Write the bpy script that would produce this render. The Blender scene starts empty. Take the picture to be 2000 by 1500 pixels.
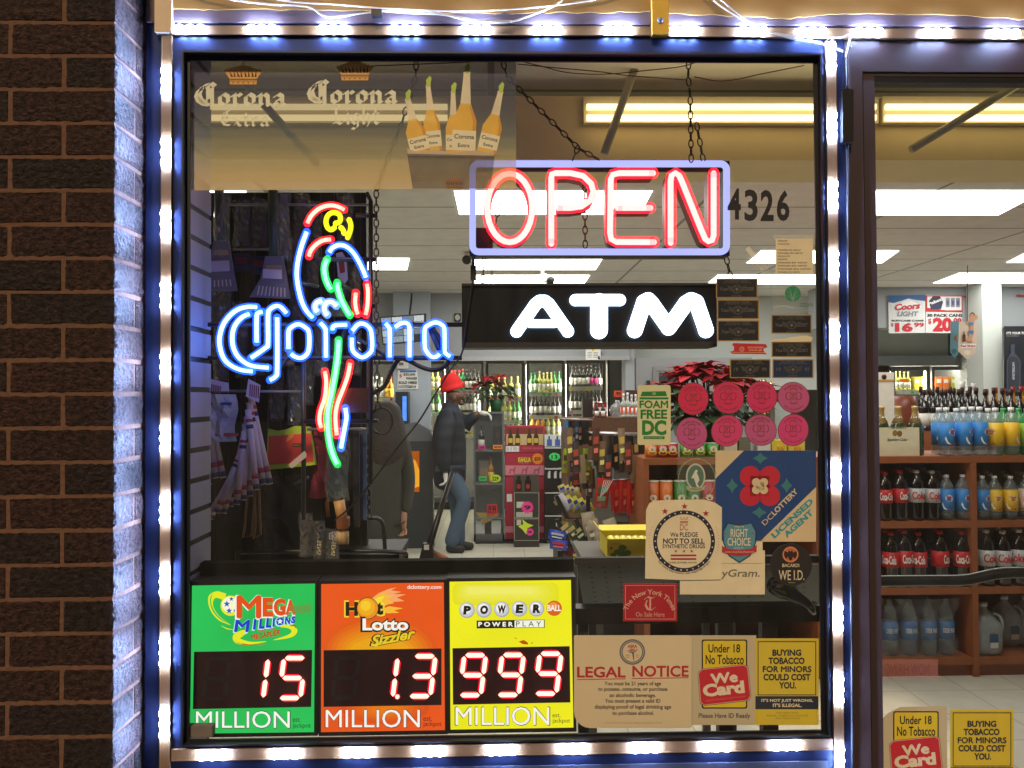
import bpy, math, random
from mathutils import Vector, Matrix
random.seed(11)
sc = bpy.context.scene
R_ = math.radians
# ---------------------------------------------------------------- camera
F = 1600.0
CAM = Vector((0.0, -1.76, 1.52))
_y, _p, _r = R_(1.361), R_(0.999), R_(-0.317)
fw = Vector((math.sin(_y)*math.cos(_p), math.cos(_y)*math.cos(_p), math.sin(_p)))
_r0 = Vector((math.cos(_y), -math.sin(_y), 0)); _u0 = _r0.cross(fw)
rt = _r0*math.cos(_r) + _u0*math.sin(_r); up = _u0*math.cos(_r) - _r0*math.sin(_r)
cd = bpy.data.cameras.new('camera'); cam = bpy.data.objects.new('camera', cd)
sc.collection.objects.link(cam)
cam.matrix_world = Matrix(((rt.x, up.x, -fw.x, CAM.x), (rt.y, up.y, -fw.y, CAM.y), (rt.z, up.z, -fw.z, CAM.z), (0, 0, 0, 1)))
cd.sensor_width = 36; cd.lens = 36*F/2000; cd.clip_start = .05; cd.clip_end = 400
sc.camera = cam
# ---------------------------------------------------------------- night sky, street light, exposure
w = bpy.data.worlds.new("World"); sc.world = w; w.use_nodes = True
nt = w.node_tree; sky = nt.nodes.new('ShaderNodeTexSky'); sky.sky_type = 'NISHITA'; sky.sun_disc = False
sky.sun_elevation = R_(42); sky.sun_rotation = R_(190)
nt.links.new(sky.outputs[0], nt.nodes['Background'].inputs[0]); nt.nodes['Background'].inputs[1].default_value = .0012
sl = bpy.data.lights.new('street_light', 'SUN'); so = bpy.data.objects.new('street_light', sl); sc.collection.objects.link(so)
sl.energy = 2.75; sl.angle = R_(4); sl.color = (1, .77, .50)
so.rotation_euler = (R_(90-42), 0, R_(-10)); so.location = (-2, -6, 9)
sc.view_settings.view_transform = 'Standard'; sc.view_settings.look = 'None'
sc.view_settings.exposure = 0; sc.view_settings.gamma = 1
try:
    cy = sc.cycles; cy.use_denoising = True; cy.max_bounces = 8; cy.diffuse_bounces = 3; cy.glossy_bounces = 3
    cy.transparent_max_bounces = 40; cy.sample_clamp_indirect = 6; cy.caustics_reflective = False; cy.caustics_refractive = False
    cy.use_light_tree = True
except Exception: pass
C = sc.collection

# ---------------------------------------------------------------- geometry helpers
def pt(px, py, Y):
    v = fw*F + rt*(px-1000) - up*(py-750)
    return CAM + v*((Y-CAM.y)/v.y)
def pz(px, py, z):
    v = fw*F + rt*(px-1000) - up*(py-750)
    return CAM + v*((z-CAM.z)/v.z)
def ps(Y): return (Y-CAM.y)/F
def cr(p, k=6, closed=False):
    p = [Vector(q) for q in p]
    if len(p) < 3: return p
    o = []; n = len(p)
    for i in range(n if closed else n-1):
        if closed: a, b, c, d = p[i-1], p[i], p[(i+1) % n], p[(i+2) % n]
        else: a, b, c, d = p[max(i-1, 0)], p[i], p[i+1], p[min(i+2, n-1)]
        for j in range(k):
            t = j/k
            o.append(.5*((2*b)+(c-a)*t+(2*a-5*b+4*c-d)*t*t+(3*b-a-3*c+d)*t**3))
    if not closed: o.append(p[-1])
    return o
_tx = {}
def text_mesh(s, bold=0.0, shear=0.0):
    k = (s, bold, shear)
    if k in _tx: return _tx[k]
    c = bpy.data.curves.new('t', 'FONT'); c.body = s; c.offset = bold; c.shear = shear; c.resolution_u = 3
    o = bpy.data.objects.new('t', c); C.objects.link(o)
    dg = bpy.context.evaluated_depsgraph_get(); me = o.evaluated_get(dg).to_mesh()
    vs = [(v.co.x, v.co.y) for v in me.vertices]; fs = [tuple(p.vertices) for p in me.polygons]
    o.evaluated_get(dg).to_mesh_clear(); bpy.data.objects.remove(o); bpy.data.curves.remove(c)
    x0 = min(v[0] for v in vs); x1 = max(v[0] for v in vs); y0 = min(v[1] for v in vs); y1 = max(v[1] for v in vs)
    r = ([((x-x0)/(x1-x0), (y-y0)/(y1-y0)) for x, y in vs], fs, (x1-x0)/(y1-y0)); _tx[k] = r
    return r

class B:
    def __init__(s, Y=0.0): s.v = []; s.f = []; s.mi = []; s.mats = []; s.Y = Y; s.sm = []
    def m(s, mt):
        if mt not in s.mats: s.mats.append(mt)
        return s.mats.index(mt)
    def add(s, vs, fs, mt, smooth=False):
        b = len(s.v); s.v += [Vector(v) for v in vs]; i = s.m(mt)
        for f in fs: s.f.append(tuple(b+q for q in f)); s.mi.append(i); s.sm.append(smooth)
    def box(s, x0, y0, z0, x1, y1, z1, mt):
        vs = [(x, y, z) for x in (x0, x1) for y in (y0, y1) for z in (z0, z1)]
        s.add(vs, [(0, 1, 3, 2), (4, 6, 7, 5), (0, 4, 5, 1), (2, 3, 7, 6), (0, 2, 6, 4), (1, 5, 7, 3)], mt)
    def boxp(s, x0, y0, x1, y1, Y, dep, mt):
        xm, ym = (x0+x1)/2, (y0+y1)/2
        s.box(pt(x0, ym, Y).x, Y, pt(xm, y1, Y).z, pt(x1, ym, Y).x, Y+dep, pt(xm, y0, Y).z, mt)
    def obox(s, c, ax, mt):
        c = Vector(c); a, b, d = [Vector(q) for q in ax]
        vs = [c+a*i+b*j+d*k for i in (-1, 1) for j in (-1, 1) for k in (-1, 1)]
        s.add(vs, [(0, 1, 3, 2), (4, 6, 7, 5), (0, 4, 5, 1), (2, 3, 7, 6), (0, 2, 6, 4), (1, 5, 7, 3)], mt)
    def prism(s, pts, d, mt):
        n = len(pts); pts = [Vector(p) for p in pts]; d = Vector(d)
        s.add(pts+[p+d for p in pts], [tuple(range(n)), tuple(range(2*n-1, n-1, -1))]+[(i, (i+1) % n, n+(i+1) % n, n+i) for i in range(n)], mt)
    def tube(s, path, r, mt, n=8, closed=False, rend=None, caps=True):
        path = [Vector(p) for p in path]; q = len(path); rs = r if isinstance(r, list) else [r]*q
        vs = []; up0 = None
        for i in range(q):
            a = path[i-1] if (i > 0 or closed) else path[i]; b = path[(i+1) % q] if (i < q-1 or closed) else path[i]
            t = (b-a)
            t = t.normalized() if t.length > 1e-9 else Vector((0, 0, 1))
            if up0 is None:
                up0 = Vector((0, 0, 1)) if abs(t.z) < .9 else Vector((1, 0, 0))
            x = t.cross(up0)
            if x.length < 1e-6: x = t.cross(Vector((0, 1, 0.01)))
            x.normalize(); up0 = x.cross(t)
            for j in range(n):
                an = 2*math.pi*j/n; vs.append(path[i]+(x*math.cos(an)+up0*math.sin(an))*rs[i])
        fs = []
        for i in range(q if closed else q-1):
            k = (i+1) % q
            for j in range(n): fs.append((i*n+j, i*n+(j+1) % n, k*n+(j+1) % n, k*n+j))
        if not closed and caps: fs += [tuple(range(n-1, -1, -1)), tuple((q-1)*n+j for j in range(n))]
        s.add(vs, fs, mt, True)
    def lathe(s, prof, c, mt, n=14, axis='z'):
        c = Vector(c); vs = []; q = len(prof)
        for r, z in prof:
            for j in range(n):
                a = 2*math.pi*j/n
                p = (r*math.cos(a), r*math.sin(a), z) if axis == 'z' else (r*math.cos(a), z, r*math.sin(a))
                vs.append(c+Vector(p))
        fs = [(i*n+j, i*n+(j+1) % n, (i+1)*n+(j+1) % n, (i+1)*n+j) for i in range(q-1) for j in range(n)]
        fs += [tuple(range(n-1, -1, -1)), tuple((q-1)*n+j for j in range(n))]
        s.add(vs, fs, mt, True)
    def ball(s, c, r, mt, n=10, k=6):
        c = Vector(c); r = Vector(r) if not isinstance(r, (int, float)) else Vector((r, r, r))
        vs = []; 
        for i in range(k+1):
            t = math.pi*i/k
            for j in range(n):
                a = 2*math.pi*j/n; vs.append(c+Vector((r.x*math.sin(t)*math.cos(a), r.y*math.sin(t)*math.sin(a), r.z*math.cos(t))))
        s.add(vs, [(i*n+j, (i+1)*n+j, (i+1)*n+(j+1) % n, i*n+(j+1) % n) for i in range(k) for j in range(n)], mt, True)
    # ---- flat print on a vertical sheet at depth Y, coordinates measured on the sheet; lay = printing layer
    def P(s, x, y, lay=0): return pt(x, y, s.Y-lay*.00035)
    def poly(s, pts, mt, lay=0, th=0.0):
        q = [s.P(x, y, lay) for x, y in pts]
        if th: s.prism(q, (0, th, 0), mt)
        else: s.add(q, [tuple(range(len(q)))], mt)
    def rect(s, x0, y0, x1, y1, mt, lay=0, th=0.0): s.poly([(x0, y0), (x1, y0), (x1, y1), (x0, y1)], mt, lay, th)
    def rrect(s, x0, y0, x1, y1, r, mt, lay=0, th=0.0, corners=None):
        p = []
        rr = corners or (r, r, r, r)
        for (cx, cy, a0, q) in ((x1-rr[1], y0+rr[1], -90, rr[1]), (x1-rr[2], y1-rr[2], 0, rr[2]), (x0+rr[3], y1-rr[3], 90, rr[3]), (x0+rr[0], y0+rr[0], 180, rr[0])):
            for k in range(6):
                a = R_(a0+18*k); p.append((cx+q*math.cos(a), cy+q*math.sin(a)))
        s.poly(p, mt, lay, th)
    def ell(s, cx, cy, rx, ry, mt, lay=0, th=0.0, n=36): s.poly([(cx+rx*math.cos(2*math.pi*k/n), cy+ry*math.sin(2*math.pi*k/n)) for k in range(n)], mt, lay, th)
    def ring(s, cx, cy, r0, r1, mt, lay=0, ry=1.0, a0=0, a1=360, n=40):
        vs = []
        for k in range(n+1):
            a = R_(a0+(a1-a0)*k/n)
            for r in (r0, r1): vs.append(s.P(cx+r*math.cos(a), cy+r*ry*math.sin(a), lay))
        s.add(vs, [(2*k, 2*k+1, 2*k+3, 2*k+2) for k in range(n)], mt)
    def swoosh(s, pts, wd, mt, lay=0):
        p = [Vector((x, y)) for x, y in pts]; p = [Vector((q.x, q.y)) for q in cr([(a.x, a.y, 0) for a in p], 5)]
        n = len(p); vs = []
        for i in range(n):
            t = (p[min(i+1, n-1)]-p[max(i-1, 0)]).normalized(); u = i/(n-1)
            j = u*(len(wd)-1); a = int(min(j, len(wd)-2)); h = wd[a]+(wd[a+1]-wd[a])*(j-a)
            nn = Vector((-t.y, t.x))*h/2
            vs += [s.P(p[i].x+nn.x, p[i].y+nn.y, lay), s.P(p[i].x-nn.x, p[i].y-nn.y, lay)]
        s.add(vs, [(2*k, 2*k+1, 2*k+3, 2*k+2) for k in range(n-1)], mt)
    def line(s, x0, y0, x1, y1, wd, mt, lay=0):
        d = Vector((x1-x0, y1-y0)).normalized()*wd/2
        s.poly([(x0-d.y, y0+d.x), (x1-d.y, y1+d.x), (x1+d.y, y1-d.x), (x0+d.y, y0-d.x)], mt, lay)
    def frame(s, x0, y0, x1, y1, wd, mt, lay=0):
        s.rect(x0, y0, x1, y0+wd, mt, lay); s.rect(x0, y1-wd, x1, y1, mt, lay); s.rect(x0, y0+wd, x0+wd, y1-wd, mt, lay); s.rect(x1-wd, y0+wd, x1, y1-wd, mt, lay)
    def star(s, cx, cy, r, mt, lay=0, k=5, inner=.4, rot=-90):
        s.poly([(cx+r*(1 if i % 2 == 0 else inner)*math.cos(R_(rot+180*i/k)), cy+r*(1 if i % 2 == 0 else inner)*math.sin(R_(rot+180*i/k))) for i in range(2*k)], mt, lay)
    def tline(s, t, a, b, h, mt, lay=1, bold=0.0, shear=0.0):
        thick = bold > 0 and any(q in 'MWmw' for q in t)   # heavy letters with narrow angles are thickened by doubling
        vs, fs, asp = text_mesh(t, .0 if thick else bold, shear); a = Vector(a); b = Vector(b); d = b-a; n = Vector((d.y, -d.x)).normalized()*h
        k = bold*1.15 if thick else 0; kx, ky = k/max(asp, .3), k
        for i, (ox, oy) in enumerate(((0, 0), (1, 0), (-1, 0), (0, 1), (0, -1)) if thick else ((0, 0),)):
            s.add([s.P(*(a+d*(kx+x*(1-2*kx)+ox*kx)+n*(ky+y*(1-2*ky)+oy*ky)), lay+i*.06) for x, y in vs], fs, mt)
    def text(s, t, x0, y0, x1, y1, mt, lay=1, bold=0.0, shear=0.0): s.tline(t, (x0, y1), (x1, y1), y1-y0, mt, lay, bold, shear)
    def arct(s, t, cx, cy, r, a0, a1, h, mt, lay=1, bold=0.0, inward=False):
        vs, fs, _ = text_mesh(t, bold); o = []
        for x, y in vs:
            a = R_(a0+(a1-a0)*x); q = r+(h*y if not inward else -h*y)
            o.append(s.P(cx+q*math.cos(a), cy-q*math.sin(a), lay))
        s.add(o, fs, mt)
    def nib(s, strokes, x0, y0, sx, sy, mt, lay=1, wd=.13, ang=45):
        n = Vector((math.cos(R_(ang)), math.sin(R_(ang))))*wd
        for st in strokes:
            for i in range(len(st)-1):
                a, b = Vector(st[i]), Vector(st[i+1])
                q = [a+n, a-n, b-n, b+n]
                if abs((b-a).normalized().dot(n.normalized())) > .985:
                    m_ = Vector((-n.y, n.x))*.22; q = [a-n+m_, a-n-m_, b+n-m_, b+n+m_]
                s.poly([(x0+p.x*sx, y0-p.y*sy) for p in q], mt, lay)
    # ---- link as one mesh object
    def build(s, name, parent=None, loc=None, local=False):
        me = bpy.data.meshes.new(name)
        if parent is not None and not local: o0 = wloc(parent)
        elif local: o0 = Vector((0, 0, 0))
        else:
            xs = [v.x for v in s.v]; ys = [v.y for v in s.v]; zs = [v.z for v in s.v]
            o0 = Vector(((min(xs)+max(xs))/2, (min(ys)+max(ys))/2, min(zs)))
        me.from_pydata([v-o0 for v in s.v], [], s.f)
        for mt in s.mats: me.materials.append(mt)
        me.polygons.foreach_set('material_index', s.mi); me.polygons.foreach_set('use_smooth', s.sm); me.update()
        o = bpy.data.objects.new(name, me); C.objects.link(o)
        if parent is not None: o.parent = parent
        elif loc is not None: o.location = loc
        elif not local: o.location = o0
        return o
def wloc(o):
    v = Vector(o.location)
    while o.parent is not None: o = o.parent; v = v+Vector(o.location)
    return v
def tag(o, label, cat, group=None, kind=None):
    if label: o['label'] = label
    if cat: o['category'] = cat
    if group: o['group'] = group
    if kind: o['kind'] = kind
    return o
def thing(name, label, cat, loc=(0, 0, 0), group=None, rotz=0):
    o = bpy.data.objects.new(name, None); C.objects.link(o); o.location = loc; o.rotation_euler = (0, 0, rotz); o.empty_display_size = .05
    return tag(o, label, cat, group)
def dup(root, loc, label=None, group=None, rotz=None, rot=None, scale=None):
    r = root.copy(); C.objects.link(r); r.location = loc
    if rotz is not None: r.rotation_euler = (0, 0, rotz)
    if rot is not None: r.rotation_euler = rot
    if scale is not None: r.scale = scale
    if label: r['label'] = label
    if group: r['group'] = group
    for ch in list(root.children):
        c = ch.copy(); C.objects.link(c); c.parent = r
        for g in ch.children:
            d = g.copy(); C.objects.link(d); d.parent = c
    return r

# ---------------------------------------------------------------- procedural materials
_m = {}
def lin(c): return tuple(((x/255)/12.92 if x/255 <= .04045 else ((x/255+.055)/1.055)**2.4) for x in c)
def mat(c, rough=.6, metal=0.0, var=.1, scale=30.0, bump=0.0, spec=.5):
    k = ('p', tuple(c), rough, metal, var, scale, bump, spec)
    if k in _m: return _m[k]
    m = bpy.data.materials.new('paint_%d_%d_%d' % tuple(c)); m.use_nodes = True; n = m.node_tree.nodes; l = m.node_tree.links
    b = n['Principled BSDF']; b.inputs['Roughness'].default_value = rough; b.inputs['Metallic'].default_value = metal
    b.inputs['Specular IOR Level'].default_value = spec
    tc = n.new('ShaderNodeTexCoord'); no = n.new('ShaderNodeTexNoise'); no.inputs['Scale'].default_value = scale; no.inputs['Detail'].default_value = 4
    l.new(tc.outputs['Object'], no.inputs['Vector'])
    mx = n.new('ShaderNodeMix'); mx.data_type = 'RGBA'; L = lin(c)
    mx.inputs[6].default_value = (*[x*(1-var) for x in L], 1); mx.inputs[7].default_value = (*[min(1, x*(1+var)) for x in L], 1)
    l.new(no.outputs['Fac'], mx.inputs[0]); l.new(mx.outputs[2], b.inputs['Base Color'])
    if bump:
        bu = n.new('ShaderNodeBump'); bu.inputs['Strength'].default_value = bump; bu.inputs['Distance'].default_value = .01
        l.new(no.outputs['Fac'], bu.inputs['Height']); l.new(bu.outputs[0], b.inputs['Normal'])
    _m[k] = m; return m
def emit(c, st, var=0.0, scale=6.0):
    k = ('e', tuple(c), st, var)
    if k in _m: return _m[k]
    m = bpy.data.materials.new('lit_%d_%d_%d' % tuple(c)); m.use_nodes = True; n = m.node_tree.nodes; l = m.node_tree.links
    n.remove(n['Principled BSDF']); e = n.new('ShaderNodeEmission'); e.inputs[0].default_value = (*lin(c), 1); e.inputs[1].default_value = st
    if var:
        tc = n.new('ShaderNodeTexCoord'); no = n.new('ShaderNodeTexNoise'); no.inputs['Scale'].default_value = scale; l.new(tc.outputs['Object'], no.inputs['Vector'])
        mr = n.new('ShaderNodeMapRange'); mr.inputs[3].default_value = st*(1-var); mr.inputs[4].default_value = st*(1+var); l.new(no.outputs['Fac'], mr.inputs[0]); l.new(mr.outputs[0], e.inputs[1])
    l.new(e.outputs[0], n['Material Output'].inputs[0]); _m[k] = m; return m
def fresnel(n, l, ior):
    fr = n.new('ShaderNodeFresnel'); ge = n.new('ShaderNodeNewGeometry'); mr = n.new('ShaderNodeMapRange'); mr.inputs[3].default_value = ior; mr.inputs[4].default_value = 1/ior
    l.new(ge.outputs['Backfacing'], mr.inputs[0]); l.new(mr.outputs[0], fr.inputs[0]); return fr
def film(c, alpha, gloss=.0, rough=.1, tint=(255, 255, 255), em=None):
    """see-through sheet: part clear, part solid colour, with a gloss"""
    k = ('f', tuple(c), alpha, gloss, rough, tint, em)
    if k in _m: return _m[k]
    m = bpy.data.materials.new('film_%d_%d_%d' % tuple(c)); m.use_nodes = True; n = m.node_tree.nodes; l = m.node_tree.links
    b = n['Principled BSDF']; b.inputs['Base Color'].default_value = (*lin(c), 1); b.inputs['Roughness'].default_value = .5
    tc = n.new('ShaderNodeTexCoord'); no = n.new('ShaderNodeTexNoise'); no.inputs['Scale'].default_value = 25; l.new(tc.outputs['Object'], no.inputs['Vector'])
    mr = n.new('ShaderNodeMapRange'); mr.inputs[3].default_value = max(0, alpha*.8); mr.inputs[4].default_value = min(1, alpha*1.2); l.new(no.outputs['Fac'], mr.inputs[0])
    t = n.new('ShaderNodeBsdfTransparent'); t.inputs[0].default_value = (*lin(tint), 1)
    x = n.new('ShaderNodeMixShader'); l.new(mr.outputs[0], x.inputs[0]); l.new(t.outputs[0], x.inputs[1]); l.new(b.outputs[0], x.inputs[2]); out = x
    if em:
        e = n.new('ShaderNodeEmission'); e.inputs[0].default_value = (*lin(em[0]), 1); e.inputs[1].default_value = em[1]
        a = n.new('ShaderNodeAddShader'); l.new(x.outputs[0], a.inputs[0]); l.new(e.outputs[0], a.inputs[1]); out = a
    if gloss:
        g = n.new('ShaderNodeBsdfGlossy'); g.inputs['Roughness'].default_value = rough; fr = fresnel(n, l, 1.0+gloss)
        y = n.new('ShaderNodeMixShader'); l.new(fr.outputs[0], y.inputs[0]); l.new(out.outputs[0], y.inputs[1]); l.new(g.outputs[0], y.inputs[2]); out = y
    l.new(out.outputs[0], n['Material Output'].inputs[0]); _m[k] = m; return m
def tiled(name, c1, c2, mort, sx, sy, msize, rough, bump=0.0, offs=0.0, swap=False, var=.15):
    m = bpy.data.materials.new(name); m.use_nodes = True; n = m.node_tree.nodes; l = m.node_tree.links; b = n['Principled BSDF']
    tc = n.new('ShaderNodeTexCoord'); br = n.new('ShaderNodeTexBrick'); mp = n.new('ShaderNodeMapping')
    l.new(tc.outputs['Object'], mp.inputs[0]); l.new(mp.outputs[0], br.inputs[0])
    if swap: mp.inputs['Rotation'].default_value = swap
    br.offset = offs; br.inputs['Scale'].default_value = 1; br.inputs['Brick Width'].default_value = sx; br.inputs['Row Height'].default_value = sy
    br.inputs['Mortar Size'].default_value = msize; br.inputs['Color1'].default_value = (*lin(c1), 1); br.inputs['Color2'].default_value = (*lin(c2), 1); br.inputs['Mortar'].default_value = (*lin(mort), 1)
    no = n.new('ShaderNodeTexNoise'); no.inputs['Scale'].default_value = 9; no.inputs['Detail'].default_value = 8; l.new(tc.outputs['Object'], no.inputs['Vector'])
    mr = n.new('ShaderNodeMapRange'); mr.inputs[3].default_value = 1-var; mr.inputs[4].default_value = 1+var; l.new(no.outputs['Fac'], mr.inputs[0])
    mu = n.new('ShaderNodeVectorMath'); mu.operation = 'SCALE'; l.new(br.outputs[0], mu.inputs[0]); l.new(mr.outputs[0], mu.inputs['Scale']); l.new(mu.outputs[0], b.inputs['Base Color'])
    b.inputs['Roughness'].default_value = rough
    if bump:
        bu = n.new('ShaderNodeBump'); bu.inputs['Strength'].default_value = bump; bu.inputs['Distance'].default_value = .004; l.new(no.outputs['Fac'], bu.inputs['Height']); l.new(bu.outputs[0], b.inputs['Normal'])
    return m
def glass_mat(dust=.02, name='window_glass'):
    m = bpy.data.materials.new(name); m.use_nodes = True; n = m.node_tree.nodes; l = m.node_tree.links; b = n['Principled BSDF']
    b.inputs['Base Color'].default_value = (.6, .6, .6, 1); b.inputs['Roughness'].default_value = .8
    t = n.new('ShaderNodeBsdfTransparent'); t.inputs[0].default_value = (.985, .99, .985, 1)
    g = n.new('ShaderNodeBsdfGlossy'); g.inputs['Roughness'].default_value = .015; fr = fresnel(n, l, 1.35)
    tc = n.new('ShaderNodeTexCoord'); no = n.new('ShaderNodeTexNoise'); no.inputs['Scale'].default_value = 7; no.inputs['Detail'].default_value = 6
    mp = n.new('ShaderNodeMapping'); mp.inputs['Scale'].default_value = (3, 1, .5); l.new(tc.outputs['Object'], mp.inputs[0]); l.new(mp.outputs[0], no.inputs['Vector'])
    mr = n.new('ShaderNodeMapRange'); mr.inputs[1].default_value = .35; mr.inputs[2].default_value = .75; mr.inputs[3].default_value = dust*.4; mr.inputs[4].default_value = dust*1.8; l.new(no.outputs['Fac'], mr.inputs[0])
    x = n.new('ShaderNodeMixShader'); l.new(mr.outputs[0], x.inputs[0]); l.new(t.outputs[0], x.inputs[1]); l.new(b.outputs[0], x.inputs[2])
    y = n.new('ShaderNodeMixShader'); l.new(fr.outputs[0], y.inputs[0]); l.new(x.outputs[0], y.inputs[1]); l.new(g.outputs[0], y.inputs[2])
    l.new(y.outputs[0], n['Material Output'].inputs[0]); return m
BLACK = mat((22, 22, 24), .45); DARK = mat((36, 36, 38), .55); WHITE = mat((235, 235, 232), .6); CREAM = mat((240, 224, 192), .7, var=.13, scale=22)
RED = mat((190, 25, 40), .5); NAVY = mat((24, 30, 60), .5); INK = mat((28, 28, 34), .7); GREY = mat((140, 142, 145), .6)
STEEL = mat((150, 152, 155), .35, .7); WOOD = mat((152, 86, 48), .55, var=.25, scale=14); YELL = mat((235, 205, 45), .6); GREEN = mat((30, 150, 60), .6)
WIRE = mat((200, 200, 200), .3, .8); GLASS = glass_mat(.008); CLEAR = film((230, 235, 235), .06, .35, .05); PLASTIC = film((220, 225, 230), .14, .45, .12)
NEONGLASS = mat((30, 30, 36), .3)
# ================================================================ SETTING
FZ = 0.0; CZ = 1.52+1.127
def struct(b, name, **k): return tag(b.build(name, **k), None, None, None, 'structure')
b = B(); b.box(-60, -60, -.3, 60, .02, -.12, mat((96, 94, 92), .9, var=.25, scale=6, bump=.3)); struct(b, 'pavement')
b = B(); b.box(-5, .02, -.2, 6, 12.2, FZ, tiled('floor_tiles', (204, 200, 184), (198, 195, 180), (168, 164, 150), .305, .305, .004, .35, 0)); struct(b, 'floor', local=True)
b = B(); b.box(-5, -.1, CZ, 6, 12.2, CZ+.15, tiled('ceiling_tiles', (226, 225, 218), (220, 219, 213), (150, 148, 142), 1.22, .61, .012, .9, .15)); struct(b, 'ceiling', local=True)
WALLP = mat((186, 192, 196), .75, var=.04, scale=3); WALLW = mat((186, 192, 188), .75, var=.03, scale=3); WALLG = mat((158, 163, 168), .75, var=.05, scale=4)
b = B(); b.box(-5.1, .02, 0, -5, 12.2, CZ, WALLP); struct(b, 'wall_left')
b = B(); b.box(6, .02, 0, 6.1, 12.2, CZ, WALLP); struct(b, 'wall_right')
b = B(); b.box(-5, 12.1, 0, 6, 12.2, CZ, WALLP); struct(b, 'wall_back')
# bulkhead over the coolers, with the lower pale band on the right
b = B(7.0); x0 = pt(600, 600, 7).x; x1 = pt(1228, 600, 7).x; zb = pt(1000, 699, 7).z
b.box(x0, 7.0, zb, x1, 7.15, CZ, WALLG); b.box(x0, 6.96, zb-.03, x1, 7.0, zb+.015, mat((170, 172, 174), .4, .3)); struct(b, 'bulkhead_wall')
b = B(); x2 = pt(1719, 600, 7).x
b.box(x1+.002, 7.3, pt(1400, 762, 7.3).z, pt(1655, 700, 7.3).x, 7.4, CZ, WALLW)
b.box(pt(1226, 700, 7).x-.02, 7.02, 0, pt(1240, 700, 7).x, 7.29, pt(1000, 900, 7).z+1.6, WALLG); struct(b, 'bulkhead_wall')
b = B(); z0 = pt(1800, 640, 6.6).z
b.box(pt(1600, 600, 6.6).x, 6.6, z0, 6, 6.9, CZ, WALLG); struct(b, 'upper_wall')
b = B(); b.box(pt(1920, 700, 6.3).x, 6.3, 0, pt(1958, 700, 6.3).x, 6.58, CZ, WALLW); tag(b.build('white_column'), 'white square column between the back coolers and the vodka poster', 'column')
b = B(6.86); b.box(pt(768, 650, 6.86).x, 6.86, 0, pt(840, 650, 6.86).x, 6.99, CZ, mat((176, 186, 198), .7, var=.04, scale=3)); tag(b.build('wall_column'), 'pale blue grey column behind the cash machine', 'column')
# warm soffit beam over the window bay
b = B(1.1); b.boxp(-40, 188, 2400, 312, 1.1, .3, mat((240, 220, 168), .8, var=.08, scale=5)); tag(b.build('soffit_beam'), 'yellowish boxed beam crossing the shop above the window, under the strip lights', 'beam')
# strip lights: two tubes each
def strip_light(xa, xb, label, dim=1.0):
    t = thing('strip_light', label, 'strip light', pt((xa+xb)/2, 240, 1.02), 'strip lights on the beam')
    b = B(); b.boxp(xa, 189, xb, 240, 1.065, .033, mat((210, 196, 160), .5)); b.build('housing', t)
    for yy, st in ((209, 1.15), (230, 1.35)):
        b = B(); b.tube([pt(xa+6, yy, 1.045), pt(xb-6, yy, 1.045)], .0105, emit((255, 226, 160), st*2.5*dim, .06, 9), 10); b.build('lamp_tube', t)
strip_light(300, 880, 'warm twin tube strip light seen through the beer banner', .5)
strip_light(1140, 1716, 'warm twin tube strip light above the red open sign')
strip_light(1724, 2300, 'warm twin tube strip light seen through the door glass')
# recessed ceiling lights
LP = emit((255, 252, 244), 9.5)
def troffer(q, label):
    zc = CZ-.004; p = [pz(x, y, zc) for x, y in q]; c = sum(p, Vector())/4
    t = thing('ceiling_light', label, 'ceiling light', c, 'fluorescent ceiling panels')
    b = B(); b.add(p, [(0, 1, 2, 3)], LP); b.build('diffuser', t)
    b = B(); d = Vector((0, 0, .003))
    for i in range(4):
        a, e = p[i], p[(i+1) % 4]; o1 = (a-c)*1.03+c; o2 = (e-c)*1.03+c
        b.add([a+d*0, e+d*0, o2, o1], [(0, 1, 2, 3)], WHITE)
    b.build('frame', t)
troffer([(887, 374), (1274, 374), (1250, 419), (897, 419)], 'bright ceiling panel behind the letters OPE')
troffer([(922, 505), (1177, 505), (1163, 527), (926, 527)], 'ceiling panel just under the bottom edge of the open sign')
troffer([(925, 538), (1152, 538), (1140, 556), (928, 556)], 'ceiling panel just above the black ATM sign')
troffer([(1030, 255), (1420, 255), (1328, 316), (1000, 316)], 'narrow ceiling panel right above the top edge of the open sign')
troffer([(1486, 490), (1756, 490), (1722, 514), (1458, 514)], 'ceiling panel behind the taped paper notice')
troffer([(1402, 537), (1640, 537), (1612, 555), (1380, 555)], 'ceiling panel right of the ATM sign, behind the dark police stickers')
troffer([(1640, 373), (2040, 373), (1950, 420), (1610, 420)], 'largest ceiling panel seen through the door glass')
troffer([(1872, 534), (2110, 534), (2060, 553), (1822, 553)], 'far ceiling panel seen through the door glass, above the price posters')
troffer([(2010, 490), (2290, 490), (2240, 513), (1965, 513)], 'ceiling panel cut by the right edge of the photo')
troffer([(1700, 240), (2250, 240), (2120, 304), (1640, 304)], 'added unseen ceiling panel behind the beam, brightening the drinks shelf')  # added light, hidden by the beam, to brighten the front shelves
troffer([(330, 240), (800, 240), (830, 304), (400, 304)], 'added unseen ceiling panel behind the beam, brightening the rack side')  # second added light out of view behind the beam
troffer([(560, 505), (800, 505), (795, 527), (550, 527)], 'ceiling panel hidden behind the parrot neon')
troffer([(100, 374), (480, 374), (500, 419), (130, 419)], 'ceiling panel over the window rack')

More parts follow.
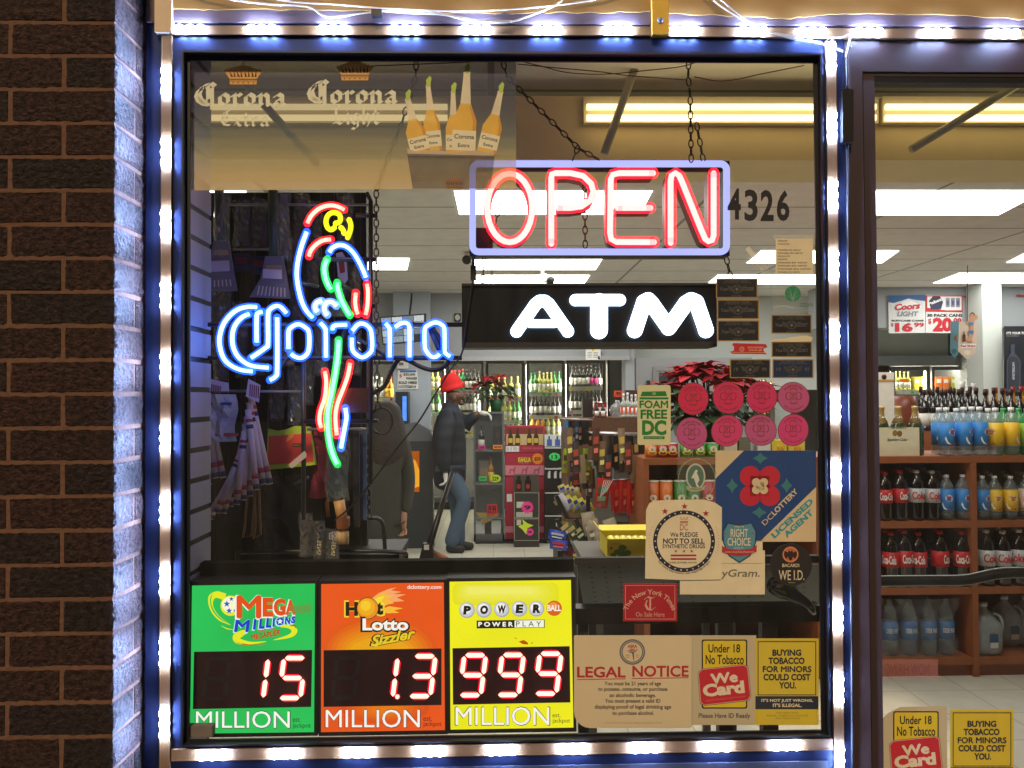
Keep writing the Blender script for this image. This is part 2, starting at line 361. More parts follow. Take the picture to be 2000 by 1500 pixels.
# ================================================================ FACADE
# brick pillar
def brick_material(name, c1, c2):
    m = bpy.data.materials.new(name); m.use_nodes = True; n = m.node_tree.nodes; l = m.node_tree.links; b = n['Principled BSDF']
    tc = n.new('ShaderNodeTexCoord'); a = n.new('ShaderNodeTexNoise'); a.inputs['Scale'].default_value = 5.5; a.inputs['Detail'].default_value = 3
    f = n.new('ShaderNodeTexNoise'); f.inputs['Scale'].default_value = 95; f.inputs['Detail'].default_value = 9; f.inputs['Roughness'].default_value = .68
    mp = n.new('ShaderNodeMapping'); mp.inputs['Scale'].default_value = (.8, 1, 1.0); l.new(tc.outputs['Object'], mp.inputs[0]); l.new(mp.outputs[0], f.inputs[0]); l.new(tc.outputs['Object'], a.inputs[0])
    mx = n.new('ShaderNodeMix'); mx.data_type = 'RGBA'; mx.inputs[6].default_value = (*lin(c1), 1); mx.inputs[7].default_value = (*lin(c2), 1)
    l.new(a.outputs['Fac'], mx.inputs[0])
    m2 = n.new('ShaderNodeMix'); m2.data_type = 'RGBA'; m2.blend_type = 'MULTIPLY'; m2.inputs[0].default_value = .6; l.new(mx.outputs[2], m2.inputs[6]); l.new(f.outputs['Color'], m2.inputs[7])
    rp = n.new('ShaderNodeMapRange'); rp.inputs[1].default_value = .38; rp.inputs[2].default_value = .62; rp.inputs[3].default_value = .22; rp.inputs[4].default_value = 1.35  # pits darkened in the colour, as shade the bump alone does not show
    l.new(f.outputs['Fac'], rp.inputs[0]); sc_ = n.new('ShaderNodeVectorMath'); sc_.operation = 'SCALE'; l.new(mx.outputs[2], sc_.inputs[0]); l.new(rp.outputs[0], sc_.inputs['Scale'])
    l.new(sc_.outputs[0], b.inputs['Base Color']); b.inputs['Roughness'].default_value = .62
    bu = n.new('ShaderNodeBump'); bu.inputs['Strength'].default_value = 1; bu.inputs['Distance'].default_value = .07; l.new(f.outputs['Fac'], bu.inputs['Height']); l.new(bu.outputs[0], b.inputs['Normal'])
    return m
BR = [brick_material('brick_brown', (100, 68, 61), (74, 54, 51)), brick_material('brick_dark', (82, 62, 57), (60, 49, 48)), brick_material('brick_red', (106, 68, 58), (78, 56, 50))]
MORT = mat((104, 74, 58), .95, var=.2, scale=60, bump=.5)
YF, YB = -.14, .16
xe = pt(222, 750, YF).x; zr = pt(100, 42, YF).z; cs = .0666; bl = .2086; jt = .0095
def brick(bb, x0, y0, z0, x1, y1, z1):
    e = .0022; j = lambda: random.uniform(-.0014, .0014)
    mt = random.choice(BR); cx, cy_, cz_ = (x0+x1)/2, (y0+y1)/2, (z0+z1)/2
    nx, nz = (24, 7) if x1 > -1.25 else (4, 2)
    # front face as a slightly uneven grid, sides closing to the wall core
    vs = []; fs = []
    for k in range(nz+1):
        for i in range(nx+1):
            ed = (i in (0, nx)) or (k in (0, nz))
            vs.append((x0+(x1-x0)*i/nx+(j() if i < nx else j()*.35), y0+(e if ed else 0)+random.uniform(-.0011, .0011), z0+(z1-z0)*k/nz+j()))
    for k in range(nz):
        for i in range(nx): q = k*(nx+1)+i; fs.append((q, q+1, q+nx+2, q+nx+1))
    bb.add(vs, fs, mt, False)
    c0, c1, c2, c3 = vs[0], vs[nx], vs[-1], vs[-1-nx]
    bk = [(x0, y1, z0), (x1, y1, z0), (x1, y1, z1), (x0, y1, z1)]
    bb.add([c0, c1, c2, c3]+bk, [(0, 4, 5, 1), (2, 6, 7, 3), (0, 3, 7, 4), (1, 5, 6, 2)], mt)
b = B(); b2 = B()
xl = -3.4
b2.box(xl, YF+.0032, -.12, xe-.0022, YB, 3.3, MORT)
k0 = int((-.12-zr)/cs)-1
for k in range(k0, int((2.75-zr)/cs)+1):
    z0 = zr+k*cs+jt/2; z1 = zr+(k+1)*cs-jt/2
    A = (k % 2 == 0)
    x = xe; first = True; n = 0
    while x > -1.75:
        L = bl/2 if (first and A) else bl
        dep = YF+bl if (first and A) else (YF+.1 if first else YF+.03)
        brick(b, x-L+jt, YF, z0, x, dep-jt, z1); x -= L; first = False
    s0 = YF+(bl if A else .1)
    b.box(xe-.05, s0, z0, xe-.0005, YB, z1, random.choice(BR))
    for ya, yb in ((YF+.001, s0-jt), (s0, YB)):      # rough faces of the return
        ny, nz = max(2, int((yb-ya)/.0065)), 9; vs = []; fs = []
        for kk in range(nz+1):
            for i in range(ny+1):
                ed = i in (0, ny) or kk in (0, nz)
                vs.append((xe+(-.0012 if ed else random.uniform(-.0004, .0034)), ya+(yb-ya)*i/ny, z0+(z1-z0)*kk/nz))
        for kk in range(nz):
            for i in range(ny): q = kk*(ny+1)+i; fs.append((q, q+1, q+ny+2, q+ny+1))
        b.add(vs, fs, random.choice(BR), False)
t = thing('brick_pillar', 'brown brick pillar with wide mortar joints left of the shop window', 'pillar', (xe-.5, YF, -.12))
b.build('bricks', t); b2.build('mortar_core', t)
# right hand end wall (outside the picture, closes the front)
b = B(); b.box(1.86, -.1, -.12, 5, .1, 3.3, BR[0]); tag(b.build('brick_wall'), 'brown brick wall beyond the door', 'wall')
# fascia
FAS = mat((158, 120, 60), .85, var=.16, scale=9, bump=.25)
b = B(-.10)
zt = 3.3
def fas(pts, mt, Y, d): 
    q = [pt(x, y, Y) for x, y in pts]; q += [Vector((q[-1].x, Y, zt)), Vector((q[0].x, Y, zt))]; b.prism(q, (0, d, 0), mt)
rag = lambda pts: [(x, y+random.uniform(-2.0, 2.0)) for i in range(len(pts)-1) for x, y in [(pts[i][0]+(pts[i+1][0]-pts[i][0])*q/7, pts[i][1]+(pts[i+1][1]-pts[i][1])*q/7) for q in range(7)]]+[pts[-1]]
fas(rag([(338, 18), (420, 20), (600, 18), (760, 23), (900, 25), (1000, 26), (1100, 24), (1200, 24), (1271, 22)]), FAS, -.0222, .02)
fas(rag([(1307, 27), (1400, 30), (1460, 32), (1540, 38), (1580, 32), (1650, 26), (1750, 29), (1860, 30), (2010, 38), (2700, 40)]), FAS, -.0222, .02)
t = thing('fascia', 'peeling cream and yellow painted board running above the window and the door', 'fascia', (.5, -.1, 2.3))
b.build('painted_board', t)
b = B(-.07); b.box(pt(285, 30, -.02).x, -.02, pt(1000, 46, -.02).z, 5, .1, 3.3, mat((96, 80, 86), .8, var=.25, scale=20, bump=.3)); b.build('backing_board', t)
b = B(); b.boxp(302, -260, 335, 62, -.03, .02, mat((214, 190, 160), .6, var=.12)); tag(b.build('conduit_cover'), 'pale beige square cover at the top corner beside the brick pillar', 'cover')
b = B(); b.boxp(1273, -260, 1305, 66, -.034, .02, mat((222, 180, 60), .6, var=.15)); x = pt(1290, 39, -.035)
b.lathe([(.0, -.003), (.006, -.003), (.007, 0), (.007, .002)], x, STEEL, 6, 'y'); tag(b.build('bracket'), 'yellow painted bracket with one bolt between the two top light bars', 'bracket')

# window: dark frame, glass
FRM = mat((42, 50, 82), .42, .85, var=.15, scale=12, spec=.35); BRONZE = mat((58, 43, 42), .5, .1, var=.22, scale=7)
t = thing('shop_window', 'large shop window in a dark metal frame, full of signs and stickers', 'window', pt(975, 1500, 0))
b = B(); FY = -.014
XL, XO, XR, XM = pt(284, 750, FY).x, pt(365, 750, -.004).x, pt(1602, 750, -.004).x, pt(1656, 750, FY).x
ZT, ZB = pt(1000, 113, -.004).z, pt(1000, 1437, -.004).z
b.box(XL, FY, -.1, XO, -.004, 2.6, FRM); b.box(XR, FY, -.1, XM, -.004, 2.6, FRM); b.box(XO, FY, ZT, XR, -.004, 2.6, FRM)
b.box(XO, FY, ZB-.055, XR, -.004, ZB, FRM)
b.box(XO-.004, -.026, ZT, XR+.004, FY, ZT+.004, BLACK); b.box(XO-.004, -.026, ZB-.004, XR+.004, FY, ZB, BLACK); b.box(XO-.004, -.026, ZB, XO, FY, ZT, BLACK); b.box(XR, -.026, ZB, XR+.004, FY, ZT, BLACK)  # raised lip added to shade the glass from the light bars
b.box(XO, -.010, ZT-.010, XR, -.0045, ZT, BLACK); b.box(XO, -.010, ZB, XO+.008, -.0045, ZT-.010, BLACK); b.box(XR-.008, -.010, ZB, XR, -.0045, ZT-.010, BLACK); b.box(XO+.008, -.010, ZB, XR-.008, -.0045, ZB+.004, BLACK)
b.build('frame', t)
b = B(); b.box(XO-.005, -.003, ZB-.005, XR+.005, .003, ZT+.005, GLASS); b.build('glass', t)
b = B(); b.box(XO, -.02, -.1, XR, .0, ZB-.057, mat((58, 62, 76), .5, .2, var=.15, scale=10)); b.build('lower_panel', t)
b = B(); b.box(XO-.02, FY-.004, ZB-.068, XR+.02, FY-.0005, ZB-.012, FRM); b.build('sill', t)
# door
t = thing('shop_door', 'bronze framed glass shop door with posters and a push bar inside', 'door', pt(1860, 1700, -.03))
DX0, DX1 = XM+.002, 1.86
zt1 = pt(1850, 80, -.04).z; zt2 = pt(1850, 130, -.04).z; zg = pt(1850, 153, -.03).z
xs = pt(1716, 750, -.009).x
b = B(); b.box(DX0, -.0125, zt2, DX1, .04, zt1+.02, BRONZE); b.box(DX0, -.0125, -.1, xs-.028, .04, zt2, BRONZE); b.box(DX1-.06, -.0125, -.1, DX1, .04, zt2, BRONZE); b.build('door_frame', t)
b = B(); b.box(xs-.025, -.009, 0, xs, .02, zt2-.004, BRONZE); b.box(xs, -.009, zg+.012, 1.70, .02, zt2-.004, BRONZE); b.box(xs, -.008, zg-.001, 1.70, .02, zg+.011, BLACK); b.box(1.70, -.009, 0, 1.795, .02, zt2-.004, BRONZE); b.box(xs, -.009, 0, 1.70, .02, .22, BRONZE); b.build('door_leaf', t)
b = B(); b.box(xs-.005, -.003, .215, 1.705, .003, zg+.005, GLASS); b.build('glass', t)
b = B(); Yb = .085; r = 11*ps(Yb)
b.tube(cr([pt(1650, 1137, Yb), pt(1720, 1135, Yb), pt(1800, 1134, Yb), pt(1880, 1133, Yb), pt(1920, 1126, Yb), pt(1950, 1120, Yb), pt(2010, 1118, Yb), pt(2300, 1118, Yb)], 4), r, mat((40, 40, 44), .3, .5), 10)
b.build('push_bar', t)
# cables and adapter
CABLE = film((235, 225, 205), .55, .5, .08)
def cable(name, pts, Y, r, mt, label, group=None, k=6):
    b = B(); b.tube(cr([pt(*p, Y if len(p) == 2 else 0) if len(p) == 2 else pt(p[0], p[1], p[2]) for p in pts], k), r, mt, 6); return tag(b.build(name), label, 'cable', group)
G = 'clear cables along the fascia'
cable('clear_cable', [(360, -20), (430, -4), (520, 8), (600, 13), (628, 29), (650, 34), (700, 27), (760, 21), (840, 22), (900, 36), (945, 43), (990, 44), (1035, 31), (1085, 10), (1110, -10)], -.034, .0022, CABLE, 'clear cable looping lowest under the fascia above the beer banner', G)
cable('clear_cable', [(470, -20), (560, 2), (660, 9), (760, 17), (900, 22), (1030, 16), (1160, 0), (1230, -20)], -.03, .0018, CABLE, 'clear cable sagging gently across the left half of the fascia', G)
cable('clear_cable', [(745, 20), (800, 24), (865, 28), (930, 40), (1000, 42)], -.038, .003, CABLE, 'short thick twisted cable under the fascia', G)
b = B(); b.boxp(725, 17, 745, 29, -.044, .016, BLACK); tag(b.build('cable_joint'), 'small black joint on the cable above the beer banner', 'joint')
cable('clear_cable', [(1374, -20), (1400, 6), (1440, 32), (1476, 52), (1500, 61), (1540, 74), (1590, 82), (1628, 92), (1646, 100)], -.036, .0022, CABLE, 'clear cable dropping from the fascia to the top of the right light bar', G)
cable('clear_cable', [(1388, -20), (1418, 8), (1455, 36), (1484, 55), (1520, 66), (1580, 73), (1640, 73), (1660, 67), (1658, 85), (1652, 110)], -.04, .0022, CABLE, 'clear cable looping over the corner of the right light bar', G)
t = thing('power_adapter', 'slim black power adapter with cord fixed beside the right light bar', 'adapter', pt(1655, 285, -.06))
b = B(-.032); b.rrect(1646, 174, 1667, 278, 4, BLACK, 0, .016); b.build('adapter_body', t)
b = B(); b.tube(cr([pt(1661, 90, -.02), pt(1654, 110, -.018), pt(1655, 180, -.02)], 4), .003, BLACK, 6); b.tube([pt(1655, 278, -.018), pt(1657, 600, -.016), pt(1661, 1000, -.016), pt(1665, 1520, -.016)], .003, BLACK, 6); b.build('cord', t)

# ================================================================ LED light bars
RAIL = mat((112, 84, 54), .5, var=.06, scale=8)
LEDC = emit((164, 192, 255), 560.0)
YL = -.0245
def led_bar(xa, ya, xb, yb, wd, cl, ax, label):
    c = pt((xa+xb)/2, max(ya, yb), YL)
    t = thing('light_bar', label, 'light bar', c, 'white light bars round the window')
    p, q = pt(xa, ya, YL), pt(xb, yb, YL); d = (q-p); L = d.length; d.normalize(); n = Vector((0, -1, 0)); s = d.cross(n).normalized(); h = wd/2*ps(YL)
    b = B(); m = (p+q)/2
    b.obox(m+Vector((0, .008, 0)), (d*L/2, s*h, n*.004), RAIL); b.obox(m+s*(h-.001)+Vector((0, .0035, 0)), (d*L/2, s*.001, n*.0006), RAIL); b.obox(m-s*(h-.001)+Vector((0, .0035, 0)), (d*L/2, s*.001, n*.0006), RAIL)
    b.build('rail', t)
    for v in cl:
        o = pt(v, ya+(yb-ya)*(v-xa)/(xb-xa), YL) if ax == 'x' else pt(xa+(xb-xa)*(v-ya)/(yb-ya), v, YL)
        b = B(); b.obox(o+Vector((0, .002, 0)), (d*.031, s*.0056, n*.0018), DARK)
        mo = b.build('led_module', t)
        b = B()
        for k in (-1, 0, 1): b.ball(o+d*.022*k+Vector((0, -.0015, 0)), (.0096, .0038, .0096), LEDC, 10, 6)
        b.build('led_lens', mo)
led_bar(324, 67, 320, 1520, 20, [158+139.6*k for k in range(10)], 'y', 'vertical light bar beside the brick pillar')
led_bar(336, 57, 1271, 59, 18, [371, 511, 651, 791, 930, 1069, 1207], 'x', 'longer top light bar, left of the yellow bracket')
led_bar(1307, 60, 2060, 66.5, 19, [1338, 1471, 1587, 1697, 1830, 1964], 'x', 'shorter top light bar running on over the door')
led_bar(1624, 78, 1641, 1520, 20, [110, 245, 381, 517, 657, 794, 930, 1067, 1207, 1347, 1485], 'y', 'vertical light bar on the mullion between window and door')
led_bar(333, 1477, 1628, 1455, 22, [415, 556, 698, 839, 979, 1119, 1260, 1399, 1536], 'x', 'bottom light bar along the window sill')
# ================================================================ STICKERS on the window glass (inside face, looking out)
def sticker(b, name, label, cat='sticker', group=None): return tag(b.build(name), label, cat, group)
YS = .0065
# banner film with printed beer picture
def banner_mat():
    m = bpy.data.materials.new('banner_print'); m.use_nodes = True; n = m.node_tree.nodes; l = m.node_tree.links; b = n['Principled BSDF']; b.inputs['Roughness'].default_value = .6
    tc = n.new('ShaderNodeTexCoord'); sp = n.new('ShaderNodeSeparateXYZ'); l.new(tc.outputs['Generated'], sp.inputs[0])
    r = n.new('ShaderNodeValToRGB'); e = r.color_ramp.elements
    e[0].position = 0; e[0].color = (*lin((240, 206, 146)), 1); e[1].position = 1; e[1].color = (*lin((62, 62, 92)), 1)
    for p, c in ((.12, (226, 198, 144)), (.26, (190, 182, 140)), (.42, (112, 124, 124)), (.62, (66, 76, 104))): q = e.new(p); q.color = (*lin(c), 1)
    no = n.new('ShaderNodeTexNoise'); no.inputs['Scale'].default_value = 3; mp = n.new('ShaderNodeMapping'); mp.inputs['Scale'].default_value = (1, 1, 8); l.new(tc.outputs['Generated'], mp.inputs[0]); l.new(mp.outputs[0], no.inputs[0])
    ad = n.new('ShaderNodeMath'); ad.operation = 'MULTIPLY_ADD'; ad.inputs[1].default_value = .12; l.new(no.outputs['Fac'], ad.inputs[0]); l.new(sp.outputs[2], ad.inputs[2])
    a2 = n.new('ShaderNodeMath'); a2.operation = 'SUBTRACT'; a2.inputs[1].default_value = .06; l.new(ad.outputs[0], a2.inputs[0])
    l.new(a2.outputs[0], r.inputs[0]); l.new(r.outputs[0], b.inputs['Base Color'])
    t = n.new('ShaderNodeBsdfTransparent'); x = n.new('ShaderNodeMixShader'); x.inputs[0].default_value = .64; l.new(t.outputs[0], x.inputs[1]); l.new(b.outputs[0], x.inputs[2]); l.new(x.outputs[0], n['Material Output'].inputs[0]); return m
NB = {  # broad pen letters: strokes per letter and advance
 'C': ([[(1.15, 1.9), (.75, 1.75), (.4, 1.4), (.25, .95), (.4, .45), (.8, .12), (1.25, .05)], [(.95, 1.75), (.6, 1.3), (.5, .9), (.62, .45), (1.0, .2)], [(1.05, 1.75), (1.1, 1.55), (1.1, .5)], [(1.1, .5), (.85, .3)], [(1.1, 1.75), (1.35, 1.95), (1.6, 1.7)], [(1.38, 1.6), (1.38, -.2), (1.2, -.35)]], 1.75),
 'o': ([[(.2, .8), (.48, 1.02), (.76, .8), (.76, .22), (.48, 0), (.2, .22), (.2, .8)]], 1.0),
 'r': ([[(.05, .85), (.22, .98), (.25, .8), (.25, .1), (.4, .0)], [(.3, .8), (.52, 1.0), (.7, .85)]], .82),
 'n': ([[(.05, .85), (.22, .98), (.25, .8), (.25, .1), (.36, 0)], [(.3, .75), (.55, 1.0), (.76, .8), (.76, .1), (.9, 0)]], 1.08),
 'a': ([[(.2, .82), (.45, 1.0), (.7, .82), (.7, .12), (.85, 0)], [(.68, .58), (.35, .5), (.2, .32), (.2, .18), (.4, 0), (.66, .2)]], 1.02),
 'E': ([[(1.0, 1.75), (.55, 1.6), (.3, 1.2), (.25, .6), (.5, .15), (1.0, .08)], [(.3, .95), (.95, .98)], [(.7, 1.6), (.7, .4)]], 1.2),
 'x': ([[(.1, .95), (.3, .9), (.6, .1), (.8, 0)], [(.75, .95), (.15, .05)]], .92),
 't': ([[(.3, 1.45), (.3, .15), (.5, 0), (.62, .1)], [(.05, 1.0), (.6, 1.0)]], .72),
 'L': ([[(.3, 1.8), (.4, 1.6), (.4, .2)], [(.1, .05), (.5, .18), (.85, .0), (1.1, .2)], [(.1, 1.5), (.4, 1.8), (.8, 1.75)]], 1.2),
 'i': ([[(.1, .88), (.28, .98), (.28, .12), (.42, 0)], [(.22, 1.32), (.34, 1.42)]], .52),
 'g': ([[(.7, .82), (.45, 1.0), (.2, .8), (.2, .2), (.45, 0), (.7, .2)], [(.7, .95), (.7, -.3), (.45, -.5), (.15, -.4)]], .98),
 'h': ([[(.25, 1.6), (.25, .1), (.36, 0)], [(.3, .75), (.55, 1.0), (.76, .8), (.76, .1), (.6, -.25)]], 1.05),
 'T': ([[(.1, 1.5), (.4, 1.75), (.8, 1.55), (1.15, 1.75)], [(.3, 1.3), (.15, .7), (.4, .15), (.8, .05), (1.1, .3)], [(.65, 1.5), (.65, .15)]], 1.25),
}
def gothic(b, s, x0, y0, x1, h, mt, lay=2, wd=.13, lift=None):
    tot = sum(NB[c][1] for c in s); sx = (x1-x0)/tot; x = x0
    for c in s:
        b.nib(NB[c][0], x, y0, sx, h, mt, lay, wd); x += NB[c][1]*sx
    return b
t = thing('beer_banner', 'see-through printed beer banner with two crowned names and a bucket of bottles', 'banner', pt(688, 371, YS))
b = B(YS); b.poly([(368, 118), (560, 112), (700, 113), (1008, 118), (1008, 368), (368, 372)], banner_mat()); b.build('film', t)
GOLD = film((250, 180, 80), .95); IVORY = film((255, 252, 226), 1.0); BLK = film((40, 36, 44), .8); BTL = film((255, 200, 70), .92); BTL2 = film((232, 160, 44), .92); NECK = film((250, 236, 206), .92); LIME = film((196, 224, 90), .9); ICE = film((214, 196, 170), .85); LAB = film((255, 246, 214), .95)
def crown(b, cx, cy, sc_):
    X = lambda x, y: (cx+x*sc_, cy+y*sc_)
    b.poly([X(-27, 10), X(27, 10), X(26, 19), X(-26, 19)], GOLD, 1)
    b.poly([X(-27, 8), X(-37, -8), X(-24, -12), X(-12, -17), X(0, -19), X(12, -17), X(24, -12), X(37, -8), X(27, 8)], GOLD, 1)
    for q in (-20, -7, 7, 20):
        b.poly([X(q*1.12-5, -8), X(q+1, 4), X(q-4, 4)], BLK, 2); b.poly([X(q*1.12+3, -10), X(q+6, 4), X(q+2, 4)], BLK, 2)
    b.star(*X(0, -23), 5*sc_, GOLD, 1, 4, .35); b.rect(*X(-26, 11.5), *X(26, 12.6), BLK, 2)
    for q in range(-20, 21, 10): b.ell(*X(q, 15.5), 1.4*sc_, 1.4*sc_, BLK, 2, n=6)
b = B(YS); crown(b, 475, 146, 1.0); gothic(b, 'Corona', 376, 206, 560, 22, IVORY, 2, .2); gothic(b, 'Extra', 428, 246, 528, 17, IVORY, 2, .145); b.build('printed_name', t)
b = B(YS); crown(b, 693, 138, 1.0); gothic(b, 'Corona', 596, 201, 778, 22, IVORY, 2, .2); gothic(b, 'Light', 648, 242, 742, 20, IVORY, 2, .15); b.build('printed_name', t)
def pbottle(b, bx, by, tx, ty, wd, lay):
    a = Vector((bx, by)); d = Vector((tx, ty))-a; L = d.length; d.normalize(); n = Vector((-d.y, d.x))
    q = lambda u, v: tuple(a+d*u*L+n*v*wd)
    b.poly([q(0, -.5), q(0, .5), q(.42, .5), q(.56, .3), q(.62, .22), q(.62, -.22), q(.56, -.3), q(.42, -.5)], BTL, lay)
    b.poly([q(0, .5), q(0, .34), q(.42, .34), q(.6, .16), q(.6, .22), q(.42, .5)], BTL2, lay+.3)
    b.poly([q(.62, .22), q(.62, -.22), q(.95, -.14), q(1.0, -.15), q(1.0, .15), q(.95, .14)], NECK, lay)
    b.poly([q(.06, .5), q(.06, -.5), q(.3, -.5), q(.3, .5)], LAB, lay+.5)
    x0, y0 = q(.2, -.42); x1, y1 = q(.2, .42)
    if x0 > x1: x0, y0, x1, y1 = x1, y1, x0, y0
    b.tline('Corona', (x0, y0), (x1, y1), wd*.2, BLK, lay+.8, .02)
    x0, y0 = q(.1, -.25); x1, y1 = q(.1, .25)
    if x0 > x1: x0, y0, x1, y1 = x1, y1, x0, y0
    b.tline('Extra', (x0, y0), (x1, y1), wd*.16, BLK, lay+.8, .02)
    e = q(1.0, 0); b.poly([(e[0]-3, e[1]+4), (e[0]+4, e[1]+3), (e[0]+7, e[1]-14), (e[0]+3, e[1]-18), (e[0]-4, e[1]-10)], LIME, lay+.5)
for i, (bx, by, tx, ty, wd) in enumerate([(848, 294, 836, 166, 32), (886, 300, 885, 178, 30), (822, 300, 796, 192, 38), (950, 298, 978, 178, 38), (905, 304, 912, 140, 46)]):
    b = B(YS); pbottle(b, bx, by, tx, ty, wd, 1+i*1.2); b.build('printed_bottle', t)
b = B(YS); b.poly([(795, 290), (815, 297), (850, 292), (880, 298), (930, 294), (966, 298), (964, 306), (797, 304)], ICE, 8)
b.poly([(795, 300), (966, 304), (958, 368), (806, 368)], film((84, 76, 88), .5), 8.5); crown(b, 888, 358, .6); b.build('printed_bucket', t)

# numerals
for ch, x0, x1, y0, y1 in (('4', 1421, 1447, 368, 429), ('3', 1454, 1480, 370, 432), ('2', 1485.5, 1511, 371, 432), ('6', 1517, 1542, 371, 432)):
    b = B(YS); b.rect(x0-3, y0-4, x1+4, y1+4, film((235, 230, 220), .05)); b.text(ch, x0, y0, x1, y1, INK, 1, .03); sticker(b, 'address_numeral', 'clear sticker with a black number %s beside the open sign' % ch, 'sticker', 'house number stickers')
# taped notice, tape scraps
LINE = mat((90, 80, 70), .8)
b = B(YS); b.rect(1515, 465, 1588, 536, CREAM, 0, .0004); b.rect(1511, 459, 1589, 467, film((230, 228, 220), .35), 1)
for yy, xa, xb in ((469, 1519, 1538), (475, 1519, 1542), (487, 1519, 1564), (493, 1519, 1568), (499, 1519, 1543), (505, 1519, 1538), (511.5, 1519, 1576), (517.5, 1519, 1576), (524, 1519, 1584), (530, 1519, 1562)): b.text('mwnoee ans weron', xa, yy, xb, yy+3, LINE, 1)
sticker(b, 'paper_notice', 'typed cream paper notice taped to the glass below the house number', 'notice')
TAPE = film((226, 224, 214), .5)
b = B(YS); b.poly([(1455, 487), (1463, 481), (1472, 492), (1488, 502), (1485, 512), (1480, 512), (1462, 496)], film((236, 234, 226), .8)); sticker(b, 'tape_scrap', 'torn white tape scrap left of the typed paper notice', 'tape')
b = B(YS); b.poly([(1481, 514), (1500, 515), (1501, 536), (1484, 537)], film((220, 220, 210), .3)); b.swoosh([(1483, 520), (1490, 530), (1498, 535)], [1, 1], TAPE, 1); b.swoosh([(1485, 536), (1490, 528), (1500, 522)], [1, 1], TAPE, 1); sticker(b, 'tape_scrap', 'clear crinkled tape piece just under the torn white scrap', 'tape')
b = B(YS-.008); b.poly([(563, 908), (595, 880), (599, 887), (598, 893), (570, 915)], film((225, 218, 222), .6)); sticker(b, 'tape_scrap', 'whitish tape piece before the orange and lime packet', 'tape')
b = B(YS); b.rect(1508, 545, 1590, 611, film((215, 220, 215), .12)); b.ell(1548.5, 573.5, 15.5, 15, mat((40, 140, 104), .6), 1)
for q in (-8, 0, 8): b.swoosh([(1548.5, 586+q*.2), (1548.5+6, 573+q), (1548.5+12, 568+q)], [1.2, .6], film((200, 220, 205), .5), 2); b.swoosh([(1548.5, 586+q*.2), (1548.5-6, 573+q), (1548.5-12, 568+q)], [1.2, .6], film((200, 220, 205), .5), 2)
b.tline('Proud Member', (1586, 554), (1515, 554), -6, film((205, 210, 205), .45), 1); b.swoosh([(1512, 601), (1530, 598), (1556, 602)], [3, 4, 2], film((220, 220, 215), .5), 1); b.text('CEDAR', 1562, 592, 1588, 599, mat((50, 110, 90), .6), 1)
sticker(b, 'leaf_sticker', 'clear sticker with a round green leaf under the paper notice')
# police stickers
GB = mat((176, 138, 74), .6); PNAVY = mat((20, 22, 34), .6); PBLUE = mat((22, 44, 84), .6); DIM = mat((112, 104, 96), .7); DIM2 = mat((70, 66, 66), .7)
def police(x0, y0, x1, y1, L, R, fill, label, it=True):
    b = B(YS); b.rect(x0, y0, x1, y1, GB, 0, .0004); b.rect(x0+2.2, y0+2.2, x1-2.2, y1-2.2, fill, 1); cx = (x0+x1)/2; cy = (y0+y1)/2
    b.text('FRATERNAL ORDER', cx-23, y0+3.5, cx+23, y0+6.5, DIM, 2); b.text('OF POLICE DC LODGE #1', cx-27, y0+7, cx+27, y0+10, DIM, 2)
    b.ell(cx, cy+2, 11, 9, DIM2, 2, n=16); b.star(cx, cy+2, 8, fill, 3, 5, .5); b.ell(cx, cy+2, 3, 3, DIM, 4, n=10)
    for sg in (-1, 1): b.poly([(cx+sg*10, cy-3), (cx+sg*19, cy-6), (cx+sg*15, cy+5), (cx+sg*10, cy+6)], DIM2, 2)
    sh = .3 if it else 0
    b.text(L, x0+8, cy-2, x0+8+(17 if it else 8), cy+5, DIM, 2, 0, sh); b.text(R, x1-8-(17 if it else 9), cy-2, x1-8, cy+5, DIM, 2, 0, sh); b.text('BOOSTER', cx-9, y1-6, cx+9, y1-3, DIM, 2)
    sticker(b, 'booster_sticker', label, 'sticker', 'dark booster stickers')
police(1398.5, 543.6, 1480, 582, 'Year', '2008', PNAVY, 'dark gold edged sticker reading Year 2008, topmost of the stack of three')
police(1400.6, 585, 1482.5, 623.4, 'Year', '2006', PNAVY, 'dark gold edged sticker reading Year 2006, middle of the stack of three')
police(1401, 625.5, 1483, 666.6, 'Year', '2000', PNAVY, 'dark gold edged sticker reading Year 2000, lowest of the stack of three')
police(1506.5, 614.4, 1585.4, 651.6, 'Year', '2007', PNAVY, 'dark gold edged sticker reading Year 2007, under the green leaf sticker')
police(1507, 667.5, 1586, 697.6, 'Year', '2001', PNAVY, 'dark gold edged sticker under a torn cream paper strip')
police(1425.5, 701.4, 1505, 738.6, '19', '99', PNAVY, 'black gold edged sticker reading 19 99', False)
police(1508.6, 701.4, 1589, 738.6, '19', '97', PBLUE, 'blue gold edged sticker reading 19 97', False)
b = B(YS-.002); b.poly([(1503, 668), (1510, 662), (1530, 661), (1550, 658), (1575, 655), (1587, 659), (1585, 667), (1550, 668), (1520, 667)], CREAM, 0, .0006); sticker(b, 'paper_strip', 'torn cream paper strip over a dark sticker', 'paper')
IR = mat((206, 44, 60), .6); IY = mat((238, 190, 150), .6)
b = B(YS-.002); b.poly([(1432, 670), (1496, 672), (1499, 679), (1492, 680), (1491, 685), (1498, 692), (1430, 691), (1426, 687), (1433, 685), (1434, 677), (1430, 674)], IR, 0, .0004); b.text('IRON WORKERS', 1461, 677, 1491, 680.5, IY, 1, .02); b.text('LOCAL #5', 1463, 682, 1488, 686, IY, 1, .02); b.ring(1449, 682, 3.4, 4.6, IY, 1); b.text('5', 1447.6, 680, 1450.4, 684, IY, 1); b.line(1429, 688, 1497, 689, .8, IY, 1); sticker(b, 'union_sticker', 'red steel beam shaped union sticker reading LOCAL #5')
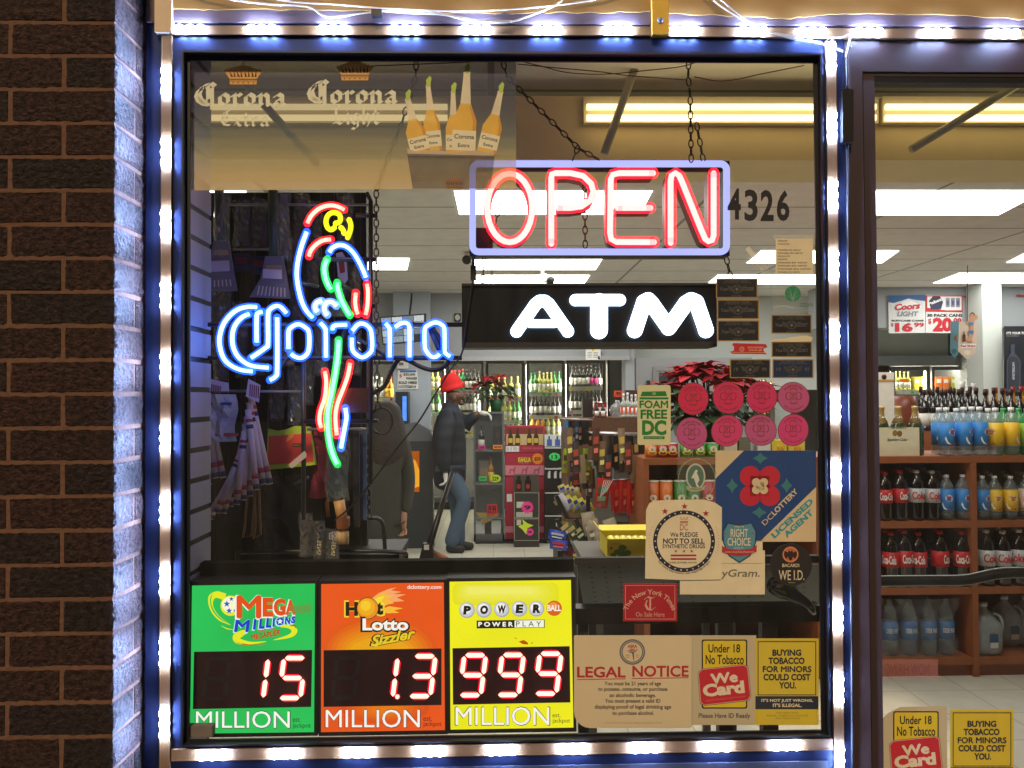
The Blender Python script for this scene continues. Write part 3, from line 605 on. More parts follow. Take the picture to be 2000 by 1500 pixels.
# round fire fighter stickers
EMB = mat((150, 60, 56), .7)
def maltese(b, cx, cy, r, mt, lay):
    p = []
    for k in range(4):
        a = 90*k-90
        for da, q in ((-32, 1.0), (-14, 1.12), (14, 1.12), (32, 1.0), (45, .5)): p.append((cx+r*q*math.cos(R_(a+da)), cy+r*q*math.sin(R_(a+da))))
    b.poly(p, mt, lay)
spots = [(1354, 779, (224, 44, 96), 'round red sticker first in the upper row of eight, beside the green cup sticker'), (1422.5, 777, (224, 48, 108), 'round red sticker second in the upper row of eight'), (1488, 775.5, (222, 54, 116), 'round red sticker third in the upper row of eight'), (1550, 776.4, (202, 92, 150), 'round mauve sticker last in the upper row, next to the frame'),
 (1351, 846.6, (200, 86, 152), 'round mauve sticker first in the lower row of eight'), (1420, 841.5, (222, 62, 128), 'round pinkish red sticker second in the lower row of eight'), (1486, 840, (198, 90, 148), 'round mauve sticker third in the lower row of eight'), (1549.4, 840, (222, 62, 138), 'round pink sticker last in the lower row, next to the frame')]
for cx, cy, col, lab in spots:
    b = B(YS); ph = random.uniform(0, 6); rr = [31+.9*math.sin(2*math.pi*k/36*2+ph) for k in range(36)]
    b.poly([(cx+rr[k]*math.cos(2*math.pi*k/36), cy+rr[k]*math.sin(2*math.pi*k/36)) for k in range(36)], mat((124, 70, 60), .7), 0, .0004); M1 = mat(col, .55, var=.12, scale=25)
    b.poly([(cx+(rr[k]-1.2)*math.cos(2*math.pi*k/36), cy+(rr[k]-1.2)*math.sin(2*math.pi*k/36)) for k in range(36)], M1, 1)
    maltese(b, cx, cy-3, 14.5, EMB, 2); maltese(b, cx, cy-3, 12.8, M1, 3); b.ring(cx, cy-3, 5.2, 6.4, EMB, 4); b.text('F', cx-2.2, cy-6.5, cx+2.4, cy+.8, EMB, 4, .03)
    for k in range(4): b.line(cx+6*math.cos(R_(45+90*k)), cy-3+6*math.sin(R_(45+90*k)), cx+11*math.cos(R_(45+90*k)), cy-3+11*math.sin(R_(45+90*k)), 1.2, EMB, 4)
    b.arct('SUPPORTER', cx, cy, 21, 140, 40, 4, EMB, 2, .02); b.arct('D.C. Fire Fighters', cx, cy, 26, 222, 318, 4.4, EMB, 2, .02, True)
    sticker(b, 'fire_fighter_sticker', lab, 'sticker', 'round fire fighter stickers')
# foam free cup
FG = mat((30, 132, 58), .6); PALE = mat((226, 222, 180), .65, var=.04)
b = B(YS); b.rrect(1245, 752, 1310, 869, 5, PALE, 0, .0006); b.poly([(1254, 765), (1300, 764), (1303, 773.5), (1251, 774)], FG, 1); b.rect(1249, 776, 1305.5, 780, FG, 1); b.rect(1274, 767, 1281, 768, PALE, 2); b.rect(1274, 769.4, 1281, 770.4, PALE, 2)
b.text('FOAM', 1249, 782, 1305, 797.5, FG, 1, .035); b.text('FREE', 1251, 800, 1303, 818, FG, 1, .035); b.text('DC', 1254, 820.5, 1301.5, 850, FG, 1, .045); b.rect(1257, 852, 1298, 857.5, FG, 1); b.text('bag it. your way', 1261, 853.4, 1294, 856.6, PALE, 2); sticker(b, 'cup_sticker', 'pale sticker with a green cup reading FOAM FREE DC')
# horse oval
b = B(YS); b.rect(1323, 890, 1399, 982, film((215, 220, 210), .10)); OV = film((176, 196, 150), .55); b.ring(1361, 936, 35.2, 36.6, OV, 1, 1.12); b.ell(1358.7, 931, 19, 26, mat((196, 200, 190), .6), 1); b.ell(1358.7, 931, 16, 22.5, mat((92, 122, 108), .6), 2)
b.poly([(1357, 920), (1360, 917), (1363, 920), (1361, 924), (1364, 930), (1366, 938), (1362, 945), (1366, 952), (1361, 951), (1358, 942), (1355, 934), (1350, 934), (1353, 928)], mat((222, 226, 214), .6), 3)
b.poly([(1340, 948), (1348, 952), (1370, 952), (1378, 947), (1376, 956), (1366, 960), (1350, 960), (1342, 957)], mat((176, 178, 150), .6), 4); b.text('AMERICAN', 1348, 953, 1370, 957, mat((110, 110, 90), .6), 5); b.arct('Legal Beverage Licensing', 1361, 936, 38, 165, 15, 3.2, OV, 1)
sticker(b, 'horse_sticker', 'clear oval sticker with a white rearing horse on a grey green oval')
# lottery agent square
LB = mat((28, 70, 138), .55, var=.06, scale=12); LR = mat((206, 34, 64), .55); TEAL = mat((62, 128, 138), .55); LT = mat((56, 160, 178), .55); BEI = mat((228, 204, 168), .6)
b = B(YS); b.rect(1397.3, 880, 1594, 1058, BEI, 0, .0008); b.poly([(1453, 880), (1594, 880), (1594, 951), (1486, 1056), (1440, 1056), (1397.3, 1056), (1397.3, 935)], LB, 1)
for sx in (-1, 1):
    for sy in (-1, 1): b.ell(1484.3+19*sx, 949.3+19*sy, 20.2, 20.2, LR, 2)
b.rect(1465, 930, 1503, 969, LR, 2)
for sx in (-1, 1):
    for sy in (-1, 1): b.ell(1484.3+7.5*sx, 949.3+7.5*sy, 8.2, 8.2, BEI, 3, n=20)
b.rect(1477, 942, 1492, 957, BEI, 3)
for cx, cy in ((1485, 895), (1430, 948.5), (1536.5, 948.5), (1483, 1001)):
    wv = 15 if cy in (895, 1001) else 11.5; hv = 11.5 if cy in (895, 1001) else 15
    b.poly([(cx-wv, cy), (cx-wv*.35, cy-hv*.45), (cx, cy-hv), (cx+wv*.35, cy-hv*.45), (cx+wv, cy), (cx+wv*.35, cy+hv*.45), (cx, cy+hv), (cx-wv*.35, cy+hv*.45)], TEAL, 2)
b.tline('DC', (1494, 1027), (1512, 1009), 10, BEI, 2); b.tline('LOTTERY', (1513, 1008), (1560, 961), 11, BEI, 2, .03)
b.tline('LICENSED', (1513, 1052), (1590, 981), 12, LT, 2, .04); b.tline('AGENT', (1537, 1051), (1590, 1003), 12, LT, 2, .04)
sticker(b, 'lottery_sticker', 'large blue square sticker with a red four petal flower, DC LOTTERY LICENSED AGENT')
# money transfer, right choice, pledge
b = B(YS+.0012); b.rect(1328, 1075, 1494, 1161, CREAM, 0, .0006); b.text('MoneyGram.', 1352, 1112, 1484, 1131, mat((120, 116, 108), .7), 1, .015, .15); sticker(b, 'transfer_sticker', 'cream sticker with grey money transfer lettering, half covered by the pledge sticker')
b = B(YS); b.rect(1408, 1016, 1489.5, 1100, CREAM, 0, .0006); SB = mat((88, 150, 176), .6); SN = mat((36, 66, 104), .6)
shp = [(1411, 1037), (1420, 1020), (1444, 1025), (1469, 1020), (1478, 1037), (1477, 1060), (1466, 1086), (1444, 1100), (1423, 1086), (1412, 1060)]
b.poly(shp, SN, 1); b.poly([(1444.5+(x-1444.5)*.92, 1058+(y-1058)*.93) for x, y in shp], SB, 2); b.text('MAKE THE', 1435, 1027, 1453, 1030.5, CREAM, 3); b.text('RIGHT', 1427, 1033, 1461, 1049, CREAM, 3, .01); b.text('CHOICE', 1421, 1050.5, 1466, 1066, CREAM, 3, .01); b.text('SAY NO TO', 1433, 1068.5, 1452, 1072, CREAM, 3)
for x in (1417, 1471): b.star(x, 1042, 3, mat((196, 60, 70), .6), 3)
b.poly([(1410, 1066), (1420, 1071), (1444, 1074.5), (1468, 1071), (1478, 1064), (1478, 1077), (1466, 1083), (1444, 1086.5), (1422, 1083), (1410, 1078)], mat((190, 44, 56), .6), 4); b.text('Synthetic Drugs & Drug Paraphernalia', 1416, 1076, 1473, 1080.5, CREAM, 5); sticker(b, 'shield_sticker', 'blue shield sticker reading RIGHT CHOICE with a red ribbon')
b = B(YS-.0015); b.poly([(1262, 996), (1268, 983), (1277, 978), (1328, 976), (1376, 976), (1397, 982), (1410, 991), (1409, 1132), (1335, 1133), (1260, 1130)], CREAM, 0, .0006); NV = mat((30, 36, 66), .6); PR = mat((176, 40, 62), .6)
b.ring(1336, 1057, 52.5, 60.5, NV, 1, n=60)
for k in range(30): b.ell(1336+56.5*math.cos(2*math.pi*k/30), 1057+56.5*math.sin(2*math.pi*k/30), 1.5, 1.5, CREAM, 2, n=8)
for k in range(46):
    a = R_(160+220*k/45+0); 
    if not 205 < 160+220*k/45 < 335: b.ell(1336+68*math.cos(a), 1057+68*math.sin(a), .8, .8, PR, 1, n=5)
for x, y in ((1298.7, 998.7), (1337, 989), (1378.7, 1002.7)): b.star(x, y, 6.8, PR, 2)
for x in (1330, 1336, 1342): b.star(x, 1011, 1.8, PR, 1)
b.text('WE ARE', 1329, 1013, 1343, 1016, PR, 1); b.rect(1328, 1018, 1344, 1019.5, PR, 1); b.rect(1328, 1020.5, 1344, 1022, PR, 1); b.text('DC', 1328, 1024, 1344, 1036, PR, 1)
b.text('We PLEDGE', 1309, 1039.5, 1363, 1048.5, NV, 1, .02); b.text('NOT TO SELL', 1295, 1051.5, 1376, 1062, NV, 1, .03); b.text('SYNTHETIC DRUGS', 1294, 1063, 1377, 1071, NV, 1, .02)
for x in (1320, 1336, 1351): b.star(x, 1076.5, 3.6, PR, 1)
b.rect(1310, 1083, 1360, 1086.5, PR, 1); b.rect(1310, 1090, 1360, 1093.5, PR, 1); b.text('MURIEL BOWSER, MAYOR', 1306, 1097, 1361, 1101, NV, 1, .01); b.arct('For more information visit wepledge.dc.gov', 1336, 1057, 66, 218, 322, 5.5, NV, 1, .01, True)
sticker(b, 'pledge_sticker', 'large cream sticker with a dotted black ring reading NOT TO SELL SYNTHETIC DRUGS')
# age check disc
b = B(YS); b.ell(1545, 1103, 41, 42, mat((38, 34, 36), .5), 0, .0006); OR = mat((226, 140, 96), .6); b.ring(1544, 1083, 12.5, 15.5, OR, 1); b.ell(1544, 1083, 12.5, 12.5, mat((206, 110, 70), .6), 1)
b.poly([(1544, 1078), (1547, 1074), (1549, 1079), (1556, 1076), (1557, 1085), (1553, 1092), (1549, 1087), (1547, 1093), (1544, 1095), (1541, 1093), (1539, 1087), (1535, 1092), (1531, 1085), (1532, 1076), (1539, 1079), (1541, 1074)], mat((44, 30, 32), .6), 2)
b.text('BACARDI', 1528, 1101, 1561, 1107.5, CREAM, 1, .01); b.text('WE I.D.', 1521, 1114, 1571, 1133, CREAM, 1); b.text('drink responsibly', 1540, 1137, 1553, 1139, CREAM, 1); sticker(b, 'age_check_sticker', 'round black sticker with an orange bat disc reading WE I.D.')
# newspaper
b = B(YS); NR = mat((178, 26, 44), .55); PK = mat((226, 172, 156), .6); b.rect(1217, 1139.5, 1322.5, 1213.5, NR, 0, .0006); b.frame(1221, 1143, 1318.5, 1209.5, .9, PK, 1)
b.arct('The New York Times', 1269.5, 1206, 45, 163, 17, 10, PK, 1, .02); gothic(b, 'T', 1258, 1192, 1281, 15, PK, 1, .13); b.text('On Sale Here', 1242, 1195.5, 1298, 1204.5, PK, 1); sticker(b, 'newspaper_sticker', 'red newspaper sticker reading On Sale Here')
# legal notice
b = B(YS); b.rrect(1121, 1241, 1352, 1422, 6, mat((226, 206, 172), .75, var=.07, scale=7), 0, .0008, (3, 5, 6, 32)); LN = mat((190, 34, 52), .6); LK = mat((72, 62, 64), .7); SE = mat((106, 100, 120), .7)
b.ring(1235, 1273.4, 19, 25, SE, 1); b.ring(1235, 1273.4, 21, 22.2, mat((200, 190, 170), .7), 2); b.text('ABRA', 1226, 1259, 1244.5, 1265.5, LN, 1, .03)
for y in (1267, 1270): b.rect(1229, y, 1240, y+1.5, LN, 1)
b.swoosh([(1225, 1270), (1232, 1274), (1238, 1274), (1245, 1268)], [1, 2, 1.4], SE, 2); b.swoosh([(1236, 1274), (1237, 1281), (1238, 1290)], [4, 3, 1.4], SE, 2); b.ell(1234, 1271, 1.6, 1.8, SE, 2, n=8)
for y in (1279, 1283): b.rect(1222, y, 1230, y+1, LN, 1); b.rect(1242, y, 1248, y+1, LN, 1)
b.text('LEGAL', 1127, 1302, 1222, 1323.5, LN, 1, .025); b.text('NOTICE', 1235, 1300, 1345, 1322, LN, 1, .025); b.poly([(1127, 1326.5), (1222, 1325), (1222, 1326.6), (1127, 1328)], LN, 1); b.poly([(1234, 1324.5), (1345, 1322.8), (1345, 1324.4), (1234, 1326)], LN, 1)
for s_, xa, xb, yc in (('You must be 21 years of age', 1180.5, 1291, 1336), ('to possess, consume, or purchase', 1168, 1303.5, 1346.8), ('an alcoholic beverage.', 1190.5, 1281, 1359), ('You must present a valid ID', 1181.6, 1290, 1370), ('displaying proof of legal drinking age', 1161.4, 1311, 1381.6), ('to purchase alcohol.', 1196, 1277, 1393.8)): b.text(s_, xa, yc-5, xb, yc+5, LK, 1, .022)
b.text('Title 25 District of Columbia Official Code Section 25-715', 1181, 1410.5, 1293, 1413, mat((150, 130, 110), .7), 1); sticker(b, 'legal_notice', 'large beige LEGAL NOTICE card with a round seal, beside the yellow jackpot panel', 'notice')
# tobacco stickers, one pair on the window and one on the door
def we_card(dx, dy, Y, label, curled):
    b = B(Y); q = lambda *a: [v+(dx if i % 2 == 0 else dy) for i, v in enumerate(a)]; base = mat((206, 190, 160), .7, var=.07, scale=9)
    if curled: b.poly([(x+dx, y+dy) for x, y in ((1351, 1262), (1362, 1252), (1384, 1241), (1475, 1238), (1477, 1416), (1351, 1416))], base, 0, .0006)
    else: b.rect(*q(1351, 1241, 1477, 1416), base, 0, .0006)
    b.rrect(*q(1370.5, 1249, 1459.5, 1384), 4, INK, 1); b.rrect(*q(1373, 1251.5, 1457, 1381.5), 3, YELL, 2)
    b.text('Under 18', *q(1383.5, 1258, 1445.7, 1274.7), INK, 3, .02); b.text('No Tobacco', *q(1378, 1279, 1452.8, 1297.5), INK, 3, .02)
    R1 = mat((206, 36, 54), .6); rc = lambda d: [(x+dx, y+dy) for x, y in ((1365-d, 1316-d), (1371, 1308.5-d), (1452, 1300-d), (1459+d, 1304-d), (1465+d, 1359), (1460+d, 1366.5+d), (1376, 1376+d), (1369.5-d, 1371+d))]
    b.poly(rc(2.4), INK, 3); b.poly(rc(1.7), mat((226, 180, 164), .6), 4); b.poly(rc(.2), R1, 5); OFF = mat((240, 222, 200), .6)
    b.tline('We', q(1389, 1337.5), q(1442, 1332), 21.5, OFF, 6, .05); b.tline('Card', q(1374, 1362), q(1455, 1353.5), 25, OFF, 6, .05); b.tline('RESPONSIBLE RETAILERS', q(1380, 1370), q(1456, 1361.5), 3, mat((226, 120, 120), .6), 6)
    b.text('Please Have ID Ready', *q(1364.5, 1393, 1465.5, 1405), mat((84, 80, 80), .7), 1, .02); sticker(b, 'we_card_sticker', label, 'sticker', 'under 18 stickers')
def buying(dx, dy, Y, label):
    b = B(Y); q = lambda *a: [v+(dx if i % 2 == 0 else dy) for i, v in enumerate(a)]; NV2 = mat((38, 42, 62), .6)
    b.rect(*q(1475, 1247, 1599, 1416), mat((226, 200, 54), .65, var=.05), 0, .0006); b.frame(*q(1480, 1252.5, 1594, 1358), 1.6, NV2, 1); b.frame(*q(1478.5, 1251, 1595.5, 1416), .5, mat((196, 160, 60), .6), 1)
    for s_, c in (('BUYING', (1508.6, 1268.5, 1565, 1281)), ('TOBACCO', (1501, 1284, 1571.5, 1297)), ('FOR MINORS', (1489.6, 1300.7, 1585, 1313)), ('COULD COST', (1491, 1316, 1583, 1329)), ('YOU.', (1521.5, 1332, 1555, 1345))): b.text(s_, *q(*c), NV2, 2, .04)
    b.rect(*q(1475.5, 1359.6, 1598.5, 1385), NV2, 2); b.text("IT'S NOT JUST WRONG,", *q(1487, 1365, 1588, 1372.5), CREAM, 3, .03); b.text("IT'S ILLEGAL.", *q(1509.5, 1374, 1566, 1381), CREAM, 3, .03)
    for i, (xa, xb) in enumerate(((1517, 1559), (1498, 1578), (1515, 1562))): b.text('RETAIL TOBACCO NOTICE', *q(xa, 1391+i*5.2, xb, 1394+i*5.2), mat((140, 120, 60), .7), 1)
    sticker(b, 'tobacco_sticker', label, 'sticker', 'yellow tobacco stickers')
we_card(0, 0, YS, 'Under 18 No Tobacco sticker with red We Card badge on the window', False)
buying(0, 0, YS-.001, 'yellow BUYING TOBACCO FOR MINORS sticker on the window, by the mullion')
YD = .0065
we_card(374, 140, YD, 'Under 18 No Tobacco sticker with a curled corner, low on the door', True); buying(381, 139, YD, 'yellow BUYING TOBACCO FOR MINORS sticker low on the door')
b = B(YD); b.rect(1722, 1288, 1832, 1325, film((226, 150, 150), .3)); b.tline('NOW HIRING', (1815, 1318), (1730, 1318), -22, film((140, 50, 60), .35), 1); sticker(b, 'faded_sticker', 'faded pink sticker with reversed lettering on the door, before the shelf base')

# ================================================================ JACKPOT PANELS
def hl(c, st=1.0, var=.0): return emit(c, st, var)
DSP = mat((44, 19, 28), .3, var=.1, spec=.3); GHOST = mat((30, 24, 32), .4); SEGO = emit((255, 20, 50), 1.3); SEGI = emit((255, 120, 104), 7.0)
SEG = {'0': 'abcdef', '1': 'bc', '3': 'abgcd', '5': 'afgcd', '9': 'abfgcd', '8': 'abcdefg', '': ''}
def digit(b, ch, x, y, w_, h, sl, mt, th, lay, seg=None, ex=0):
    X = lambda u, v: (x+u*w_+sl*v, y+v*h)
    P = {'a': (X(0, 0), X(1, 0)), 'b': (X(1, 0), X(1, .5)), 'c': (X(1, .5), X(1, 1)), 'd': (X(0, 1), X(1, 1)), 'e': (X(0, .5), X(0, 1)), 'f': (X(0, 0), X(0, .5)), 'g': (X(0, .5), X(1, .5))}
    for s_ in (seg or SEG[ch]):
        a, e = Vector(P[s_][0]), Vector(P[s_][1]); d = (e-a).normalized(); n = Vector((-d.y, d.x))*th/2
        a = a+d*2.2; e = e-d*2.2; k = th*.5
        b.poly([tuple(a), tuple(a+d*k+n), tuple(e-d*k+n), tuple(e), tuple(e-d*k-n), tuple(a+d*k-n)], mt, lay, ex)
def jackpot(name, label, quad, dq, digits, ghosts, mcol, deco, million, est, dot=None):
    t = thing('jackpot_panel', label, 'lottery sign', pt((quad[2][0]+quad[3][0])/2, quad[2][1], .05), 'lottery jackpot panels')
    Yp = .022
    b = B(Yp); x0, x1 = min(q[0] for q in quad), max(q[0] for q in quad); y0, y1 = min(q[1] for q in quad), max(q[1] for q in quad)
    b.boxp(x0-5, y0-5, x1+5, y1+6, Yp+.002, .06, BLACK); b.build('case', t)
    b = B(Yp); b.poly(quad, mcol, 0, .0015); deco(b); b.build('backlit_face', t)
    b = B(Yp); b.poly([(x-2, y-2) if i == 0 else (x+2, y-2) if i == 1 else (x+2, y+2) if i == 2 else (x-2, y+2) for i, (x, y) in enumerate(dq)], BLACK, 8); b.poly(dq, DSP, 10); ds = b.build('number_display', t)
    for x, y in ghosts:
        b = B(Yp); digit(b, '8', x, y, 42, 78, -10, GHOST, 8.5, 11); b.build('unlit_digit', ds)
    for ch, x, y in digits:
        b = B(Yp); digit(b, ch, x, y, 42, 78, -10, GHOST, 8.5, 11); digit(b, ch, x, y, 42, 78, -10, SEGO, 14.5, 16, None, .0018); digit(b, ch, x, y, 42, 78, -10, SEGI, 8.4, 22, None, .0018)
        if dot and ch == '1': b.ell(*dot, 5.6, 5.6, SEGO, 12, n=14); b.ell(*dot, 4.0, 4.0, SEGI, 22, .0018, n=14)
        b.build('lit_digit', ds)
    b = B(Yp); dk = mat((30, 40, 46), .6)
    b.text('MILLION', *[v+(-1.6, -1.4, 1.6, 1.4)[i] for i, v in enumerate(million)], dk, 2, .018); b.text('MILLION', *million, hl((255, 252, 244), 1.0), 4, .0); b.text('est.', *est[0], dk, 2); b.text('jackpot', *est[1], dk, 2); b.build('lettering', t)
    return t
HW = hl((255, 250, 240), 1.0); HO = hl((232, 84, 26), 1.0); HY = hl((238, 238, 40), 1.0); HB = hl((36, 66, 214), .9); HR = hl((210, 60, 30), .9); HK = mat((34, 30, 26), .6); HYO = hl((250, 196, 30), 1.0); HYO2 = hl((240, 150, 40), 1.0)
def mega(b):
    b.swoosh([(441, 1162), (424, 1156), (409, 1166), (412, 1190), (428, 1210), (451, 1221)], [2, 2.5, 4, 3, 3, .5], HY, 2); b.swoosh([(440, 1166), (424, 1162), (415, 1170), (416, 1186), (428, 1204), (448, 1219)], [14, 12, 5, 1.5, 1.2, .5], HY, 2.5); b.swoosh([(432, 1222), (444, 1228), (458, 1230)], [.5, 2, .5], HY, 2)
    b.ell(450.4, 1183, 19.6, 19.9, HY, 3); b.ell(449, 1181, 15.5, 15.5, hl((255, 255, 214), 1.0), 3.5)
    for x, y, r in ((443, 1179.5, 7), (452, 1170, 5), (461.5, 1174, 3.2), (447.5, 1193, 6.6), (458.5, 1192.5, 3.8), (464, 1183.5, 3)): b.star(x, y, r, hl((60, 96, 210), .85), 4, 5, .42)
    L = (('M', 462, 510.6, 1162.5, 1208), ('E', 513, 533.5, 1167, 1204.5), ('G', 534.5, 558, 1169, 1202.5), ('A', 557.5, 577.5, 1171, 1201))
    for c, x0, x1, y0, y1 in L: b.text(c, x0-3.2, y0-.5, x1-1, y1+2.8, HW, 4.5, .026 if c == 'M' else .05); b.text(c, x0, y0, x1, y1, HO, 6, .034 if c == 'M' else .06)
    for c, x0, x1, y0, y1 in (('M', 457, 488.5, 1210.5, 1234.5), ('I', 494, 501, 1209, 1229.5), ('L', 505.5, 516.5, 1208.5, 1228), ('L', 519, 530, 1207, 1226), ('I', 532, 537, 1206.5, 1224), ('O', 539.5, 554, 1206, 1221.5), ('N', 556, 567.5, 1205, 1219), ('S', 568.5, 577, 1203.5, 1217.5)):
        b.text(c, x0-2.4, y0-.5, x1-.6, y1+2.4, hl((200, 236, 255), 1.0), 4.6, .026 if c == 'M' else .05, .15); b.text(c, x0, y0, x1, y1, HB, 6, .034 if c == 'M' else .06, .12)
    b.star(546.8, 1213.8, 6, HW, 7)
    b.swoosh([(520, 1253), (490, 1256), (466, 1252), (462, 1244), (474, 1236), (484, 1234)], [1, 5, 12, 15, 11, 4], HY, 3); b.swoosh([(547, 1223), (566, 1224), (575, 1232), (566, 1242), (534, 1250)], [3, 8, 12, 7, .6], HY, 3)
    b.swoosh([(518, 1259), (490, 1260), (466, 1256), (459, 1251)], [.5, 2, 2.6, .5], HR, 3); b.swoosh([(566, 1222), (575, 1222), (578, 1227)], [2, 3, 1], HR, 3)
    b.tline('MEGAPLIER', (491, 1250.5), (548.5, 1240.5), 11.5, HR, 5, .04, .12); b.tline('Featuring', (503, 1234.5), (538, 1229.5), 4.5, HR, 5, .02)
    b.poly([(565, 1183), (607, 1180), (606.5, 1196), (567, 1199)], film((150, 190, 110), .55), 9)
def hot(b):
    for k in range(7):
        f_ = k/6; c = (232+int(10*f_), 92+int(76*f_), 24); rx = 112-9*k; ry = 66-7*k; b.poly([(742+rx*math.cos(R_(a)), 1270+ry*math.sin(R_(a))) for a in range(180, 361, 6)], hl(c, 1.0), .3+.18*k)
        b.poly([(752+(86-10*k)*math.cos(R_(a)), 1383+(30-3*k)*math.sin(R_(a))) for a in range(0, 360, 10)], hl((226+int(12*f_), 82+int(44*f_), 24), 1.0), .3+.18*k)
    FL = hl((255, 190, 60), 1.0); FL2 = hl((255, 170, 110), 1.0); FL3 = hl((255, 226, 60), 1.0)
    for pts in ([(722, 1172), (740, 1158), (760, 1150), (775, 1147), (764, 1153), (784, 1156), (768, 1160), (793, 1161), (775, 1167), (790, 1174), (764, 1176), (748, 1186), (732, 1184)],): b.poly(pts, FL2, 2)
    b.poly([(724, 1172), (742, 1160), (758, 1154), (750, 1162), (772, 1162), (757, 1170), (770, 1178), (750, 1182), (736, 1188)], FL, 2.5); b.poly([(740, 1192), (760, 1184), (788, 1188), (770, 1192), (780, 1197), (756, 1198)], FL, 2); b.poly([(726, 1174), (740, 1166), (752, 1164), (744, 1174), (752, 1180), (738, 1184)], FL3, 2.8)
    OUT = mat((46, 28, 18), .6)
    b.text('H', 672, 1172.5, 702, 1206, hl((248, 216, 50), 1.0), 3, .06); b.text('H', 675, 1175.5, 699, 1203, OUT, 4, .05); b.text('t', 730, 1173, 752, 1204, hl((248, 216, 50), 1.0), 3, .08); b.text('t', 733.5, 1176, 748.5, 1201, OUT, 4, .07)
    b.ell(717.9, 1188, 21.4, 21.4, OUT, 4.5); b.ell(717.9, 1188, 20.3, 20.3, HYO2, 5); b.ell(716, 1186, 16.5, 16.5, hl((248, 178, 30), 1.0), 5.3); b.ell(714, 1183, 10, 10, hl((255, 206, 50), 1.0), 5.6)
    b.text('Lotto', 704, 1204.5, 801, 1235, OUT, 6, .07); b.text('Lotto', 708, 1208, 797.5, 1231.5, HW, 7.5, .035)
    b.tline('Sizzler', (722, 1265), (816, 1247), 24, OUT, 6, .09, .4); b.tline('Sizzler', (725, 1263), (813.5, 1246.5), 21, hl((238, 206, 40), 1.0), 7.5, .03, .4); b.swoosh([(724, 1262), (736, 1260), (748, 1252)], [1, 4, 1], hl((220, 220, 50), 1.0), 7)
    b.text('dclottery.com', 795.6, 1142.4, 862, 1152.5, HW, 2, .01)
def power(b):
    [b.rrect(884+i*5, 1139+i*1.5, 1092-i*9, 1182-i*4, 12, hl((236+i*2, 230+i*2, 36+i*12), 1.0), .2+.12*i) for i in range(7)]  # lighter nested patches paint the backlight's bright centre into the face
    for (x, y), c in zip(((912, 1191.7), (945.3, 1191), (980, 1190), (1014.3, 1189), (1047.7, 1188.8)), 'POWER'):
        b.ell(x, y, 15.2, 15.4, hl((176, 180, 192), .9), 1); b.ell(x-.6, y-.8, 13.6, 13.6, hl((214, 216, 222), .95), 1.5); b.ell(x-1.5, y-2.5, 9.5, 9.5, HW, 2); b.text(c, x-7.5, y-8.5, x+8, y+8.5, mat((30, 30, 34), .5), 3, .07, .08)
    b.ell(1082.5, 1188, 15, 15, hl((222, 100, 34), 1.0), 1); b.ell(1081, 1183, 9, 7, hl((246, 150, 70), 1.0), 1.5); b.text('BALL', 1069, 1181.5, 1096, 1193.5, HW, 3, .03)
    b.poly([(931, 1212), (1064, 1210), (1064, 1226), (931, 1227.5)], mat((34, 34, 30), .5), 1); b.poly([(1005, 1212), (1062.5, 1211), (1062.5, 1225), (1005, 1225.6)], hl((250, 250, 232), 1.0), 2); b.text('P O W E R', 934, 1214.5, 1002, 1224, HW, 3, .05); b.text('P L A Y', 1008, 1213.5, 1057, 1223.5, mat((50, 50, 46), .5), 3)
    b.poly([(1013, 1253), (1023, 1250), (1031, 1255), (1031, 1259), (1021, 1258)], hl((200, 80, 20), .9), 2); b.swoosh([(1004, 1245), (1008, 1247), (1010, 1246)], [.5, 1.5, .5], hl((200, 120, 20), .9), 2); b.swoosh([(1036, 1257), (1040, 1256), (1040, 1253)], [.5, 1.5, .5], hl((200, 120, 20), .9), 2)
jackpot('mega', 'green backlit jackpot panel showing 15 MILLION', [(375, 1144), (615, 1140), (613, 1430), (371, 1433)], [(381, 1275), (607.7, 1271.5), (605.7, 1378.7), (378.6, 1383)], [('1', 481.6, 1286.5), ('5', 554.5, 1285.5)], [(407, 1286.5)], hl((40, 186, 84), 1.12, .22), mega, (382.4, 1389, 566, 1422), ((571.7, 1402, 587, 1410), (571.7, 1412, 607, 1424)))
jackpot('hot', 'orange backlit jackpot panel showing 1.3 MILLION', [(627.4, 1141), (866.7, 1138), (869, 1426), (627, 1430)], [(634, 1272), (860.3, 1268.5), (860.3, 1375), (634, 1378.7)], [('1', 734.8, 1284.5), ('3', 808.5, 1282)], [(659, 1284.5)], hl((230, 86, 26), 1.08, .12), hot, (636, 1386, 820, 1421), ((826.7, 1400, 843.5, 1408), (826.7, 1409, 862.4, 1421)), (776, 1361))
jackpot('power', 'yellow backlit jackpot panel showing 999 MILLION', [(878, 1136.5), (1115, 1133), (1120, 1421), (880, 1425)], [(885.8, 1268), (1110.6, 1264), (1112, 1370), (886.7, 1374.4)], [('9', 907, 1280), ('9', 981, 1279.5), ('9', 1054.5, 1277)], [], hl((236, 230, 30), 1.1, .12), power, (889.6, 1381, 1073, 1416.4), ((1079, 1394, 1095, 1401), (1079, 1403, 1113.5, 1414)))
b = B(.001); b.boxp(361, 1419, 414, 1440, -.004, .02, mat((110, 98, 92), .8, var=.3, scale=40)); tag(b.build('wood_block'), 'small grey wooden block at the lower corner of the green jackpot panel', 'block')

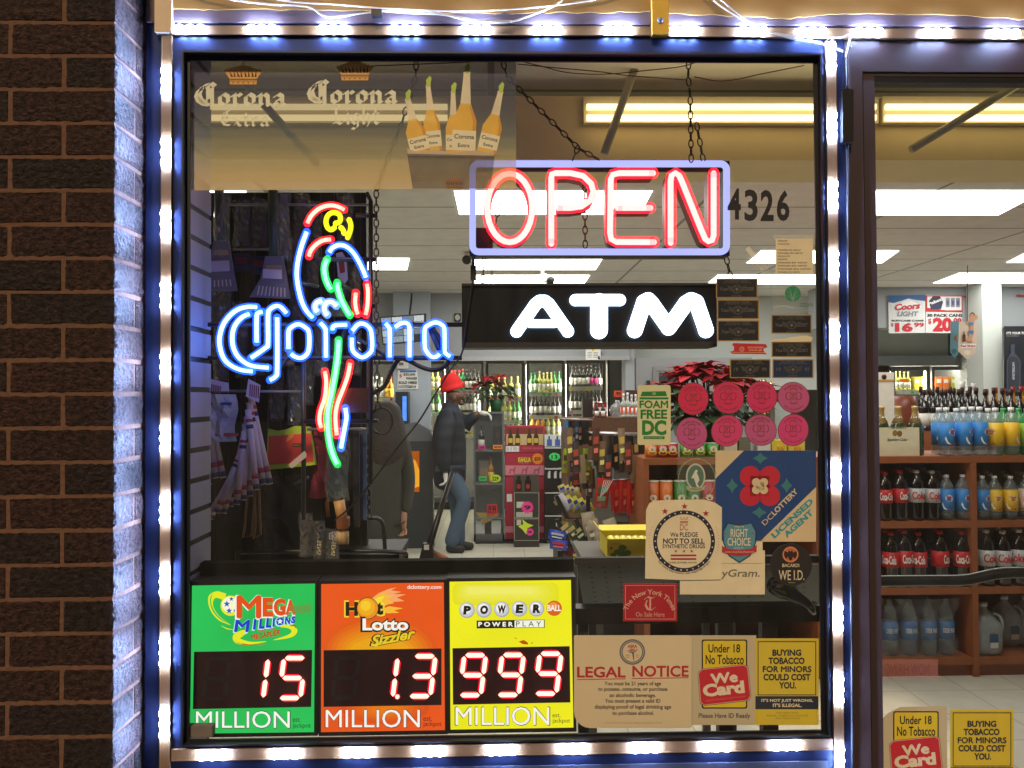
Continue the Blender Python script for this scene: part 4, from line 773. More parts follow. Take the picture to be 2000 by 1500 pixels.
# ================================================================ OPEN SIGN
YO = .17
t = thing('open_sign', 'red OPEN sign with letter tubes inside a violet blue tube border', 'neon sign', pt(1170, 498, YO))
REDO = film((255, 20, 40), .25, em=((255, 16, 40), 1.3)); REDC = emit((255, 104, 100), 10.0); HOUS = mat((96, 8, 16), .35, var=.2); VIO = emit((164, 170, 255), 1.45, .22, 3.0); VIOC = emit((196, 200, 255), 1.2, .15, 3.0)
q = []
X0, X1, Y0, Y1, rr_ = 923, 1419, 320, 492, 12
for (cx, cy, a0) in ((X1-rr_, Y0+rr_, -90), (X1-rr_, Y1-rr_, 0), (X0+rr_, Y1-rr_, 90), (X0+rr_, Y0+rr_, 180)):
    for k in range(6): q.append((cx+rr_*math.cos(R_(a0+18*k)), cy+rr_*math.sin(R_(a0+18*k))))
b = B(); b.tube([pt(x, y, YO) for x, y in q], 6.6*ps(YO), VIO, 10, True); bt = b.build('border_tube', t)
b = B(); b.boxp(917, 314, 1425, 326, YO+.011, .045, BLACK); b.boxp(917, 486, 1425, 500, YO+.011, .045, BLACK); b.boxp(917, 326, 929, 486, YO+.011, .045, BLACK); b.boxp(1413, 326, 1425, 486, YO+.011, .045, BLACK); b.boxp(929, 326, 1413, 334, YO+.03, .01, BLACK); b.build('housing', t)
Z2 = lambda l: [(600+x/2.857, y/2.857) for x, y in l]; Z3 = lambda l: [(1300+x/2.857, y/2.857) for x, y in l]
LET = {'O': [[(995.5+44*math.cos(2*math.pi*k/28), 406+67*math.sin(2*math.pi*k/28)) for k in range(29)]],
 'P': [Z2([(1362, 1360), (1362, 990), (1366, 972), (1385, 966), (1470, 966), (1540, 982), (1585, 1025), (1597, 1070), (1578, 1120), (1530, 1152), (1470, 1160), (1400, 1160)])],
 'E': [Z2([(1930, 966), (1740, 966), (1705, 975), (1694, 1000), (1690, 1300), (1697, 1335), (1725, 1350), (1935, 1351)]), Z2([(1732, 1160), (1915, 1160)])],
 'N': [Z3([(28, 1355), (28, 1010), (34, 978), (55, 965), (76, 980), (90, 1010), (200, 1285), (222, 1335), (240, 1347), (258, 1342), (268, 1315), (268, 968)])]}
HOUSP = {}
for ch, strokes in LET.items():
    b = B(); bi = B(); bh = B()
    for st in strokes:
        p = [pt(x, y, YO) for x, y in (cr([(x, y, 0) for x, y in st], 2) if False else [(x, y) for x, y in st])]
        cl = ch == 'O'
        if cl: p = p[:-1]
        b.tube(p, 11.0*ps(YO), REDO, 10, cl); bi.tube(p, 5.8*ps(YO), REDC, 8, cl)
        if not cl:
            for q_ in (p[0], p[-1]): b.ball(q_, 11.0*ps(YO), REDO, 10, 6); bi.ball(q_, 5.8*ps(YO), REDC, 8, 6)
        for i in range(len(p)-(0 if cl else 1)):
            a, e = p[i], p[(i+1) % len(p)]; d = e-a; L = d.length; d.normalize(); n = d.cross(Vector((0, 1, 0))).normalized()
            bh.obox((a+e)/2+Vector((0, .035, 0)), (d*(L/2+.002), Vector((0, .022, 0)), n*7*ps(YO)), HOUS)
    lt = b.build('letter_tube', t); bi.build('glow_core', lt); bh.build('letter_housing', lt)
b = B(); b.boxp(930, 445, 962, 484, YO+.03, .03, BLACK); b.build('transformer', t)
# ================================================================ ATM SIGN
YA = .15
t = thing('atm_sign', 'black light box with glowing white ATM letters', 'sign', pt(1150, 678, YA))
b = B(); b.boxp(902, 553, 1400, 678, YA, .09, mat((7, 9, 15), .4, var=.1, spec=.3)); b.boxp(902, 553, 1400, 557, YA-.006, .006, DARK); b.boxp(902, 668, 1400, 678, YA-.006, .006, DARK); b.build('box', t)
AW = emit((206, 230, 255), 7.0)
for ch, sts, r in (('A', [[(1009, 647), (1046, 594), (1054, 588), (1064, 588), (1072, 594), (1109, 647)], [(1036, 632), (1083, 632)]], 12), ('T', [[(1124, 586), (1211, 586)], [(1170, 590), (1170, 645)]], 11.5), ('M', [[(1240, 645), (1258, 590), (1266, 586), (1272, 592), (1306, 640), (1340, 592), (1350, 586), (1360, 590), (1379, 645)]], 15)):
    b = B(YA-.007)
    for i, st in enumerate(sts):
        rr = 17 if (ch == 'T' and i == 1) else (8 if (ch == 'A' and i == 1) else r)
        b.swoosh(st, [2*rr, 2*rr], AW, 0) if False else None
        for k in range(len(st)-1):
            b.line(*st[k], *st[k+1], 2*rr, AW, 8+.1*k+.01*i)
        for k in range(len(st)): b.ell(*st[k], rr, rr, AW, 8.5+.1*k+.05*i, .003, n=20)
    b.build('letter', t)

# ================================================================ PARROT NEON
YN = .13
t = thing('parrot_neon', 'coloured neon sign of a parrot perched on a blue script beer name', 'neon sign', pt(655, 910, YN))
A4 = lambda l: [(300+x/3.75, 450+y/3.75) for x, y in l]; A1 = lambda l: [(x/2.857, y/2.857) for x, y in l]; A5 = lambda l: [(700+x/3.75, 450+y/3.75) for x, y in l]; A8 = lambda l: [(300+x/3.636, 700+y/3.636) for x, y in l]
NC = {'blue': (film((40, 90, 255), .25, em=((30, 84, 255), 1.25)), emit((120, 168, 255), 9.0)), 'red': (film((255, 30, 40), .25, em=((255, 16, 30), 1.1)), emit((255, 120, 104), 8.0)), 'green': (film((30, 200, 90), .3, em=((10, 190, 70), .8)), emit((120, 255, 170), 5.0)), 'yellow': (film((220, 220, 30), .3, em=((206, 214, 0), 1.0)), emit((250, 250, 60), 1.2)), 'pale': (film((120, 160, 255), .25, em=((90, 130, 255), 1.0)), emit((240, 246, 255), 3.0))}
tubes = [
 ('blue', A4([(755, 562), (690, 560), (620, 578), (560, 622), (510, 690), (484, 780), (487, 860), (515, 940), (570, 992), (640, 1022), (722, 1033)])),
 ('blue', A4([(700, 612), (650, 635), (600, 690), (577, 760), (580, 840), (605, 905), (650, 955), (720, 992), (840, 1006)])),
 ('blue', A4([(795, 597), (768, 605), (755, 635), (755, 820)])),
 ('blue', A4([(972, 605), (930, 560), (890, 555), (852, 580), (838, 620), (838, 825), (822, 858), (715, 933)])),
 ('blue', A4([(905, 638), (905, 1015), (895, 1068), (852, 1096)])),
 ('blue', A4([(988, 868), (988, 750), (1005, 712), (1060, 687), (1112, 712), (1138, 750), (1138, 865), (1115, 915), (1075, 935), (1035, 925), (1008, 905)])),
 ('blue', A4([(1222, 678), (1252, 712), (1261, 745), (1262, 930)])), ('blue', A4([(1312, 730), (1313, 708), (1340, 694), (1415, 692)])),
 ('blue', A4([(1455, 735), (1490, 695), (1520, 682), (1560, 695), (1593, 740), (1600, 865), (1570, 910), (1525, 930), (1480, 905), (1455, 868), (1452, 787)])),
 ('blue', A5([(200, 682), (225, 712), (230, 745), (230, 928)])), ('blue', A5([(268, 708), (310, 682), (345, 677), (368, 692), (375, 735), (375, 928)])),
 ('blue', A5([(595, 905), (570, 925), (535, 925), (502, 890), (487, 850), (487, 722), (520, 690), (565, 674), (608, 690), (630, 725), (632, 870), (642, 902), (672, 924)])),
 ('blue', [(599, 453)]+A4([(1085, 110), (1056, 230), (1049, 330), (1060, 420), (1085, 520), (1120, 590), (1165, 638)])),
 ('red', A1([(1715, 1245), (1740, 1200), (1785, 1162), (1840, 1146), (1885, 1153), (1920, 1170)])),
 ('yellow', A1([(1872, 1246), (1892, 1240), (1900, 1222), (1893, 1198), (1870, 1187), (1845, 1190), (1825, 1210), (1819, 1240), (1828, 1270), (1848, 1282), (1866, 1270)])),
 ('yellow', A1([(1902, 1270), (1914, 1282), (1920, 1302)])), ('yellow', A1([(1948, 1226), (1958, 1258), (1952, 1295), (1940, 1326)])),
 ('red', A4([(1138, 190), (1150, 150), (1190, 103), (1240, 74), (1298, 66)])),
 ('blue', A4([(1287, 160), (1312, 126), (1360, 107), (1410, 118), (1460, 160), (1500, 222), (1533, 288), (1554, 343)])),
 ('green', A4([(1272, 210), (1252, 262), (1255, 330), (1275, 392), (1298, 430)])), ('green', A4([(1345, 382), (1350, 430), (1375, 510), (1408, 575), (1438, 622)])),
 ('red', A4([(1482, 457), (1476, 520), (1484, 580), (1496, 613)])), ('red', A4([(1562, 392), (1570, 450), (1566, 550), (1553, 618)])),
 ('pale', A4([(1232, 517), (1198, 527), (1181, 560), (1196, 595)])), ('pale', A4([(1338, 553), (1310, 527), (1272, 527), (1250, 560), (1256, 598), (1273, 618)])),
 ('green', A4([(1355, 802), (1350, 900), (1330, 1050), (1305, 1180)])+A8([(1243, 340), (1235, 400), (1236, 480), (1250, 600), (1275, 690), (1305, 752)])),
 ('red', A8([(1216, 92), (1226, 170), (1215, 280), (1186, 370), (1178, 440), (1191, 493)])), ('red', A8([(1396, 32), (1380, 120), (1345, 220), (1306, 320), (1291, 420), (1301, 546)])),
 ('blue', A8([(1361, 352), (1369, 420), (1356, 500), (1341, 580), (1331, 638)]))]
for col, l in tubes:
    p = [pt(v.x, v.y, YN) for v in cr([(x, y, 0) for x, y in l], 4)]
    b = B(); b.tube(p, (5.0 if col == 'yellow' else 7.6)*ps(YN), NC[col][0], 8); [b.ball(q_, (5.0 if col == 'yellow' else 7.6)*ps(YN), NC[col][0], 8, 6) for q_ in (p[0], p[-1])]; o = b.build('neon_tube', t); o['label'] = col+' neon tube'
    b = B(); b.tube(p, (2.4 if col == 'yellow' else 4.0)*ps(YN), NC[col][1], 6); b.build('glow_core', o)
BAR = mat((24, 28, 50), .4, .2)
b = B()
for xa, ya, xb, yb in ((724, 392, 724, 945), (593, 690, 593, 1015), (395, 634, 902, 634), (395, 699, 902, 699), (620, 507, 735, 507), (695, 421, 738, 421), (588, 823, 738, 823), (590, 598, 735, 598)):
    b.tube([pt(xa, ya, YN+.022), pt(xb, yb, YN+.022)], 4.6*ps(YN), BAR, 8)
b.tube([pt(716, 376, YN+.022), pt(724, 392, YN+.022)], 4*ps(YN), BAR, 8)
for xa, ya, xb, yb in ((665, 552, 690, 570), (693, 658, 758, 697), (683, 620, 668, 660), (568, 690, 550, 716), (585, 552, 622, 560)): b.tube([pt(xa, ya, YN+.012), pt(xb, yb, YN+.012)], 3.4*ps(YN), BLACK, 8)
b.build('support_frame', t)
b = B(); b.boxp(648, 758, 724, 806, YN+.03, .06, mat((44, 22, 28), .4)); b.build('transformer', t)
b = B(); b.tube(cr([pt(845, 640, YN+.03), pt(862, 668, YN+.03), pt(876, 700, YN+.03), pt(868, 716, YN+.03), pt(850, 723, YN+.03), pt(825, 718, YN+.03), pt(797, 704, YN+.03), pt(780, 702, YN+.03), pt(766, 722, YN+.03), pt(750, 755, YN+.03), pt(728, 768, YN+.03)], 5), .0052, BLACK, 8)
b.tube([pt(840, 640, YN+.03), pt(862, 690, YN+.03)], .007, mat((20, 26, 60), .3), 8); b.build('power_cord', t)
b = B(); p = [pt(723+22+21*math.cos(2*math.pi*k/24), 822+26*math.sin(2*math.pi*k/24), YN+.05) for k in range(24)]; b.tube(p, .0032, mat((50, 36, 36), .4), 6, True); tag(b.build('coiled_cable'), 'coiled dark cable hanging beside the parrot tail', 'cable')
# chains and hooks
def chain(pts, Y, label, r=.0016, L=.021):
    b = B(); P = [pt(x, y, Y) for x, y in pts]; k = 0; MT = mat((52, 44, 40), .5, .5)
    for i in range(len(P)-1):
        a, e = P[i], P[i+1]; d = e-a; n = max(1, int(d.length/(L*.8))); d.normalize(); s1 = d.cross(Vector((0, 1, 0))).normalized(); s2 = d.cross(s1)
        for j in range(n):
            c = a+(e-a)*((j+.5)/n); s_ = s1 if k % 2 == 0 else s2; k += 1
            b.tube([c+d*math.cos(2*math.pi*q/10)*L/2+s_*math.sin(2*math.pi*q/10)*L*.26 for q in range(10)], r, MT, 5, True)
    return tag(b.build('hanging_chain'), label, 'chain', 'chains that hold the signs')
chain([(982, 120), (990, 150), (1030, 190), (1085, 245), (1130, 290), (1170, 312)], .16, 'chain slanting from the banner corner to the top of the open sign')
chain([(1130, 285), (1118, 314)], .165, 'short chain stub tied over the P of the open sign')
chain([(1345, 120), (1344, 150), (1348, 190), (1350, 316)], .16, 'straight chain holding the right half of the open sign')
chain([(1360, 240), (1374, 316)], .165, 'shorter slanting chain beside the straight one above the open sign')
chain([(980, 375), (965, 455), (952, 490)], .2, 'chain seen through the letter O')
chain([(1142, 360), (1143, 484)], .2, 'chain seen through the letter P')
chain([(946, 505), (942, 553)], .19, 'short chain between the open sign and the black ATM box')
chain([(1418, 502), (1428, 545)], .17, 'short chain from the corner of the open sign to the booster stickers')
chain([(735, 372), (735, 500), (735, 640), (738, 800)], .15, 'long chain along the upright bar of the parrot neon')
chain([(813, 122), (812, 150), (785, 240), (750, 330), (735, 372)], .15, 'chain slanting down behind the bottles of the beer banner')
b = B(); b.tube([pt(925, 500, .18), pt(924, 520, .18)], .004, BLACK, 6); b.boxp(919, 518, 930, 546, .175, .02, BLACK)
b.tube(cr([pt(924, 545, .14), pt(918, 580, .138), pt(908, 650, .138), pt(902, 690, .14), pt(880, 722, .14), pt(850, 770, .14), pt(820, 820, .14), pt(780, 870, .14), pt(735, 930, .16), pt(690, 985, .2), pt(655, 1015, .24)], 5), .0022, BLACK, 6); tag(b.build('power_cable'), 'thin black cable with inline plug running down from the open sign past the red hat', 'cable')
RW = mat((120, 60, 50), .6)
for pp, lb in (([(1010, 118), (1060, 130), (1110, 142), (1180, 145), (1260, 138), (1330, 130), (1370, 118)], 'reddish wire sagging under the window head above the open sign'), ([(1010, 125), (1080, 132), (1170, 140), (1230, 148), (1340, 156)], 'thin brown wire behind the glass left of the chain'), ([(1356, 150), (1400, 158), (1440, 155), (1480, 146), (1570, 128)], 'yellowish wire sagging right of the straight chain'), ([(700, 130), (800, 126), (900, 122), (990, 118)], 'wire seen through the top of the beer banner')):
    cable('window_wire', pp, .12, .0012, RW, lb, 'wires at the window head')
# ================================================================ people
def skin(name, pts, edges, mt, parent, sub=2):
    me = bpy.data.meshes.new('s'); o0 = wloc(parent); me.from_pydata([Vector(p)-o0 for p, r in pts], edges, [])
    o = bpy.data.objects.new('s', me); C.objects.link(o)
    o.modifiers.new('sk', 'SKIN'); sv = me.skin_vertices[0].data
    for i, (p, r) in enumerate(pts): sv[i].radius = r if isinstance(r, tuple) else (r, r)
    sv[0].use_root = True
    ss = o.modifiers.new('ss', 'SUBSURF'); ss.levels = sub; ss.render_levels = sub
    dg = bpy.context.evaluated_depsgraph_get(); m2 = bpy.data.meshes.new_from_object(o.evaluated_get(dg)); bpy.data.objects.remove(o)
    m2.name = name; m2.materials.clear(); m2.materials.append(mt)
    for p in m2.polygons: p.use_smooth = True
    r = bpy.data.objects.new(name, m2); C.objects.link(r); r.parent = parent; return r
def hand_pts(w, d, up_, pts, edges, root, s=1.0):
    """palm plus five bent fingers of unequal length, from wrist w along d"""
    d = Vector(d).normalized(); side = d.cross(Vector(up_)).normalized(); dn = -side.cross(d).normalized()
    pts.append((w+d*.045*s, .026*s)); p0 = len(pts)-1; edges.append((root, p0))
    for k, L in ((-1.5, .062), (-.5, .075), (.5, .07), (1.5, .055)):
        a = w+d*.085*s+side*k*.018*s; b_ = a+(d*.75+dn*.6)*L*.55*s; c = b_+(d*.1+dn)*L*.5*s
        i = len(pts); pts += [(a, .0105*s), (b_, .009*s), (c, .0078*s)]; edges += [(p0, i), (i, i+1), (i+1, i+2)]
    a = w+d*.03*s+side*-.032*s; b_ = a+(d*.8+dn*.5)*.04*s; i = len(pts); pts += [(a, .012*s), (b_, .0095*s)]; edges += [(p0, i), (i, i+1)]
YM = 6.44
def quilt(m):
    n = m.node_tree.nodes; l = m.node_tree.links; wv = n.new('ShaderNodeTexWave'); wv.bands_direction = 'Z'; wv.inputs['Scale'].default_value = 2.6; wv.inputs['Distortion'].default_value = 1.2; tc = n.new('ShaderNodeTexCoord'); l.new(tc.outputs['Object'], wv.inputs[0])
    bu = n.new('ShaderNodeBump'); bu.inputs['Strength'].default_value = 1; bu.inputs['Distance'].default_value = .004; l.new(wv.outputs['Fac'], bu.inputs['Height']); l.new(bu.outputs[0], n['Principled BSDF'].inputs['Normal'])
t = thing('person', 'man in red knit cap, dark hooded jacket and blue jeans leaning on the glass case', 'person', pt(884, 1074, YM))
SKIN = mat((92, 62, 48), .55, var=.1, scale=12); GLOVE = mat((206, 204, 196), .8); JACK = mat((26, 32, 44), .75, var=.2, scale=14, bump=.25); JEAN = mat((70, 88, 108), .85, var=.25, scale=9, bump=.15); SHOE = mat((26, 26, 28), .6); CAP = mat((206, 30, 34), .9, var=.15, scale=60, bump=.4)
quilt(JACK)
V = lambda x, y, dy=0.0: pt(x, y, YM+dy)
pts = [(V(876, 905), .13), (V(877, 860), .14), (V(879, 815), .12), (V(883, 795), .062), (V(886, 782), .058), (V(888, 776), (.085, .098)), (V(889, 762), (.08, .097)),
 (V(878, 812, -.19), .06), (V(868, 868, -.24), .05), (V(869, 915, -.22), .036), (V(870, 926, -.22), .03), (V(885, 812, .19), .06), (V(912, 822, .16), .05), (V(936, 806, .1), .036),
 (V(878, 925, -.09), .085), (V(908, 975, -.1), .06), (V(878, 1052, -.09), .045), (V(872, 925, .09), .085), (V(893, 985, .08), .062), (V(895, 1056, .06), .045)]
ed = [(0, 1), (1, 2), (2, 3), (3, 4), (4, 5), (5, 6), (2, 7), (7, 8), (8, 9), (9, 10), (2, 11), (11, 12), (12, 13), (0, 14), (14, 15), (15, 16), (0, 17), (17, 18), (18, 19)]
skin('body', pts, ed, SKIN, t)
# face: facing +x
b = B(); hc = V(889, 777)
b.ball(hc+Vector((.088, 0, -.005)), (.022, .016, .026), SKIN, 8, 6); b.ball(hc+Vector((.062, 0, -.055)), (.034, .036, .022), SKIN, 8, 6)
b.ball(hc+Vector((.078, 0, -.052)), (.016, .028, .007), mat((70, 40, 38), .6), 8, 5)
for s_ in (-1, 1): b.ball(hc+Vector((.07, .034*s_, .018)), (.012, .013, .008), mat((120, 100, 88), .4), 8, 5); b.ball(hc+Vector((.079, .035*s_, .018)), (.005, .006, .006), INK, 6, 4); b.ball(hc+Vector((-.005, .088*s_, -.005)), (.022, .010, .032), SKIN, 8, 6)
b.ball(hc+Vector((.082, 0, -.037)), (.012, .03, .006), mat((40, 30, 28), .9), 8, 5); b.build('face', t)
b = B(); prof = [(.106, -.014), (.112, -.004), (.110, .022), (.104, .026), (.106, .06), (.101, .10), (.088, .135), (.066, .158), (.036, .170), (.0, .172)]
cc = V(883, 760); q = []
b.lathe(prof, (0, 0, 0), CAP, 16); M_ = Matrix.Rotation(R_(-14), 4, 'Y'); b.v = [cc+M_ @ Vector((v.x*1.02, v.y*.84, v.z*.92)) for v in b.v]; b.build('knit_cap', t)
jp = [(V(878, 962), (.18, .175)), (V(878, 925), (.20, .18)), (V(875, 865), (.225, .20)), (V(877, 822), (.215, .19)), (V(880, 803), (.14, .14)), (V(877, 812, -.21), .10), (V(864, 868, -.26), .088), (V(868, 924, -.23), .06), (V(885, 814, .2), .088), (V(912, 826, .16), .075), (V(933, 809, .11), .05), (V(860, 796), (.12, .15))]
skin('jacket', jp, [(0, 1), (1, 2), (2, 3), (3, 4), (3, 5), (5, 6), (6, 7), (3, 8), (8, 9), (9, 10), (4, 11)], JACK, t)
jn = [(V(877, 898), (.15, .14)), (V(879, 925, -.09), .105), (V(909, 976, -.1), .08), (V(878, 1070, -.09), .078), (V(873, 925, .09), .105), (V(894, 985, .08), .082), (V(895, 1070, .06), .076)]
skin('jeans', jn, [(0, 1), (1, 2), (2, 3), (0, 4), (4, 5), (5, 6)], JEAN, t)
for x, y, dy in ((875, 1068, -.09), (893, 1066, .06)):
    c = V(x, y, dy); f_ = c.z
    skin('shoe', [(Vector((c.x-.03, c.y, .05)), .052), (Vector((c.x+.06, c.y, .045)), .048), (Vector((c.x+.17, c.y-.01, .036)), .038)], [(0, 1), (1, 2)], SHOE, t)
for w_, d_, u_ in ((V(869.5, 919, -.22), (.05, 0, -1), (1, 0, 0)), (V(934, 806, .1), (1, 0, -.12), (0, 0, 1))):
    ps_, es_ = [(w_, .034)], []; hand_pts(w_+Vector(d_)*.01, d_, u_, ps_, es_, 0, 1.08); skin('work_glove', ps_, es_, GLOVE, t, 1)
YW = 4.3
t = thing('person', 'person with long dark brown hair in an olive jacket seen from behind', 'person', pt(748, 1240, YW))
t.location.z = 0.0
V = lambda x, y, dy=0.0: pt(x, y, YW+dy)
OL = mat((50, 52, 44), .85, var=.2, scale=8, bump=.2)
pts = [(V(748, 1000), .13), (V(748, 930), .13), (V(748, 870), .12), (V(750, 835), .055), (V(752, 808), (.085, .1)), (V(752, 788), (.075, .09)), (V(710, 872), .055), (V(700, 945), .045), (V(708, 1010, -.06), .034), (V(786, 872), .055), (V(792, 945), .045), (V(786, 1010, -.06), .034), (V(725, 1060), .09), (V(725, 1190), .06), (V(725, 1330), .045), (V(770, 1060), .09), (V(770, 1190), .06), (V(770, 1330), .045)]
e_ = [(0, 1), (1, 2), (2, 3), (3, 4), (4, 5), (2, 6), (6, 7), (7, 8), (2, 9), (9, 10), (10, 11), (0, 12), (12, 13), (13, 14), (0, 15), (15, 16), (16, 17)]
for w_, r_i in ((V(708, 1014, -.06), 8), (V(786, 1014, -.06), 11)): hand_pts(w_, (0, -.2, -1), (0, 1, 0), pts, e_, r_i)
skin('body', pts, e_, mat((170, 124, 100), .6), t)
skin('jacket', [(V(750, 1062), (.22, .17)), (V(750, 1030), (.23, .17)), (V(749, 945), (.20, .16)), (V(748, 885), (.19, .15)), (V(750, 850), (.1, .1)), (V(708, 874), .08), (V(697, 945), .066), (V(706, 1005, -.06), .05), (V(788, 874), .08), (V(796, 945), .066), (V(789, 1005, -.06), .05)], [(0, 1), (1, 2), (2, 3), (3, 4), (3, 5), (5, 6), (6, 7), (3, 8), (8, 9), (9, 10)], OL, t)
skin('trousers', [(V(748, 985), (.17, .14)), (V(725, 1060), .105), (V(725, 1190), .085), (V(725, 1330), .075), (V(770, 1060), .105), (V(770, 1190), .085), (V(770, 1330), .075)], [(0, 1), (1, 2), (2, 3), (0, 4), (4, 5), (5, 6)], BLACK, t)
for x in (725, 770):
    c = V(x, 1330); skin('shoe', [(Vector((c.x, c.y, .05)), .05), (Vector((c.x-.02, c.y+.14, .04)), .042)], [(0, 1)], SHOE, t)
skin('hair', [(V(752, 782), (.105, .12)), (V(752, 806, -.02), (.13, .125)), (V(754, 840, -.05), (.155, .10)), (V(758, 880, -.09), (.17, .075)), (V(762, 930, -.11), (.12, .05))], [(0, 1), (1, 2), (2, 3), (3, 4)], mat((34, 25, 22), .6, var=.3, scale=40, bump=.5), t)

# ================================================================ coolers at the back
FR = mat((104, 104, 106), .4, .6); INN = mat((58, 57, 52), .6); SHF = mat((226, 226, 220), .5); CL = emit((255, 250, 226), 34.0); CG = film((200, 210, 210), .03, .3, .04)
YC = 9.5
def cooler(name, label, doors, ytop, Y, shelf_of, zb=0.0):
    x0, x1 = doors[0][0], doors[-1][1]
    t = thing(name, label, 'cooler', (pt((x0+x1)/2, ytop, Y).x, Y, zb))
    X0, X1, Zt = pt(x0-4, ytop, Y).x, pt(x1+4, ytop, Y).x, pt(x0, ytop-4, Y).z
    b = B(); b.box(X0, Y+.75, zb, X1, Y+.8, Zt, INN); b.box(X0-.03, Y, zb, X0, Y+.8, Zt, INN); b.box(X1, Y, zb, X1+.03, Y+.8, Zt, INN); b.box(X0-.03, Y-.01, Zt, X1+.03, Y+.8, Zt+.05, STEEL); b.box(X0, Y+.04, zb, X1, Y+.75, zb+.1, INN); b.build('case', t)
    for i, (a, e) in enumerate(doors):
        A, E = pt(a, ytop, Y).x, pt(e, ytop, Y).x; zt = Zt-.005; w_ = .035
        d = B(); d.box(A, Y, zb+.1, A+w_, Y+.035, zt, FR); d.box(E-w_, Y, zb+.1, E, Y+.035, zt, FR); d.box(A+w_, Y, zt-.05, E-w_, Y+.035, zt, FR); d.box(A+w_, Y, zb+.1, E-w_, Y+.035, zb+.17, FR); dr = d.build('cooler_door', t)
        g = B(); g.box(A+w_, Y+.012, zb+.17, E-w_, Y+.02, zt-.05, CG); g.build('glass', dr)
        g = B(); g.box(A+.006, Y-.03, (zb+zt)/2-.2, A+.02, Y, (zb+zt)/2+.2, FR); g.build('handle', dr)
        for xx in (A+.012, E-.012):
            l_ = B(); l_.tube([Vector((xx, Y+.1, zb+.2)), Vector((xx, Y+.1, zt-.06))], .012, CL, 6); l_.build('lamp_tube', t)
        l_ = B(); l_.tube([Vector((A+.05, Y+.1, zt-.03)), Vector((E-.05, Y+.1, zt-.03))], .012, CL, 6); l_.build('lamp_tube', t)
        for y in shelf_of[i]:
            z = pt(a, y, Y+.1).z; s_ = B(); s_.box(A+.02, Y+.09, z-.055, E-.02, Y+.10, z-.002, SHF); s_.box(A+.02, Y+.10, z-.02, E-.02, Y+.6, z-.004, SHF)
            n = 5
            for k in range(n): 
                if random.random() < .7: s_.box(A+.05+(E-A-.1)*k/n, Y+.087, z-.05, A+.05+(E-A-.1)*(k+.55)/n, Y+.0895, z-.015, mat(random.choice([(220, 60, 60), (240, 220, 60), (90, 200, 110), (240, 240, 240), (230, 130, 150)]), .6))
            s_.build('shelf', t)
    return t
D1 = [(680, 712), (716, 776), (790, 868), (872, 945), (949, 1024), (1028, 1102), (1106, 1182)]
S1 = [[776, 821], [776, 821], [762, 806], [762, 806, 848], [776, 821, 862], [766, 811, 850], [755, 801, 845]]
cooler('drinks_cooler', 'long glass door drinks cooler along the back wall behind the man', D1, 708, YC, S1)
def bottle_mesh(name, H, r, body, label, cap, neck=.62, lab=(.12, .42), nr=.33):
    b = B(); n = 10
    b.lathe([(r*.9, 0), (r, .012*H), (r, lab[0]*H)], (0, 0, 0), body, n); b.lathe([(r*1.02, lab[0]*H), (r*1.02, lab[1]*H)], (0, 0, 0), label, n)
    b.lathe([(r, lab[1]*H), (r, neck*H*.9), (r*.8, neck*H), (r*nr, (neck+.1)*H), (r*nr, .86*H)], (0, 0, 0), body, n); b.lathe([(r*nr*1.1, .86*H), (r*nr*1.1, H), (0, H)], (0, 0, 0), cap, n)
    o = b.build(name, None, None, True); return o
def gl(c, rough=.15): return mat(c, rough, 0, .1, 20, 0, .8)
kinds = {
 'white': ((gl((196, 200, 96)), mat((236, 234, 220), .6), mat((210, 200, 120), .4))), 'green': ((gl((60, 132, 60)), mat((236, 240, 220), .6), mat((30, 110, 60), .4))), 'gin': ((gl((30, 150, 80)), mat((220, 40, 44), .6), mat((210, 40, 40), .4))),
 'red': ((gl((26, 22, 24)), mat((230, 228, 220), .6), mat((50, 20, 24), .4))), 'pink': ((gl((30, 22, 28)), mat((206, 60, 140), .6), mat((40, 30, 30), .4))), 'clear': ((gl((176, 180, 176)), mat((240, 240, 240), .6), mat((230, 230, 230), .4))), 'amber': ((gl((206, 140, 40)), mat((240, 200, 60), .6), mat((180, 40, 30), .4)))}
names = {'white': 'pale white wine bottle', 'green': 'green glass wine bottle', 'gin': 'green bottle with red cap', 'red': 'dark red wine bottle', 'pink': 'dark bottle with pink label', 'clear': 'clear spirit bottle', 'amber': 'amber bottle with yellow label'}
proto = {}
def place(k, loc, label, group, sc_=1.0):
    if k not in proto:
        o = bottle_mesh('wine_bottle', .29, .037, *kinds[k]); proto[k] = o
    else: o = proto[k].copy(); C.objects.link(o)
    o.location = loc; o.scale = (sc_, sc_, sc_*random.uniform(.94, 1.04)); o.rotation_euler = (0, 0, random.uniform(0, 6)); tag(o, label, 'bottle', group); return o
rows = [(0, 776, 'ac', 3), (0, 821, 'ag', 3), (1, 776, 'ca', 5), (1, 821, 'rc', 5), (2, 762, 'gw', 6), (2, 806, 'wg', 6), (3, 762, 'nnnrrr', 8), (3, 806, 'rrc', 8), (3, 848, 'rw', 7), (4, 776, 'w', 5), (4, 821, 'wwg', 7), (4, 862, 'cw', 6), (5, 766, 'gwwg', 8), (5, 811, 'r', 7), (5, 850, 'aw', 6), (6, 755, 'rrrpr', 8), (6, 801, 'r', 8), (6, 845, 'rp', 7)]
LET2 = {'a': 'amber', 'c': 'clear', 'g': 'green', 'w': 'white', 'r': 'red', 'n': 'gin', 'p': 'pink'}
ORD = ['first', 'second', 'third', 'fourth', 'fifth', 'sixth', 'seventh']; LEV = {0: 'top', 1: 'middle', 2: 'low'}
